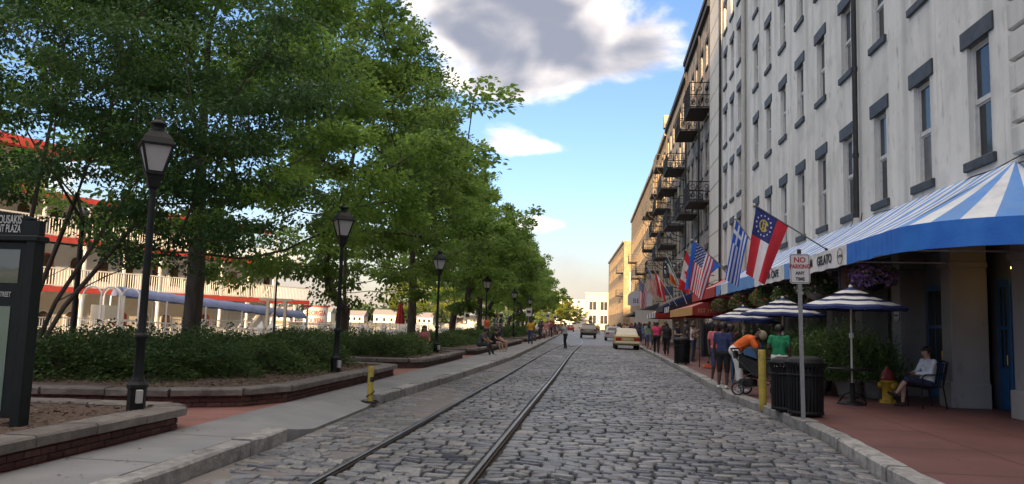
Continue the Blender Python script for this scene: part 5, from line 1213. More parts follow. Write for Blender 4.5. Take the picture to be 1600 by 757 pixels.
shop_sign('white fascia board far down the right pavement', (5.6, 88, 2.6), 2.6, 1.6, mat('sign_white2', (.6, .6, .58), .6), [], MATS['sign_ink'])
shop_sign('small red sign between the red awnings', (5.4, 44.6, 4.1), .9, .7, m_red_c, [], MATS['sign_ink'])
t = thing('wall_sconce', 'gold dome lamp on the wall above the red awning', 'lamp', (6.2, 48.5, 4.3)); MB().lathe([(.0, .3), (.2, .25), (.36, .05), (.36, 0), (0, 0)], 14).build('shade', mat('brass_dome', (.5, .34, .06), .4, metal=.6), t); MB().tube([(0, 0, .3), (.3, 0, .6), (1.0, 0, .55)], .03, 6).build('arm', m_iron, t)
# counter and clothes rack in front of the red awning
t = thing('serving_counter', 'wooden serving counter under the red awning', 'counter', (4.3, 38.0, .14)); b = MB()
for i in range(9): MB().b2((-.45+i*.1, -.3, 0), (-.352+i*.1, -.26, .95)).build('plank', mat('honey_wood', (.36, .20, .085), .6, (.42, .25, .11), 4, .2, stretch=(4, 1, .5), rng=.15), t)
MB().b2((-.5, -.36, .95), (.5, .5, 1.0), ch=.01).build('counter_top', MATS['honey_wood'], t); MB().b2((-.45, -.258, 0), (.45, .45, .94)).build('carcass', MATS['honey_wood'], t)
t = thing('clothes_rack', 'rack hung with black garments outside the shop', 'clothes rack', (4.35, 29.6, .14)); b = MB(); b.tube([(-.5, 0, 0), (-.5, 0, 1.75), (.5, 0, 1.75), (.5, 0, 0)], .018, 6); b.build('frame', m_iron, t)
for i in range(9): 
    x = -.42+i*.105; b = MB(); b.grid(lambda u, v: (x+.03*math.sin(u*9+i), -.24+.48*u, 1.70-1.30*v-(.10*abs(u-.5)*2 if v < .2 else 0)), 8, 6); b.build('garment', m_blk_c, t)
t = thing('orange_tray', 'low orange tray on the pavement beneath the black garments', 'tray', (4.35, 29.2, .14)); b = MB(); b.b2((-.42, -.18, .0), (.42, .18, .1), ch=.02); b.build('tray_body', mat('orange_plastic', (.55, .11, .03), .5), t); MB().b2((-.38, -.14, .1), (.38, .14, .14), ch=.01).build('contents', m_red_c, t)
t = thing('menu_board', 'small blue menu board behind the stroller', 'menu board', (4.05, 21.5, .14)); MB().b2((-.42, -.02, .62), (.42, .02, 1.12), ch=.01).build('board', m_bluedoor, t); MB().b2((-.37, -.03, .67), (.37, -.021, 1.07)).build('panel', mat('menu_panel', (.12, .25, .45), .5), t)
for s in (-1, 1): MB().bar((.38*s, 0, 0), (.38*s, 0, .62), .035).build('leg', m_bluedoor, t)
# ================================================================ left side: lamps, plaza sign, promenade, boat
m_lampb = mat('lamp_black', (.007, .009, .0095), .5, (.012, .015, .0155), 8, spec=.3)
m_lglass = mat('frosted_glass', (.42, .43, .42), .35, (.48, .485, .475), 3)
def lamp_post(label, loc, H=4.0, lean=0.0, s=1.0, box=None):
    t = thing('street_lamp', label, 'street lamp', loc, group='black lantern lamp posts along the walk'); t.rotation_euler = (0, lean, R(38)); t.scale = (s, s, s*.93)
    MB().lathe([(.115, 0), (.115, .30), (.13, .31), (.13, .36), (.10, .40), (.08, .46)], 8, sm=False).build('base', m_lampb, t)
    MB().lathe([(.076, .46), (.064, .55), (.058, .95), (.07, .97), (.07, 1.0), (.054, 1.03), (.050, 1.5), (.042, 3.1)], 12).build('shaft', m_lampb, t)
    MB().lathe([(.085, 1.0), (.09, 1.02), (.09, 1.05), (.06, 1.08)], 12).build('ring', m_lampb, t)
    c = R(45)
    MB().lathe([(.06, 3.1), (.055, 3.14), (.10, 3.18), (.135, 3.34), (.165, 3.36), (.165, 3.39), (.12, 3.39)], 4, ang=c, sm=False).build('neck', m_lampb, t)
    z0, z1, r0, r1 = 3.40, 3.78, .14, .265
    o = MB().lathe([(r0*1.06, z0-.02), (r0*1.06, z0+.01), (r0*.9, z0+.01)], 4, ang=c, sm=False).build('lantern', m_lampb, t)
    for k in range(4):
        a0, a1 = c+k*math.pi/2, c+(k+1)*math.pi/2
        p = [(r0*.97*math.cos(a0), r0*.97*math.sin(a0), z0), (r0*.97*math.cos(a1), r0*.97*math.sin(a1), z0), (r1*.97*math.cos(a1), r1*.97*math.sin(a1), z1), (r1*.97*math.cos(a0), r1*.97*math.sin(a0), z1)]
        q = [(x*.97, y*.97, z) for x, y, z in p]; MB().add(p+q, [[0, 1, 2, 3], [7, 6, 5, 4], [0, 4, 5, 1], [2, 6, 7, 3], [1, 5, 6, 2], [0, 3, 7, 4]]).build('pane', m_lglass, o)
        MB().bar((r0*math.cos(a0), r0*math.sin(a0), z0), (r1*math.cos(a0), r1*math.sin(a0), z1), .024).build('glazing_bar', m_lampb, o)
    MB().lathe([(r1*1.10, z1-.01), (r1*1.12, z1+.02), (r1*.92, z1+.11), (r1*.62, z1+.20), (r1*.36, z1+.245), (r1*.30, z1+.25)], 4, ang=c, sm=False).build('roof', m_lampb, t)
    MB().lathe([(.09, z1+.24), (.07, z1+.29), (.115, z1+.32), (.115, z1+.34), (.06, z1+.38), (.03, z1+.40), (.035, z1+.43), (0, z1+.46)], 12).build('finial', m_lampb, t)
    if box: MB().b2((-.03, -.24, .12), (.05, -.14, .30), ch=.008).build('junction_box', mat('grey_box', (.4, .4, .39), .5), t)
    return t
lamp_post('nearest tall black lantern lamp post, left foreground', (-5.55, 8.95, .40), s=.93, box=True)
lamp_post('second black lantern lamp post from the camera', (-5.66, 16.5, .40), s=.95, box=True)
lamp_post('third black lantern lamp post, at the planter corner', (-5.9, 28.3, .40), s=.98, box=True)
lamp_post('fourth black lantern lamp post, beyond the sitting people', (-6.4, 44.5, .40), s=1.0)
lamp_post('fifth black lantern lamp post far along the walk', (-6.6, 61.5, .40), s=1.0)
lamp_post('sixth and smallest black lantern lamp post far along the walk', (-6.8, 79, .40), s=1.0)
# plaza sign board
t = thing('plaza_sign', 'dark green plaza notice board cut by the left picture edge', 'notice board', (-5.80, 7.42, .38)); t.rotation_euler.z = R(4)
m_sg = mat('sign_green_black', (.007, .011, .011), .5, (.011, .016, .0155), 5, spec=.25)
W = 1.55
for x in (-W+.05, -.055): MB().b2((x-.055, -.08, -.3), (x+.055, .08, 1.92), ch=.01).build('post', m_sg, t)
b = MB(); b.b2((-W+.1, -.055, .10), (-.11, .06, 1.90), ch=.008); b.build('cabinet', m_sg, t)
b = MB(); b.b2((-W-.03, -.10, 1.905), (.03, .10, 1.97), ch=.012); b.build('top_rail', m_sg, t)
pz = [(-1.52, 1.975), (.0, 1.975), (.0, 2.13)]+[(-.18-.0*k, 2.13) for k in range(1)]+[(-.76+.70*math.cos(R(a)), 2.13+.10*math.sin(R(a))) for a in range(10, 171, 16)]+[(-1.45, 2.13), (-1.52, 2.13)]
b = MB(); b.prism(pz, 1, -.05, .05); b.build('crest_board', m_sg, t)
m_sw = mat('sign_letter_white', (.55, .56, .54), .5)
text('lettering', "ROUSAKIS'", .125, m_sw, (-.33, -.056, 2.13), FACE_NEAR, t, ext=.002, bold=.001, sx=.50); text('lettering', 'RIVERFRONT PLAZA', .115, m_sw, (-.44, -.056, 2.035), FACE_NEAR, t, ext=.002, bold=.001, sx=.47)
text('lettering', 'RIVER STREET', .075, m_sw, (-.35, -.066, 1.35), FACE_NEAR, t, ext=.002, sx=.55)
def pictab():
    m = bpy.data.materials.new('landscape_print'); m.use_nodes = True; N = m.node_tree.nodes; L = m.node_tree.links; b = N['Principled BSDF']; b.inputs['Roughness'].default_value = .25
    tc = N.new('ShaderNodeTexCoord'); s = N.new('ShaderNodeSeparateXYZ'); L.new(tc.outputs['Object'], s.inputs[0]); n = N.new('ShaderNodeTexNoise'); n.inputs['Scale'].default_value = 9; L.new(tc.outputs['Object'], n.inputs['Vector'])
    ad = N.new('ShaderNodeMath'); ad.operation = 'MULTIPLY_ADD'; L.new(n.outputs[0], ad.inputs[0]); ad.inputs[1].default_value = .16; L.new(s.outputs[2], ad.inputs[2])
    cr = N.new('ShaderNodeValToRGB'); mr = N.new('ShaderNodeMapRange'); mr.inputs[1].default_value = 1.42; mr.inputs[2].default_value = 1.92; L.new(ad.outputs[0], mr.inputs[0]); L.new(mr.outputs[0], cr.inputs[0])
    e = cr.color_ramp.elements; e[0].color = (.06, .075, .05, 1); e[1].color = (.15, .19, .20, 1)
    for p, c in ((.3, (.07, .10, .06)), (.45, (.13, .13, .09)), (.55, (.09, .12, .09)), (.65, (.15, .18, .18))): q = e.new(p); q.color = (*c, 1)
    L.new(cr.outputs[0], b.inputs['Base Color']); return m
b = MB(); b.b2((-W+.2, -.062, 1.47), (-.17, -.0555, 1.82)); b.build('picture_panel', pictab(), t)
b = MB(); b.b2((-W+.2, -.062, .17), (-.22, -.0555, 1.23)); b.build('map_panel', mat('map_print', (.16, .22, .20), .2, (.12, .20, .13), 1.6, stretch=(.6, 1, 1.6)), t)
# promenade railing, posts with pyramid caps
m_wrail = mat('white_metal', (.66, .64, .60), .5, (.72, .70, .66), 6)
m_cream_w = mat('cream_boat_paint', (.60, .55, .45), .5, (.64, .59, .49), 3, world=True)
m_whiteb = mat('white_boat_paint', (.66, .655, .63), .45, (.70, .695, .67), 3, world=True)
m_redb = mat('red_boat_paint', (.45, .05, .04), .5, (.50, .07, .055), 3)
m_bcan = mat('faded_blue_canopy', (.16, .20, .36), .8, (.20, .24, .41), 4, .2, 20)
def railing(label, a, b_, h=1.05, step=2.4, m=m_wrail, z=.14, bal=.16):
    A = Vector((a[0], a[1], z)); B = Vector((b_[0], b_[1], z)); d = B-A; ln = d.length; n = max(1, round(ln/step)); t = thing('railing', label, 'railing', A, group='white railings by the river'); d = d/ln
    for i in range(n+1): p = d*(ln*i/n); MB().b2((p.x-.04, p.y-.04, 0), (p.x+.04, p.y+.04, h+.06)).build('post', m, t)
    for zz in (h, h*.14): MB().bar(Vector((0, 0, zz)), d*ln+Vector((0, 0, zz)), .055).build('rail', m, t)
    k = int(ln/bal); q = MB()
    for i in range(1, k): p = d*(ln*i/k); q.bar((p.x, p.y, h*.14), (p.x, p.y, h), .022)
    tag(q.build('balusters', m, t), kind='stuff')
railing('white railing by the gangway foot, nearest the plaza sign', (-25.2, 25), (-25.0, 36.5)); railing('white railing between gangway and boat sign', (-23.6, 41), (-21.6, 50)); railing('white riverside railing beyond the boat sign', (-19.6, 53), (-19.6, 84)); railing('far white riverside railing behind the oaks', (-19.6, 85), (-19.6, 140), step=4, bal=.3)
for i, (x, y) in enumerate(((-17.3, 38.5), (-16.6, 38.2), (-16.2, 41.5), (-15.4, 44.5), (-15.4, 49.5), (-15.4, 55), (-15.4, 61))):
    t = thing('dock_post', ['first', 'second', 'third', 'fourth', 'fifth', 'sixth', 'seventh'][i]+' from left of the white posts with pyramid caps above the hedge', 'post', (x, y, .14), group='white posts with pyramid caps')
    MB().b2((-.13, -.13, 0), (.13, .13, .72)).build('shaft', m_wrail, t); MB().lathe([(.26, .72), (.26, .80), (.02, 1.16), (0, 1.16)], 4, ang=R(45), sm=False).build('cap', mat('cap_white', (.76, .74, .68), .5), t)
# covered gangway: barrel canopy on posts
t = thing('covered_gangway', 'blue barrel canopy gangway leading from the promenade to the boat', 'gangway', (-24.4, 37.0, 0))
dv = Vector((5.9, 9.6, 0)); z0, z1 = 2.35, 1.42
b = MB()
def can(u, v):
    p = dv*v; s = Vector((dv.y, -dv.x, 0)).normalized(); a = math.pi*u; return (p.x+s.x*.75*math.cos(a), p.y+s.y*.75*math.cos(a), z0+(z1-z0)*v+.48*math.sin(a)+.02*math.sin(v*60))
b.grid(can, 10, 40); b.add([can(k/10, 0) for k in range(11)], [list(range(11))]); b.build('canopy', m_bcan, t)
s = Vector((dv.y, -dv.x, 0)).normalized()
for i in range(6):
    for q in (-1, 1):
        p = dv*(i/5)+s*.72*q; MB().bar((p.x, p.y, -.6+(1-i/5)*.5), (p.x, p.y, z0+(z1-z0)*i/5), .07).build('post', m_wrail, t)
for q in (-1, 1):
    for zz in (.95, .5): MB().bar(s*.72*q+Vector((0, 0, zz+.2)), dv+s*.72*q+Vector((0, 0, zz-.45)), .05).build('rail', m_wrail, t)
    k = MB()
    for i in range(48): p = dv*(i/47)+s*.72*q; k.bar((p.x, p.y, .15-.75*i/47), (p.x, p.y, 1.13-.72*i/47), .025)
    tag(k.build('balusters', m_wrail, t), kind='stuff')
k = MB(); k.add([tuple(s*.72+Vector((0, 0, .1))), tuple(-s*.72+Vector((0, 0, .1))), tuple(dv-s*.72+Vector((0, 0, -.65))), tuple(dv+s*.72+Vector((0, 0, -.65)))], [[0, 1, 2, 3]]); k.build('deck', mat('deck_grey', (.4, .38, .35), .8), t)
# stair tower with arched entry at the near end of the gangway
t = thing('boarding_stand', 'white boarding stand with two arched openings beside the blue canopy', 'boarding stand', (-24.6, 34.6, .1))
for x in (0, .95, 1.9):
    for y in (0, 1.6): MB().bar((x, y, 0), (x, y, 2.2), .09).build('post', m_wrail, t)
for y in (0, 1.6):
    for x in (0, .95): MB().tube([(x+.475+.475*math.cos(math.pi*k/8), y, 2.2+.42*math.sin(math.pi*k/8)) for k in range(9)], .045, 5).build('arch', m_wrail, t)
for zz in (.1, .55, 1.0):
    MB().bar((0, 0, zz), (1.9, 0, zz), .05).build('rail', m_wrail, t); MB().bar((1.9, 0, zz), (1.9, 1.6, zz), .05).build('rail', m_wrail, t)
k = MB()
for i in range(1, 16): k.bar((i*.12, 0, .1), (i*.12, 0, 1.0), .022)
tag(k.build('balusters', m_wrail, t), kind='stuff')
MB().b2((.1, .5, 1.05), (.85, 1.5, 1.75)).build('panel', m_cream_w, t)
t = thing('gate_frame', 'lit timber gate frame with a diagonal brace at the gangway end', 'gate frame', (-17.9, 40.5, .14)); m_tim = mat('pale_timber', (.62, .52, .38), .7, (.68, .58, .44), 5)
for x in (0, 1.0): MB().bar((x, 0, 0), (x, 0, 2.3), .14).build('post', m_tim, t)
MB().bar((-.5, 0, 2.3), (1.4, 0, 2.3), .12).build('beam', m_tim, t); MB().bar((0, 0, 1.2), (1.0, 0, 2.25), .09).build('brace', m_tim, t)
t = thing('kiosk_box', 'cream utility cabinet right of the gangway canopy', 'cabinet', (-17.0, 42.6, .14)); MB().b2((-.4, -.3, 0), (.4, .3, 1.05), ch=.02).build('body', m_tim, t); MB().b2((-.43, -.33, 1.05), (.43, .33, 1.12), ch=.01).build('lid', m_tim, t); MB().b2((-.3, -.315, .15), (.3, -.302, .95)).build('door', m_cream_w, t)
mb = MB(); mb.b2((-25.8, 22, -3), (-20.21, 53, .02)); tag(mb.build('dock', MATS['promenade_concrete']), kind='structure')
mb = MB(); mb.b2((-29, 100, -3), (-20.21, 230, .11)); tag(mb.build('landing', MATS['promenade_concrete']), kind='structure')
# ---------------------------------------------------------------- riverboat
BO = (-29.2, 38.0, 0); BRZ = math.atan2(-.295, .955)      # boat runs along its local +Y
boat = thing('riverboat', 'white and red three-deck paddle riverboat moored behind the trees', 'boat', BO, BRZ)
Y_A, Y_B, BW = -30, 27, 10
def sheer(y): return -.10 - .012*max(0, y) + .0006*(y-10)**2*0
hull = MB(); n = 20
def hw(y):   # half width tapers to the bow
    return BW if y < 14 else BW*(1-.55*((y-14)/13)**2)
for i in range(n):
    a, c = Y_A+(Y_B-Y_A)*i/n, Y_A+(Y_B-Y_A)*(i+1)/n
    ca, cc = -(BW-hw(a))*.5, -(BW-hw(c))*.5
    hull.quad((ca, a, -3), (cc, c, -3), (cc, c, -.45), (ca, a, -.45))
hull.b2((-BW, Y_A, -3), (-.4, Y_B-8, -.46)); hull.build('hull', m_whiteb, boat)
def deck(z, y0, y1, fascia=True, rail=True, out=.0, fh=.16, col=None):
    MB().b2((-BW, y0, z-.10), (out, y1, z)).build('deck', m_whiteb, boat)
    if fascia: MB().b2((out+.002, y0, z-.24), (out+.05, y1, z+.06)).build('fascia', col or m_redb, boat)
    if rail:
        o = MB().b2((out-.08, y0, z+1.0), (out+.02, y1, z+1.07)).build('hand_rail', m_whiteb, boat); k = MB(); m = int((y1-y0)/.17)
        for i in range(m): yy = y0+(y1-y0)*i/m; k.bar((out-.03, yy, z+.1), (out-.03, yy, z+1.0), .05, .02)
        k.bar((out-.03, y0, z+.12), (out-.03, y1, z+.12), .05)
        tag(k.build('balusters', m_whiteb, o), kind='stuff')
def cabin(z, h, y0, y1, setback, m, nwin, arch=True, doors=True):
    MB().b2((-BW+1, y0, z), (-setback, y1, z+h)).build('cabin_wall', m, boat)
    for i in range(nwin):
        yc = y0+(y1-y0)*(i+.5)/nwin; w = .34; P = [(yc-w, z+.55), (yc+w, z+.55), (yc+w, z+1.5)]+[(yc+w*math.cos(R(a)), z+1.5+.35*math.sin(R(a))) for a in range(20, 161, 20)]+[(yc-w, z+1.5)]
        if i % 3 == 2: P = [(q[0], q[1] if q[1] > z+.6 else z+.05) for q in P]
        f = MB().prism([(yc+(q[0]-yc)*1.25, q[1]+(.1 if q[1] > z+1 else -.06)) for q in P], 0, -setback, -setback+.03).build('window', m_redb if i % 4 == 1 else m_whiteb, boat)
        MB().prism(P, 0, -setback+.032, -setback+.045).build('pane', mat('boat_glass', (.06, .04, .03), .15, (.12, .07, .045), 2, world=True), f)
def posts(z, h, y0, y1, step, out=-.06):
    y = y0
    while y <= y1:
        b = MB(); b.bar((out, y, z), (out, y, z+h-.25), .13); b.bar((out, y-.32, z+h-.08), (out, y+.32, z+h-.08), .06, .16); b.bar((out, y-.16, z+h-.28), (out, y+.16, z+h-.28), .10, .26); b.build('post', m_whiteb, boat); y += step
deck(-.40, Y_A, 24, False, True); cabin(-.40, 3.0, Y_A, 14, 1.9, m_cream_w, 26); posts(-.40, 3.0, Y_A+1, 22, 2.6)
deck(2.75, Y_A, 22); cabin(2.75, 2.5, Y_A, 20, 1.9, m_whiteb, 28); posts(2.75, 2.6, Y_A+1, 20, 2.6)
deck(5.45, Y_A, 21); cabin(5.45, 2.3, Y_A, 14, 1.9, m_cream_w, 23); posts(5.45, 2.3, Y_A+1, 20, 2.6)
deck(7.75, Y_A, 17, True, False, .15); cabin(7.75, 2.5, Y_A, 1, 2.2, m_cream_w, 14)
MB().b2((-BW, Y_A, 10.3), (-1.2, 3, 10.42)).build('roof', m_redb, boat); MB().b2((-1.2, Y_A, 10.2), (-1.1, 3, 10.7)).build('roof_trim', m_redb, boat)
# stair on the foredeck, scroll-sawn sign with the boat's name
b = MB()
for i in range(11): b.b2((-2.6, 16.2+i*.27, -.35+i*.27), (-1.5, 16.5+i*.27, -.31+i*.27))
b.bar((-1.45, 16.0, -.35), (-1.45, 19.1, 2.75), .08, .22); b.bar((-1.45, 15.9, .6), (-1.45, 19.0, 3.7), .05); b.build('stair', m_whiteb, boat)
MB().b2((-3.4, 14, -.4), (-3.2, 22, 2.7)).build('bulkhead', m_whiteb, boat)
sg = ob('name_board', MB().b2((-.95, -.06, -.3), (.95, .06, 2.35)).mesh('name_board', m_whiteb), boat, (.6, 23.0, 0)); sg.rotation_euler.z = R(10)-BRZ+R(12)
sg.rotation_euler.z = R(14)-BRZ; sg.location = (.05, 22.85, 0)
text('lettering', 'GEORGIA', .56, m_redb, (0, -.075, 1.85), FACE_NEAR, sg, bold=.016, sx=.68); text('lettering', 'QUEEN', .56, m_redb, (0, -.075, 1.22), FACE_NEAR, sg, bold=.016, sx=.68)
MB().b2((-1.05, -.12, 2.35), (1.05, .12, 2.48)).build('sign_cap', m_redb, sg)
# arched foot bridge of white rails in front of the bow
t = thing('boarding_bridge', 'small arched white footbridge below the boat name board', 'footbridge', (-21.8, 47, 0))
for q in (0, 1.3):
    pts = [(q*.8+.35*s, s*1.15+q*.25, -.45+.55*math.sin(math.pi*s/10)) for s in range(11)]
    for h in (.0, .5, 1.0): MB().tube([(p[0], p[1], p[2]+h) for p in pts], .035, 5).build('rail', m_wrail, t)
    k = MB()
    for a, c in zip(pts, pts[1:]):
        for z in range(5): u = z/5; x = [a[i]+(c[i]-a[i])*u for i in range(3)]; k.bar(x, (x[0], x[1], x[2]+1.0), .03)
    tag(k.build('balusters', m_wrail, t), kind='stuff')
# grey promenade lamp pole and closed red parasol
t = thing('lamp_pole', 'thin dark pole on the promenade left of the second lamp post', 'pole', (-13.6, 31.5, .14)); MB().lathe([(.06, 0), (.05, .6), (.04, 3.3)], 8).build('shaft', m_lampb, t); MB().lathe([(.05, 3.3), (.14, 3.36), (.14, 3.42), (.05, 3.5)], 10).build('head', m_lglass, t)
t = thing('lamp_pole', 'thin dark pole behind the plaza sign and leaning branches', 'pole', (-14.0, 19.4, .14)); MB().lathe([(.085, 0), (.075, 1.2), (.06, 4.0)], 8).build('shaft', m_lampb, t); MB().lathe([(.06, 4.0), (.16, 4.08), (.16, 4.14), (.05, 4.25)], 10).build('head', m_lglass, t)
t = thing('closed_parasol', 'closed red parasol on the sunlit promenade', 'parasol', (-15.0, 58, .14)); MB().tube([(0, 0, 0), (0, 0, 2.9)], .035, 8).build('pole', m_wrail, t)
b = MB(); b.grid(lambda u, v: ((.10+.26*v)*(1+.18*math.cos(u*2*math.pi*8))*math.cos(u*2*math.pi)*(1 if v < .95 else .9), (.10+.26*v)*(1+.18*math.cos(u*2*math.pi*8))*math.sin(u*2*math.pi), 2.8-1.7*v), 48, 8); b.build('canopy', m_red_c, t)
# white booth and banners behind the oaks
t = thing('ticket_booth', 'cream ticket booth on the promenade behind the oak trunks', 'booth', (-22.8, 127, .14)); MB().b2((-1.3, -1, 0), (1.3, 1, 2.6)).build('wall', m_cream_w, t); MB().b2((-1.5, -1.2, 2.6), (1.5, 1.2, 2.8)).build('roof', m_whiteb, t); MB().b2((-.2, -1.03, 1.1), (.9, -1.003, 2.0)).build('hatch', MATS['boat_glass'], t); MB().b2((-.3, -1.15, .98), (1.0, -1.0, 1.06)).build('shelf', m_whiteb, t)
t = thing('white_tent', 'white market tent far behind the oaks', 'tent', (-24.5, 150, .14)); MB().lathe([(4.4, 2.6), (.1, 4.4), (0, 4.4)], 4, ang=R(45), sm=False).build('roof', m_offw, t)
for a in range(4): MB().bar((3.0*(1 if a % 2 else -1), 3.0*(1 if a > 1 else -1), 0), (3.0*(1 if a % 2 else -1), 3.0*(1 if a > 1 else -1), 2.6), .1).build('post', m_wrail, t)
MB().b2((-3, 2.9, 0), (3, 2.95, 2.6)).build('back_wall', m_offw, t)
def street_sign(label, loc, h=2.5):
    t = thing('street_sign', label, 'sign', loc, group='small white signs on posts along the walk'); MB().bar((0, 0, 0), (0, 0, h), .05).build('post', MATS['galv_post'], t); MB().b2((-.22, -.05, h-.55), (.22, -.03, h+.05), ch=.008).build('plate', MATS['sign_plate'], t)
    MB().b2((-.15, -.056, h-.32), (.15, -.0515, h-.12)).build('symbol', MATS['sign_dark'], t)
street_sign('small white sign on a post, nearest of those along the walk', (-5.0, 57, .14)); street_sign('small white sign on a post farther along the walk', (-5.3, 84, .14)); street_sign('third and farthest small white sign on a post along the walk', (-5.6, 104, .14))
# ---------------------------------------------------------------- far bank of the river
r = np.random.default_rng(77)
mb = MB(); mb.b2((-900, 420, -3.2), (-20.5, 1500, -1.2)); tag(mb.build('far_bank', mat('bank_earth', (.16, .14, .10), .9, (.2, .18, .12), .2, world=True)), kind='structure')
mb = MB(); mb.b2((-700, -150, -3.2), (-330, 420, -1.3)); tag(mb.build('opposite_bank', MATS['bank_earth']), kind='structure')
nC = 900; cx = np.concatenate([r.uniform(-480, -25, 520), r.uniform(-420, -335, 380)]); cy = np.concatenate([r.uniform(432, 470, 520), r.uniform(-120, 440, 380)]); hh = r.uniform(5, 13, nC)
n = nC*40; ci = np.repeat(np.arange(nC), 40); o = unit(r.normal(0, 1, (n, 3)))*(r.random(n)**.4)[:, None]*np.array([6, 6, 1]); pos = np.stack([cx[ci]+o[:, 0], cy[ci]+o[:, 1], -1+hh[ci]*(.55+.45*o[:, 2])], 1)
D = unit(r.normal(0, 1, (n, 3))); Nn = unit(r.normal(0, 1, (n, 3))); L_ = r.uniform(1.2, 2.6, n); V, F, k = leaf_geo(pos, D, Nn, L_, L_*.8)
tag(ob('far_wood', np_mesh('far_wood', V, F, m_far, np.clip(.5*r.random(nC)[ci]+.4*r.random(n), 0, 1))), 'wooded far bank across the river', 'wood', kind='stuff')
for i, (x, y, w, h) in enumerate(((-118, 424, 14, 5), (-136, 425, 10, 4), (-158, 424, 16, 5.5), (-96, 426, 9, 4), (-180, 424, 12, 5))):
    t = thing('riverside_house', ['second', 'third', 'fourth', 'first', 'fifth'][i]+' from right of the pale houses on the far bank', 'house', (x, y, -1.3), group='houses on the far bank')
    MB().b2((-w/2, 0, 0), (w/2, 8, h)).build('wall', m_cream_w, t); b = MB(); b.prism([(-.6, h), (8.6, h), (4, h+3)], 0, -w/2-.5, w/2+.5); b.build('roof', mat('grey_shingle', (.22, .2, .19), .8), t)
    for q in range(3): MB().b2((-w/2+w*(q+.3)/3.3, -.06, 1.4), (-w/2+w*(q+.3)/3.3+1.4, -.01, 3.2)).build('window', m_glass, t)
# ================================================================ people
SKIN = {'light': mat('skin_light', (.46, .28, .20), .55), 'tan': mat('skin_tan', (.32, .18, .12), .55), 'dark': mat('skin_dark', (.075, .042, .03), .5), 'mid': mat('skin_mid', (.17, .095, .062), .5)}
HAIR = {'black': mat('hair_black', (.012, .010, .009), .5), 'brown': mat('hair_brown', (.05, .03, .018), .55), 'blond': mat('hair_blond', (.30, .20, .09), .55), 'grey': mat('hair_grey', (.25, .24, .23), .6)}
CLOTH = {}
def cloth(c):
    k = 'cloth_%02d%02d%02d' % tuple(int(v*99) for v in c)
    return mat(k, c, .85, tuple(min(1, v*1.25+.004) for v in c), 7, 1.0, 13)
BASE = {'hip': (0, 0, .93), 'waist': (0, .005, 1.10), 'chest': (0, -.005, 1.31), 'neck': (0, .012, 1.47), 'head': (0, -.015, 1.615),
        'sl': (.185, .01, 1.415), 'el': (.235, .03, 1.14), 'wl': (.245, -.04, .90), 'sr': (-.185, .01, 1.415), 'er': (-.235, .03, 1.14), 'wr': (-.245, -.04, .90),
        'hl': (.09, 0, .91), 'kl': (.10, -.015, .50), 'al': (.105, .03, .085), 'hr': (-.09, 0, .91), 'kr': (-.10, -.015, .50), 'ar': (-.105, .03, .085)}
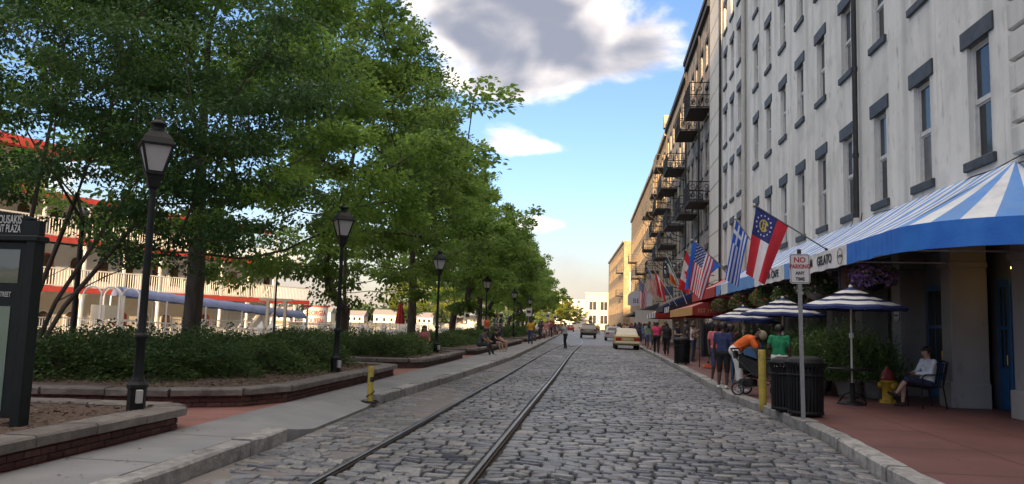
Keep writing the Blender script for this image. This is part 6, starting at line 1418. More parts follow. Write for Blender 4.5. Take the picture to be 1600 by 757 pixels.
POSES = {
 'stand': {}, 'stand2': {'el': (.26, .05, 1.16), 'wl': (.14, -.16, 1.12), 'kr': (-.11, -.06, .50), 'ar': (-.13, -.02, .085)},
 'walk': {'kl': (.10, -.16, .52), 'al': (.10, -.22, .10), 'kr': (-.10, .06, .49), 'ar': (-.10, .30, .13), 'el': (.24, .12, 1.16), 'wl': (.23, .14, .92), 'er': (-.24, -.06, 1.15), 'wr': (-.22, -.20, .96)},
 'fold': {'el': (.25, .02, 1.15), 'wl': (.04, -.18, 1.17), 'er': (-.25, .02, 1.15), 'wr': (-.02, -.20, 1.14)},
 'phone': {'er': (-.25, -.02, 1.16), 'wr': (-.10, -.24, 1.33), 'el': (.25, .02, 1.15), 'wl': (.12, -.2, 1.1)},
 'raise': {'el': (.24, -.18, 1.42), 'wl': (.16, -.38, 1.55), 'er': (-.24, -.15, 1.42), 'wr': (-.12, -.36, 1.58)},
 'point': {'el': (.40, -.06, 1.42), 'wl': (.60, -.16, 1.52), 'er': (-.34, -.05, 1.30), 'wr': (-.40, -.22, 1.42), 'kl': (.10, -.05, .5)},
 'wave': {'el': (.32, -.02, 1.50), 'wl': (.28, -.08, 1.76)},
 'sit': {'hip': (0, .10, .50), 'waist': (0, .13, .68), 'chest': (0, .11, .89), 'neck': (0, .10, 1.04), 'head': (0, .075, 1.185), 'sl': (.185, .11, .985), 'el': (.22, .06, .73), 'wl': (.10, -.14, .64), 'sr': (-.185, .11, .985), 'er': (-.22, .06, .73), 'wr': (-.08, -.15, .65),
         'hl': (.09, .08, .50), 'kl': (.10, -.34, .52), 'al': (.10, -.36, .10), 'hr': (-.09, .08, .50), 'kr': (-.10, -.34, .52), 'ar': (-.10, -.34, .10)},
 'sitlean': {'hip': (0, .10, .50), 'waist': (0, .06, .67), 'chest': (0, -.03, .85), 'neck': (0, -.09, .98), 'head': (0, -.16, 1.10), 'sl': (.185, -.04, .94), 'el': (.20, -.20, .72), 'wl': (.08, -.38, .66), 'sr': (-.185, -.04, .94), 'er': (-.20, -.20, .72), 'wr': (-.06, -.38, .64),
         'hl': (.09, .08, .50), 'kl': (.13, -.34, .50), 'al': (.12, -.50, .10), 'hr': (-.09, .08, .50), 'kr': (-.12, -.33, .50), 'ar': (-.10, -.42, .10)},
 'cross': {'hip': (0, .08, .50), 'waist': (0, .15, .67), 'chest': (0, .17, .88), 'neck': (0, .15, 1.03), 'head': (0, .115, 1.17), 'sl': (.185, .15, .975), 'el': (.23, .04, .74), 'wl': (.06, -.14, .72), 'sr': (-.185, .15, .975), 'er': (-.23, .04, .74), 'wr': (-.04, -.16, .73),
         'hl': (.09, .06, .50), 'kl': (.05, -.36, .60), 'al': (-.07, -.55, .28), 'hr': (-.09, .06, .50), 'kr': (-.11, -.33, .51), 'ar': (-.13, -.36, .09)},
 'bend': {'hip': (0, .16, .93), 'waist': (0, .06, 1.06), 'chest': (0, -.13, 1.18), 'neck': (0, -.27, 1.23), 'head': (0, -.40, 1.30), 'sl': (.185, -.22, 1.20), 'el': (.22, -.34, .98), 'wl': (.14, -.50, .88), 'sr': (-.185, -.22, 1.20), 'er': (-.22, -.36, .98), 'wr': (-.10, -.54, .90),
         'hl': (.09, .15, .91), 'kl': (.10, .12, .50), 'al': (.10, .10, .085), 'hr': (-.09, .15, .91), 'kr': (-.10, .06, .50), 'ar': (-.10, .02, .085)},
}
def body_prims(J, sleeve, legs, skirt, fem, bulk, shoes, near):
    V = {k: Vector(v) for k, v in J.items()}; P = []      # (a, b, ra, rb, tag)
    A = lambda a, b, ra, rb, t: P.append((Vector(a), Vector(b), ra, rb, t))
    bu = bulk; up = (V['neck']-V['chest']).normalized(); side = (V['sl']-V['sr']).normalized(); fwd = side.cross(up).normalized()*1.0
    if fwd.dot(V['head']-V['neck']-up*(V['head']-V['neck']).dot(up)) < 0: fwd = -fwd
    hipw = .075 if not fem else .085; chw = .085 if not fem else .070
    for s in (1, -1):
        A(V['hip']+side*hipw*s, V['waist']+side*.055*s, .112*bu, .098*bu, 'bottom' if False else 'top')
        A(V['waist']+side*.055*s, V['chest']+side*chw*s, .098*bu, .108*bu, 'top')
    A(V['chest'], V['neck']-up*.07, .11*bu, .085, 'top')
    A(V['hip']+side*hipw, V['hip']-side*hipw, .122*bu, .122*bu, 'bot')
    if fem:
        for s in (1, -1): A(V['chest']+side*.07*s+fwd*.055, V['chest']+side*.07*s+fwd*.06-up*.02, .058, .055, 'top')
    A(V['neck']-up*.05, V['neck']+(V['head']-V['neck'])*.55, .058, .050, 'skin')
    h = V['head']; hu = (V['head']-V['neck']).normalized(); hf = (fwd-hu*fwd.dot(hu)).normalized()
    A(h+hu*.02+hf*-.015, h+hu*.025+hf*.015, .092, .090, 'skin'); A(h-hu*.045+hf*.035, h-hu*.075+hf*.045, .062, .045, 'skin')
    if near:
        A(h+hf*.10-hu*.005, h+hf*.112-hu*.025, .012, .014, 'skin')
        for s in (1, -1): A(h+side*.088*s-hu*.0, h+side*.09*s-hu*.03, .016, .012, 'skin')
    for s, S, E, W in ((1, 'sl', 'el', 'wl'), (-1, 'sr', 'er', 'wr')):
        A(V['chest']+up*.07+side*.06*s, V[S], .075*bu, .064*bu, 'top')
        d = V[E]-V[S]
        if sleeve >= 1:
            A(V[S], V[E], .060*bu, .049, 'top'); A(V[E], V[W], .048, .036, 'top')
        else:
            A(V[S], V[S]+d*max(.12, sleeve), .062*bu, .058*bu, 'top'); A(V[S]+d*max(.05, sleeve*.9), V[E], .046*bu, .040, 'skin'); A(V[E], V[W], .040, .028, 'skin')
        hd = (V[W]-V[E]).normalized(); tip = V[W]+hd*.085
        n1 = hd.cross(side); n1 = n1.normalized() if n1.length > .1 else Vector((0, 0, 1)); ac = hd.cross(n1).normalized()
        A(V[W], V[W]+hd*.07, .028, .030, 'skin'); 
        for q in (-.018, .018): A(V[W]+hd*.035+ac*q, V[W]+hd*.085+ac*q, .017, .016, 'skin')
        if near:
            for i, (q, l) in enumerate(((-.030, .055), (-.010, .075), (.010, .072), (.030, .06))):
                b = V[W]+hd*.085+ac*q; m = b+hd*l*.55+n1*.006; A(b, m, .0100, .0095, 'skin'); A(m, m+hd*l*.45+n1*.022, .0095, .008, 'skin')
            b = V[W]+hd*.03+ac*.028*s; A(b, b+ac*.03*s+hd*.03, .012, .010, 'skin'); A(b+ac*.03*s+hd*.03, b+ac*.035*s+hd*.06+n1*.012, .010, .008, 'skin')
        else: A(V[W]+hd*.08, tip+hd*.06, .026, .016, 'skin')
    for s, H, K, N in ((1, 'hl', 'kl', 'al'), (-1, 'hr', 'kr', 'ar')):
        th, ca = V[K]-V[H], V[N]-V[K]
        lt = {'long': (1, 1), 'capri': (1, .5), 'knee': (1.0, .05), 'short': (.55, 0), 'bare': (.12, 0)}[legs]
        wide = 1.12 if legs in ('knee', 'short') else 1.0
        A(V[H], V[H]+th*lt[0], .094*bu*wide**.5, (.094+(.062-.094)*lt[0])*bu*wide, 'bot')
        if lt[0] < 1: A(V[H]+th*(lt[0]-.05), V[K], .075*bu, .055*bu, 'skin')
        if lt[1] > 0: A(V[K], V[K]+ca*lt[1], .062*bu*wide, (.062+(.05-.062)*lt[1])*bu*wide, 'bot')
        if lt[1] < 1: A(V[K]+ca*max(0, lt[1]-.04), V[K]+ca*.35, .050*bu, .054*bu, 'skin'); A(V[K]+ca*.35, V[N], .054*bu, .033, 'skin')
        f = Vector((0, -1, 0)); cd = ca.normalized(); f = (f-cd*f.dot(cd)); f = f.normalized() if f.length > .2 else Vector((0, 0, -1))
        if s and J.get('footdir'): f = Vector(J['footdir'])
        A(V[N], V[N]+cd*.035-f*.03, .036, .038, 'shoe'); A(V[N]+cd*.045, V[N]+cd*.055+f*.12, .036, .030, 'shoe'); A(V[N]+cd*.055+f*.09, V[N]+cd*.06+f*.17, .034, .026, 'shoe')
    if skirt:
        A(V['hip'], (V['kl']+V['kr'])/2+Vector((0, 0, .06)), .13*bu, skirt, 'bot')
    return P, (h, hu, hf, side)
def capsule(mb, a, b, ra, rb, n=12):
    d = b-a
    if d.length < 1e-4: d = Vector((0, 0, 1e-4))
    t = d.normalized(); path = []; rr = []
    for k in range(1, 5): w = R(90)*k/4; path.append(a-t*ra*math.cos(w)); rr.append(max(.0015, ra*math.sin(w)))
    for k in range(3, -1, -1): w = R(90)*(k+.0)/4; path.append(b+t*rb*math.cos(w)); rr.append(max(.0015, rb*math.sin(w)))
    path.insert(0, a-t*ra); rr.insert(0, .001); path.insert(5, b); rr.insert(5, rb)
    mb.tube(path, rr, n)
TAGS = ['skin', 'top', 'bot', 'shoe']
MESHC = {}
def body_mesh(pose, over, sleeve, legs, skirt, fem, bulk, near, vox):
    key = (pose, str(over), sleeve, legs, skirt, fem, bulk, near, vox)
    if key in MESHC: return MESHC[key]
    J = dict(BASE); J.update(POSES[pose]); J.update(over or {})
    P, head = body_prims(J, sleeve, legs, skirt, fem, bulk, None, near)
    mb = MB()
    for a, b, ra, rb, t in P: capsule(mb, a, b, ra, rb)
    me = mb.mesh('tmp', []); o = bpy.data.objects.new('tmp', me)
    m = o.modifiers.new('r', 'REMESH'); m.mode = 'VOXEL'; m.voxel_size = vox; m.use_smooth_shade = True
    s = o.modifiers.new('s', 'SMOOTH'); s.factor = .5; s.iterations = 3 if near else 2
    out = evaluate(o)
    out.name = 'body'
    n = len(out.polygons); C = np.zeros(n*3, np.float32); out.polygons.foreach_get('center', C); C = C.reshape(-1, 3)
    best = np.full(n, 9.0); mi = np.zeros(n, np.int32)
    for a, b, ra, rb, t in P:
        A = np.array(a); D = np.array(b-a); dd = max(1e-9, D@D); u = np.clip(((C-A)@D)/dd, 0, 1); d = np.linalg.norm(C-A-u[:, None]*D, axis=1)-(ra+(rb-ra)*u)
        if t != 'skin': d = d-.003
        k = d < best; best[k] = d[k]; mi[k] = TAGS.index(t)
    out.materials.clear()
    for _ in TAGS: out.materials.append(SKIN['tan'])
    out.polygons.foreach_set('material_index', mi); out.polygons.foreach_set('use_smooth', np.ones(n, bool)); out.update()
    MESHC[key] = (out, head); return MESHC[key]
def hair_mesh(head, style, m):
    h, u, f, s = head; b = MB(); n, k = 14, 9; rot = Matrix((s, -f, u)).transposed()
    V = []; 
    for i in range(k+1):
        th = math.pi*i/k
        for j in range(n):
            w = 2*math.pi*j/n; V.append(Vector((math.sin(th)*math.cos(w), math.sin(th)*math.sin(w), math.cos(th))))
    F = []
    for i in range(k):
        for j in range(n):
            q = [i*n+j, (i+1)*n+j, (i+1)*n+(j+1) % n, i*n+(j+1) % n]; c = sum((V[x] for x in q), Vector())/4
            front = -c.y   # local -y is the face
            lim = (.30 if front > .35 else -.35) if style != 'long' else (.30 if front > .35 else -1.1)
            if c.z > lim: F.append(q)
    sc = {'cap': 1.12}.get(style, 1.10)
    b.add([h+u*.022+rot @ Vector((p.x*.098*sc, p.y*.106*sc+.010, p.z*.10*sc)) for p in V], F, 0, True)
    if style == 'long':
        for x in (-.05, 0, .05): capsule(b, h+rot @ Vector((x, .07, .0)), h+rot @ Vector((x*1.3, .075, -.24)), .05, .035, 8)
    if style == 'bun': b.ell(h+rot @ Vector((0, .10, .06)), (.045, .045, .045), 8, 6)
    if style in ('cap', 'hat'):
        pts = [h+u*.045+rot @ Vector((.085*math.cos(R(a)), -.085-.09*math.sin(R(a)), .0)) for a in range(0, 181, 20)]
        b.add(pts+[p-u*.012 for p in pts], [list(range(len(pts))), list(range(len(pts), 2*len(pts)))[::-1]])
    if style == 'hat': b.lathe([(.105, 0), (.17, -.005), (.17, .008), (.105, .015)], 16, (0, 0, 0)); b.v[-64:] = [tuple(h+u*.045+rot @ Vector(p)) for p in b.v[-64:]]
    return b.mesh('hair', m)
def person(label, loc, rz, pose='stand', top=(.3, .3, .3), bot=(.05, .05, .06), shoe=(.05, .05, .05), skin='tan', hair='black', style='short', h=1.70, sleeve=.5, legs='long', skirt=0, fem=False, bulk=1.0, near=False, over=None, group=None, vox=None):
    me, head = body_mesh(pose, over, sleeve, legs, skirt, fem, bulk, near, vox or (.010 if near else .026))
    t = thing('person', label, 'person', loc, rz, group); t.scale = (h/1.7,)*3
    o = ob('body', me, t)
    for i, m in enumerate((SKIN[skin], cloth(top), cloth(bot), cloth(shoe))): o.material_slots[i].link = 'OBJECT'; o.material_slots[i].material = m
    hm = HAIR[hair] if isinstance(hair, str) else cloth(hair)
    ob('hair' if style not in ('cap', 'hat') else 'cap', hair_mesh(head, style, hm), t)
    if near:
        hh, u, f, s = head; e = MB()
        for q in (-1, 1): e.ell(hh+s*.032*q+f*.097+u*.012, (.011, .008, .007), 8, 6)
        e.build('eyes', HAIR['black'], t)
        l = MB(); l.ell(hh+f*.093-u*.058, (.022, .010, .006), 8, 6); l.build('mouth', mat('lips', (.28, .09, .08), .5), t)
    return t
G = .142
# --- right pavement, near
metal_chair('metal_chair', 'black metal armchair holding the seated woman by the pier', (6.62, 16.55, G), R(-78))
person('person in a white jacket and dark shorts seated with crossed legs by the grey pier', (6.56, 16.55, G-.01), R(-78), 'cross', (.62, .64, .68), (.02, .025, .05), (.03, .02, .02), 'light', 'black', 'bun', 1.62, 1.0, 'knee', fem=True, near=True)
o = person('person in an orange shirt and white capri trousers bending over the stroller', (3.42, 18.65, G), R(70), 'bend', (.70, .13, .02), (.66, .65, .63), (.62, .62, .62), 'dark', (.30, .25, .18), 'cap', 1.74, .62, 'capri', fem=True, bulk=1.22, near=True)
person('teenager in a dark blue printed shirt and black shorts standing at the kerb', (3.08, 19.35, G), R(150), 'stand', (.022, .034, .10), (.010, .010, .012), (.55, .55, .55), 'dark', 'black', 'short', 1.58, .55, 'knee', near=True)
person('person in a green shirt and white trousers with back turned beside the yellow bollard', (4.1, 18.0, G), R(165), 'stand2', (.015, .21, .085), (.62, .62, .60), (.5, .5, .5), 'dark', 'black', 'short', 1.55, .5, 'long', near=True, bulk=1.08)
person('person in a pink shirt partly hidden behind the teenager', (3.25, 21.6, G), R(20), 'stand2', (.62, .16, .18), (.04, .05, .10), (.4, .4, .4), 'dark', 'black', 'short', 1.60, .5, 'knee')
person('person in a dark top raising an arm behind the orange shirt', (3.75, 22.3, G), R(30), 'wave', (.10, .025, .05), (.02, .02, .03), (.1, .1, .1), 'dark', 'black', 'long', 1.55, .4, 'long', fem=True)
# --- right pavement, middle distance
G2 = 'people on the right pavement'
mid = [
 ('person in a hot pink top and black trousers seen from behind', 3.30, 43.2, 175, 'walk', (.62, .05, .14), (.012, .012, .014), 'mid', 'black', 'short', 1.68, .4, 'long', True, 1.22),
 ('person all in black walking beside the pink top', 3.65, 41.0, 170, 'walk', (.010, .010, .012), (.010, .010, .012), 'mid', 'black', 'bun', 1.62, .3, 'long', True, 1.2),
 ('person in a navy dress standing near the far litter bin', 3.75, 36.6, 60, 'fold', (.02, .025, .055), (.02, .025, .055), 'light', 'brown', 'long', 1.66, .2, 'short', True, 1.05),
 ('person in a charcoal shirt behind the navy dress', 4.25, 37.6, 100, 'fold', (.03, .032, .036), (.05, .055, .07), 'tan', 'black', 'short', 1.78, .5, 'long', False, 1.0),
 ('person in a white top leaning by the serving counter', 4.15, 34.3, 80, 'fold', (.62, .58, .58), (.06, .07, .12), 'tan', 'brown', 'short', 1.60, .4, 'long', False, .95),
 ('tall person with long hair in a pale top by the counter', 4.35, 35.6, 60, 'phone', (.52, .42, .34), (.10, .10, .12), 'light', 'brown', 'long', 1.72, .1, 'long', True, 1.0),
 ('person in a grey cap and khaki shorts beside the black garments', 4.75, 33.0, 150, 'stand', (.03, .03, .035), (.36, .32, .25), 'tan', 'grey', 'cap', 1.76, .5, 'knee', False, 1.0),
 ('person in blue shirt and tan trousers behind the parked car', 3.45, 51.5, 175, 'walk', (.10, .17, .34), (.32, .26, .19), 'tan', 'brown', 'short', 1.76, .5, 'long', False, 1.0),
 ('person with a green bag on the shoulder near the parked car', 3.30, 49.6, 180, 'walk', (.14, .26, .16), (.10, .13, .22), 'light', 'brown', 'long', 1.68, .4, 'knee', True, 1.0),
 ('person in denim shorts and blue top walking away by the car', 3.85, 54, 175, 'walk', (.16, .20, .36), (.12, .15, .24), 'light', 'blond', 'long', 1.65, .3, 'short', True, 1.0),
 ('person in a black shirt under the far flags', 4.2, 48.0, 20, 'stand2', (.02, .02, .022), (.05, .05, .06), 'mid', 'black', 'short', 1.75, .5, 'knee', False, 1.1),
 ('person in a red shirt under the navy awning', 4.3, 57, 10, 'stand', (.45, .05, .05), (.08, .09, .14), 'tan', 'black', 'short', 1.72, .5, 'knee', False, 1.05),
]
for (lab, x, y, rz, pose, top, bot, sk, hr, st, hh, sl, lg, fm, bu) in mid:
    person(lab, (x, y, G), R(rz), pose, top, bot, (.05, .05, .055), sk, hr, st, hh, sl, lg, fem=fm, bulk=bu, group=G2, skirt=.20 if 'dress' in lab else 0)
# far crowd on both sides: counted figures in everyday clothes
rr = random.Random(99)
tops = [((.55, .52, .48), 'white'), ((.05, .06, .10), 'navy'), ((.42, .06, .06), 'red'), ((.10, .16, .30), 'blue'), ((.02, .02, .022), 'black'), ((.45, .30, .30), 'pink'), ((.30, .28, .26), 'grey'), ((.14, .20, .10), 'olive'), ((.40, .26, .06), 'mustard'), ((.22, .08, .20), 'purple')]
bots = [((.03, .035, .05), 'dark trousers', 'long'), ((.10, .13, .22), 'denim shorts', 'knee'), ((.30, .26, .20), 'tan shorts', 'knee'), ((.012, .012, .014), 'black leggings', 'long'), ((.42, .40, .38), 'pale shorts', 'short')]
place = [('beside the parked car', 3.35, 5.6, 58, 72, 9), ('under the striped far awning', 3.2, 5.8, 73, 92, 11), ('far along the right pavement', 2.6, 5.4, 93, 125, 16), ('in the far crowd', -1.2, 4.0, 128, 165, 14)]
used = {}
for where, x0, x1, y0, y1, n in place:
    for i in range(n):
        (tc, tn), (bc, bn, lg) = rr.choice(tops), rr.choice(bots)
        while used.get((where, tn, bn)): (tc, tn), (bc, bn, lg) = rr.choice(tops), rr.choice(bots)
        used[(where, tn, bn)] = 1; y = y0+(y1-y0)*(i+rr.random())/n
        person(f'person in a {tn} top and {bn} {where}', (rr.uniform(x0, x1), y, G if y < 126 else 0.0), R(rr.choice([0, 180])+rr.uniform(-35, 35)), rr.choice(['stand', 'walk', 'stand2', 'walk', 'fold']), tc, bc, (.06, .06, .06), rr.choice(['light', 'tan', 'mid', 'dark']), rr.choice(['black', 'brown', 'blond']), rr.choice(['short', 'long']), rr.uniform(1.58, 1.82), .5, lg, group='crowd on the right pavement')
# --- left walk
G3 = 'people on the left walk'
person('person in a grey shirt and dark trousers sitting on the planter edge, leaning forward', (-5.02, 33.9, .14-.055), R(78), 'sitlean', (.09, .095, .11), (.03, .03, .04), (.42, .42, .42), 'tan', 'black', 'short', 1.72, .5, 'long', group=G3)
person('first person in black sitting on the planter edge, nearer the camera', (-5.05, 38.2, .085), R(70), 'sitlean', (.012, .012, .014), (.012, .012, .014), (.3, .25, .22), 'light', 'black', 'short', 1.68, .5, 'short', group=G3)
person('second person in black sitting on the planter edge, with pale legs', (-5.05, 40.6, .085), R(82), 'sit', (.014, .012, .016), (.02, .02, .025), (.3, .25, .22), 'light', 'black', 'long', 1.66, .4, 'short', fem=True, group=G3)
person('person in an orange-red top standing behind the two in black', (-5.9, 41.5, .38), R(60), 'stand', (.55, .12, .05), (.05, .05, .06), (.1, .1, .1), 'light', 'brown', 'short', 1.5, .5, 'knee', group=G3)
person('person in grey clothes standing at the planter, nearer of a pair', (-5.75, 44.2, .38), R(90), 'fold', (.16, .17, .19), (.12, .13, .16), (.2, .2, .2), 'light', 'brown', 'short', 1.62, .6, 'long', group=G3)
person('person in dark blue standing at the planter, farther of a pair', (-5.7, 46.0, .38), R(110), 'stand2', (.03, .04, .07), (.06, .07, .10), (.2, .2, .2), 'tan', 'black', 'short', 1.66, .6, 'long', group=G3)
person('person in a yellow shirt and blue jeans walking along the left walk', (-4.28, 50.5, .14), R(5), 'walk', (.55, .30, .03), (.05, .06, .12), (.5, .5, .5), 'mid', 'black', 'long', 1.70, .55, 'long', bulk=1.1, group=G3)
person('person in a pink top walking farther along the left walk', (-4.6, 72, .14), R(0), 'walk', (.60, .22, .24), (.5, .35, .3), (.3, .3, .3), 'light', 'blond', 'long', 1.68, .4, 'short', fem=True, group=G3)
person('person in a pale blue shirt walking behind the pink top', (-5.0, 80, .14), R(10), 'walk', (.30, .38, .48), (.08, .09, .12), (.3, .3, .3), 'tan', 'black', 'short', 1.76, .5, 'knee', group=G3)
person('person sitting among the hedge with bare legs and pink top, left of the third lamp', (-6.55, 29.2, .12), R(25), 'sit', (.36, .13, .12), (.04, .04, .05), (.4, .2, .15), 'light', 'brown', 'long', 1.64, .3, 'short', fem=True, group=G3)
person('person in a striped grey top and black trousers standing between the rails, arms lifted', (-2.02, 51, .0), R(-55), 'point', (.42, .42, .45), (.012, .012, .014), (.02, .02, .02), 'light', 'brown', 'short', 1.66, .9, 'long', fem=True)
for i in range(16):
    (tc, tn), (bc, bn, lg) = rr.choice(tops), rr.choice(bots)
    while used.get(('left', tn, bn)): (tc, tn), (bc, bn, lg) = rr.choice(tops), rr.choice(bots)
    used[('left', tn, bn)] = 1; y = 62+i*4.6+rr.random()*2; s = i % 3 == 0
    person(f'person in a {tn} top and {bn} {"sitting on" if s else "walking beside"} the far planter edge', (-5.3-(y-62)*.006 if s else rr.uniform(-5.1, -4.5)-(y-62)*.008, y, .085 if s else .14), R(80 if s else rr.choice([0, 180])+rr.uniform(-20, 20)), 'sit' if s else rr.choice(['walk', 'stand', 'stand2']), tc, bc, (.06, .06, .06), rr.choice(['light', 'tan', 'mid', 'dark']), rr.choice(['black', 'brown', 'blond']), rr.choice(['short', 'long']), rr.uniform(1.58, 1.82), .5, lg, group='people on the far left walk')
# ---------------------------------------------------------------- stroller
t = thing('stroller', 'black three-wheeled baby stroller in front of the orange shirt', 'stroller', (3.52, 17.75, G), R(62))
m_tyre = mat('tyre_rubber', (.012, .012, .012), .7); m_alu = mat('aluminium', (.45, .45, .46), .35, metal=.8); m_blk = cloth((.014, .015, .018))
def wheel(parent, c, rad, w, name='wheel'):
    o = MB().build(name, m_alu, parent, c) if False else None
    b = MB(); b.tube([(0, rad*.72*math.cos(a), rad*.72*math.sin(a)) for a in np.linspace(0, 6.2832, 21)], rad*.035, 5, caps=False)
    for k in range(8): a = k*math.pi/4; b.bar((0, 0, 0), (0, rad*.72*math.cos(a), rad*.72*math.sin(a)), .008)
    b.tube([(-w*.6, 0, 0), (w*.6, 0, 0)], rad*.12, 8); o = b.build(name, m_alu, parent, c)
    MB().tube([(0, rad*.87*math.cos(a), rad*.87*math.sin(a)) for a in np.linspace(0, 6.2832, 25)], rad*.13, 8, caps=False).build('tyre', m_tyre, o); return o
wheel(t, (-.28, .30, .15), .15, .05); wheel(t, (.28, .30, .15), .15, .05); wheel(t, (0, -.46, .14), .14, .05)
b = MB()
for s in (-1, 1): b.tube([(0.04*s, -.46, .14), (.10*s, -.36, .34), (.25*s, .0, .50), (.27*s, .34, .82), (.26*s, .46, 1.02)], .015, 6); b.tube([(.26*s, .30, .15), (.26*s, .12, .45), (.25*s, .0, .50)], .014, 6); b.tube([(.26*s, .30, .15), (.10*s, -.2, .25), (.06*s, -.36, .30)], .012, 6)
b.tube([(-.26, .46, 1.02), (.26, .46, 1.02)], .02, 8); b.build('frame', mat('stroller_frame', (.03, .03, .032), .4), t)
b = MB(); b.grid(lambda u, v: (-.22+.44*u, [-.24, -.10, .14, .24, .34][round(v*4)], [.46, .42, .44, .72, .95][round(v*4)]-.05*math.sin(u*math.pi)), 6, 4); b.grid(lambda u, v: (-.22, [-.2, .3][round(u)], .46+.28*v+.15*u), 1, 3); b.grid(lambda u, v: (.22, [-.2, .3][round(u)], .46+.28*v+.15*u), 1, 3); b.build('seat', m_blk, t)
b = MB(); b.grid(lambda u, v: (-.25+.5*u, .30-.42*math.sin(v*R(105)), .70+.36*math.cos(v*R(105)-.35)), 6, 8); b.build('hood', m_blk, t)
b = MB(); b.b2((-.2, .0, .20), (.2, .32, .36), ch=.03); b.build('basket', m_blk, t)
b = MB(); b.b2((-.09, .40, .80), (.09, .47, .98), ch=.02); b.build('parcel_tray', m_blk, t)
MB().b2((-.16, -.18, .5), (.06, .1, .7), ch=.05).build('blanket', cloth((.10, .35, .42)), t)
# round print on the teenager's shirt is part of the shirt
# ================================================================ vehicles
m_cglass = mat('car_glass', (.015, .018, .02), .08, spec=.6); m_tail = mat('tail_light', (.35, .015, .012), .25); m_chrome = mat('chrome', (.55, .55, .56), .25, metal=.9); m_plate = mat('number_plate', (.5, .45, .3), .5)
m_black = mat('black_plastic', (.015, .015, .016), .6)
def loft_car(t, secs, m, name='body'):
    """secs: list of (y, [(half width, z), ...]) cross-sections from rear to front, mirrored about x=0"""
    b = MB(); n = len(secs[0][1]); V = []
    for y, pr in secs:
        V += [(w, y, z) for w, z in pr]+[(-w, y, z) for w, z in reversed(pr)]
    k = 2*n; F = []
    for i in range(len(secs)-1):
        for j in range(k): F.append([i*k+j, (i+1)*k+j, (i+1)*k+(j+1) % k, i*k+(j+1) % k])
    F.append(list(range(k))); F.append([(len(secs)-1)*k+j for j in range(k)][::-1])
    b.add(V, F, 0, False); me = b.mesh(name, m); o = ob(name, me, t)
    mod = o.modifiers.new('bevel', 'BEVEL'); mod.width = .035; mod.segments = 2; mod.limit_method = 'ANGLE'; mod.angle_limit = R(25); return o
def car_wheel(t, x, y, r=.31):
    o = MB().lathe([(0, -.09), (r*.62, -.09), (r*.66, -.06), (r*.66, .06), (r*.62, .09), (0, .09)], 20).build('wheel', m_chrome, t, (x, y, r)); o.rotation_euler = (0, R(90), 0)
    MB().lathe([(r*.66, -.09), (r*.95, -.10), (r, -.06), (r, .06), (r*.95, .10), (r*.66, .09), (r*.66, -.09)], 24).build('tyre', m_tyre, o)
def sedan():
    t = thing('parked_car', 'old boxy cream and yellow sedan parked at the right kerb, seen from behind', 'car', (2.05, 54.5, 0), R(1))
    m = mat('faded_yellow_paint', (.50, .36, .10), .35, (.54, .40, .13), 3, spec=.6); mc = mat('cream_paint_car', (.62, .58, .46), .35, (.66, .62, .5), 3, spec=.6)
    W = .82
    low = lambda z0, z1, w: [(w*.92, z0), (w, z0+.12), (w, z1-.10), (w*.95, z1)]
    loft_car(t, [(-2.2, low(.36, .90, W*.94)), (-2.1, low(.30, .94, W)), (-1.2, low(.26, .96, W)), (1.1, low(.26, .95, W)), (2.0, low(.28, .88, W)), (2.25, low(.34, .82, W*.93))], m)
    loft_car(t, [(-1.28, [(W*.93, .955), (W*.90, .97), (W*.88, .98), (W*.6, .985)]), (-.85, [(W*.93, .955), (W*.82, 1.30), (W*.76, 1.38), (W*.5, 1.40)]), (.2, [(W*.93, .955), (W*.83, 1.32), (W*.77, 1.41), (W*.5, 1.43)]), (.95, [(W*.93, .955), (W*.90, .97), (W*.88, .975), (W*.6, .98)])], mc, 'roof')
    def pane(p): b = MB(); b.add(p, [[0, 1, 2, 3]]); b.build('window', m_cglass, t)
    pane([(-.60, -1.225, 1.02), (.60, -1.225, 1.02), (.53, -.895, 1.335), (-.53, -.895, 1.335)])
    for s in (-1, 1):
        pane([(.785*s, -.85, 1.02), (.785*s, .62, 1.02), (.705*s, .15, 1.31), (.705*s, -.72, 1.30)])
        MB().b2((min(.42*s, .80*s), -2.235, .60), (max(.42*s, .80*s), -2.205, .80), ch=.008).build('taillight', m_tail, t)
        for y in (-1.35, 1.4): car_wheel(t, .72*s, y)
    MB().b2((-.82, -2.34, .40), (.82, -2.19, .55), ch=.03).build('bumper', mc, t); MB().b2((-.26, -2.24, .62), (.26, -2.21, .76), ch=.006).build('number_plate', m_plate, t); MB().b2((-.78, -2.225, .83), (.78, -2.2, .87)).build('trim', m_chrome, t)
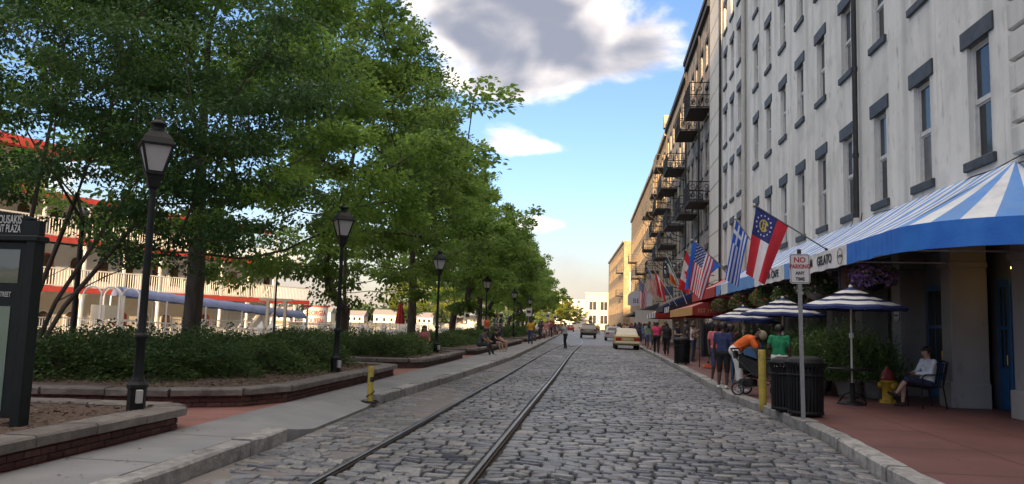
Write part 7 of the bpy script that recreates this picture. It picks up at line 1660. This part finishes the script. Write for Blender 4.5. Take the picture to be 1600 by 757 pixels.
def suv():
    t = thing('car', 'silver grey sport utility car driving away up the street', 'car', (-1.0, 94, 0), R(2))
    m = mat('silver_paint', (.24, .235, .225), .3, metal=.4); W = .95
    low = lambda z0, z1, w: [(w*.92, z0), (w, z0+.15), (w, z1-.12), (w*.96, z1)]
    loft_car(t, [(-2.3, low(.45, 1.02, W*.95)), (-2.2, low(.34, 1.06, W)), (1.2, low(.32, 1.05, W)), (2.1, low(.34, .98, W)), (2.35, low(.42, .88, W*.9))], m)
    loft_car(t, [(-2.26, [(W*.95, 1.065), (W*.94, 1.08), (W*.93, 1.10), (W*.6, 1.11)]), (-2.0, [(W*.95, 1.065), (W*.86, 1.55), (W*.80, 1.68), (W*.5, 1.71)]), (.2, [(W*.95, 1.065), (W*.86, 1.55), (W*.80, 1.70), (W*.5, 1.74)]), (1.25, [(W*.95, 1.065), (W*.92, 1.08), (W*.9, 1.09), (W*.6, 1.10)])], m, 'roof')
    b = MB(); b.add([(-.70, -2.235, 1.16), (.70, -2.235, 1.16), (.64, -2.055, 1.55), (-.64, -2.055, 1.55)], [[0, 1, 2, 3]]); b.build('window', m_cglass, t)
    MB().b2((-.62, -2.10, 1.66), (.62, -1.9, 1.72), ch=.01).build('spoiler', m, t)
    for s in (-1, 1):
        MB().b2((min(.60*s, .93*s), -2.33, .92), (max(.60*s, .93*s), -2.25, 1.10), ch=.015).build('taillight', m_tail, t)
        b = MB(); b.add([(.885*s, -1.9, 1.14), (.885*s, .8, 1.14), (.83*s, .25, 1.52), (.83*s, -1.8, 1.52)], [[0, 1, 2, 3]]); b.build('window', m_cglass, t)
        for y in (-1.4, 1.45): car_wheel(t, .82*s, y, .36)
        MB().b2((min(.95*s, 1.12*s), .75, 1.10), (max(.95*s, 1.12*s), .85, 1.26), ch=.02).build('mirror', m_black, t)
    MB().b2((-.93, -2.38, .42), (.93, -2.26, .66), ch=.03).build('bumper', m_black, t); MB().b2((-.26, -2.34, .78), (.26, -2.305, .92), ch=.006).build('number_plate', m_plate, t)
sedan(); suv()
def small_car(label, loc, rz, col):
    t = thing('parked_car', label, 'car', loc, rz); m = mat('paint_'+label[:5], col, .3); W = .85
    low = lambda z0, z1, w: [(w*.92, z0), (w, z0+.15), (w, z1-.12), (w*.96, z1)]
    loft_car(t, [(-2.1, low(.4, .95, W*.95)), (-2.0, low(.3, .98, W)), (2.0, low(.3, .9, W)), (2.2, low(.4, .8, W*.9))], m); loft_car(t, [(-1.7, [(W*.95, .99), (W*.93, 1.0), (W*.92, 1.01), (W*.6, 1.02)]), (-1.2, [(W*.95, .99), (W*.85, 1.38), (W*.8, 1.45), (W*.5, 1.47)]), (.2, [(W*.95, .99), (W*.85, 1.38), (W*.8, 1.46), (W*.5, 1.48)]), (1.0, [(W*.95, .99), (W*.93, 1.0), (W*.92, 1.01), (W*.6, 1.02)])], m, 'roof')
    b = MB(); b.add([(-.6, -1.66, 1.07), (.6, -1.66, 1.07), (.54, -1.30, 1.38), (-.54, -1.30, 1.38)], [[0, 1, 2, 3]]); b.build('window', m_cglass, t)
    for s in (-1, 1):
        MB().b2((min(.5*s, .8*s), -2.13, .70), (max(.5*s, .8*s), -2.09, .85), ch=.01).build('taillight', m_tail, t)
        for y in (-1.3, 1.3): car_wheel(t, .75*s, y, .31)
small_car('white car parked far up the right kerb beyond the sedan', (1.75, 82, 0), R(1), (.5, .5, .5))
small_car('dark red car far up the street left of the silver car', (-5.6, 165, 0), R(3), (.3, .04, .03))

bpy.data.scenes.remove(TMP)
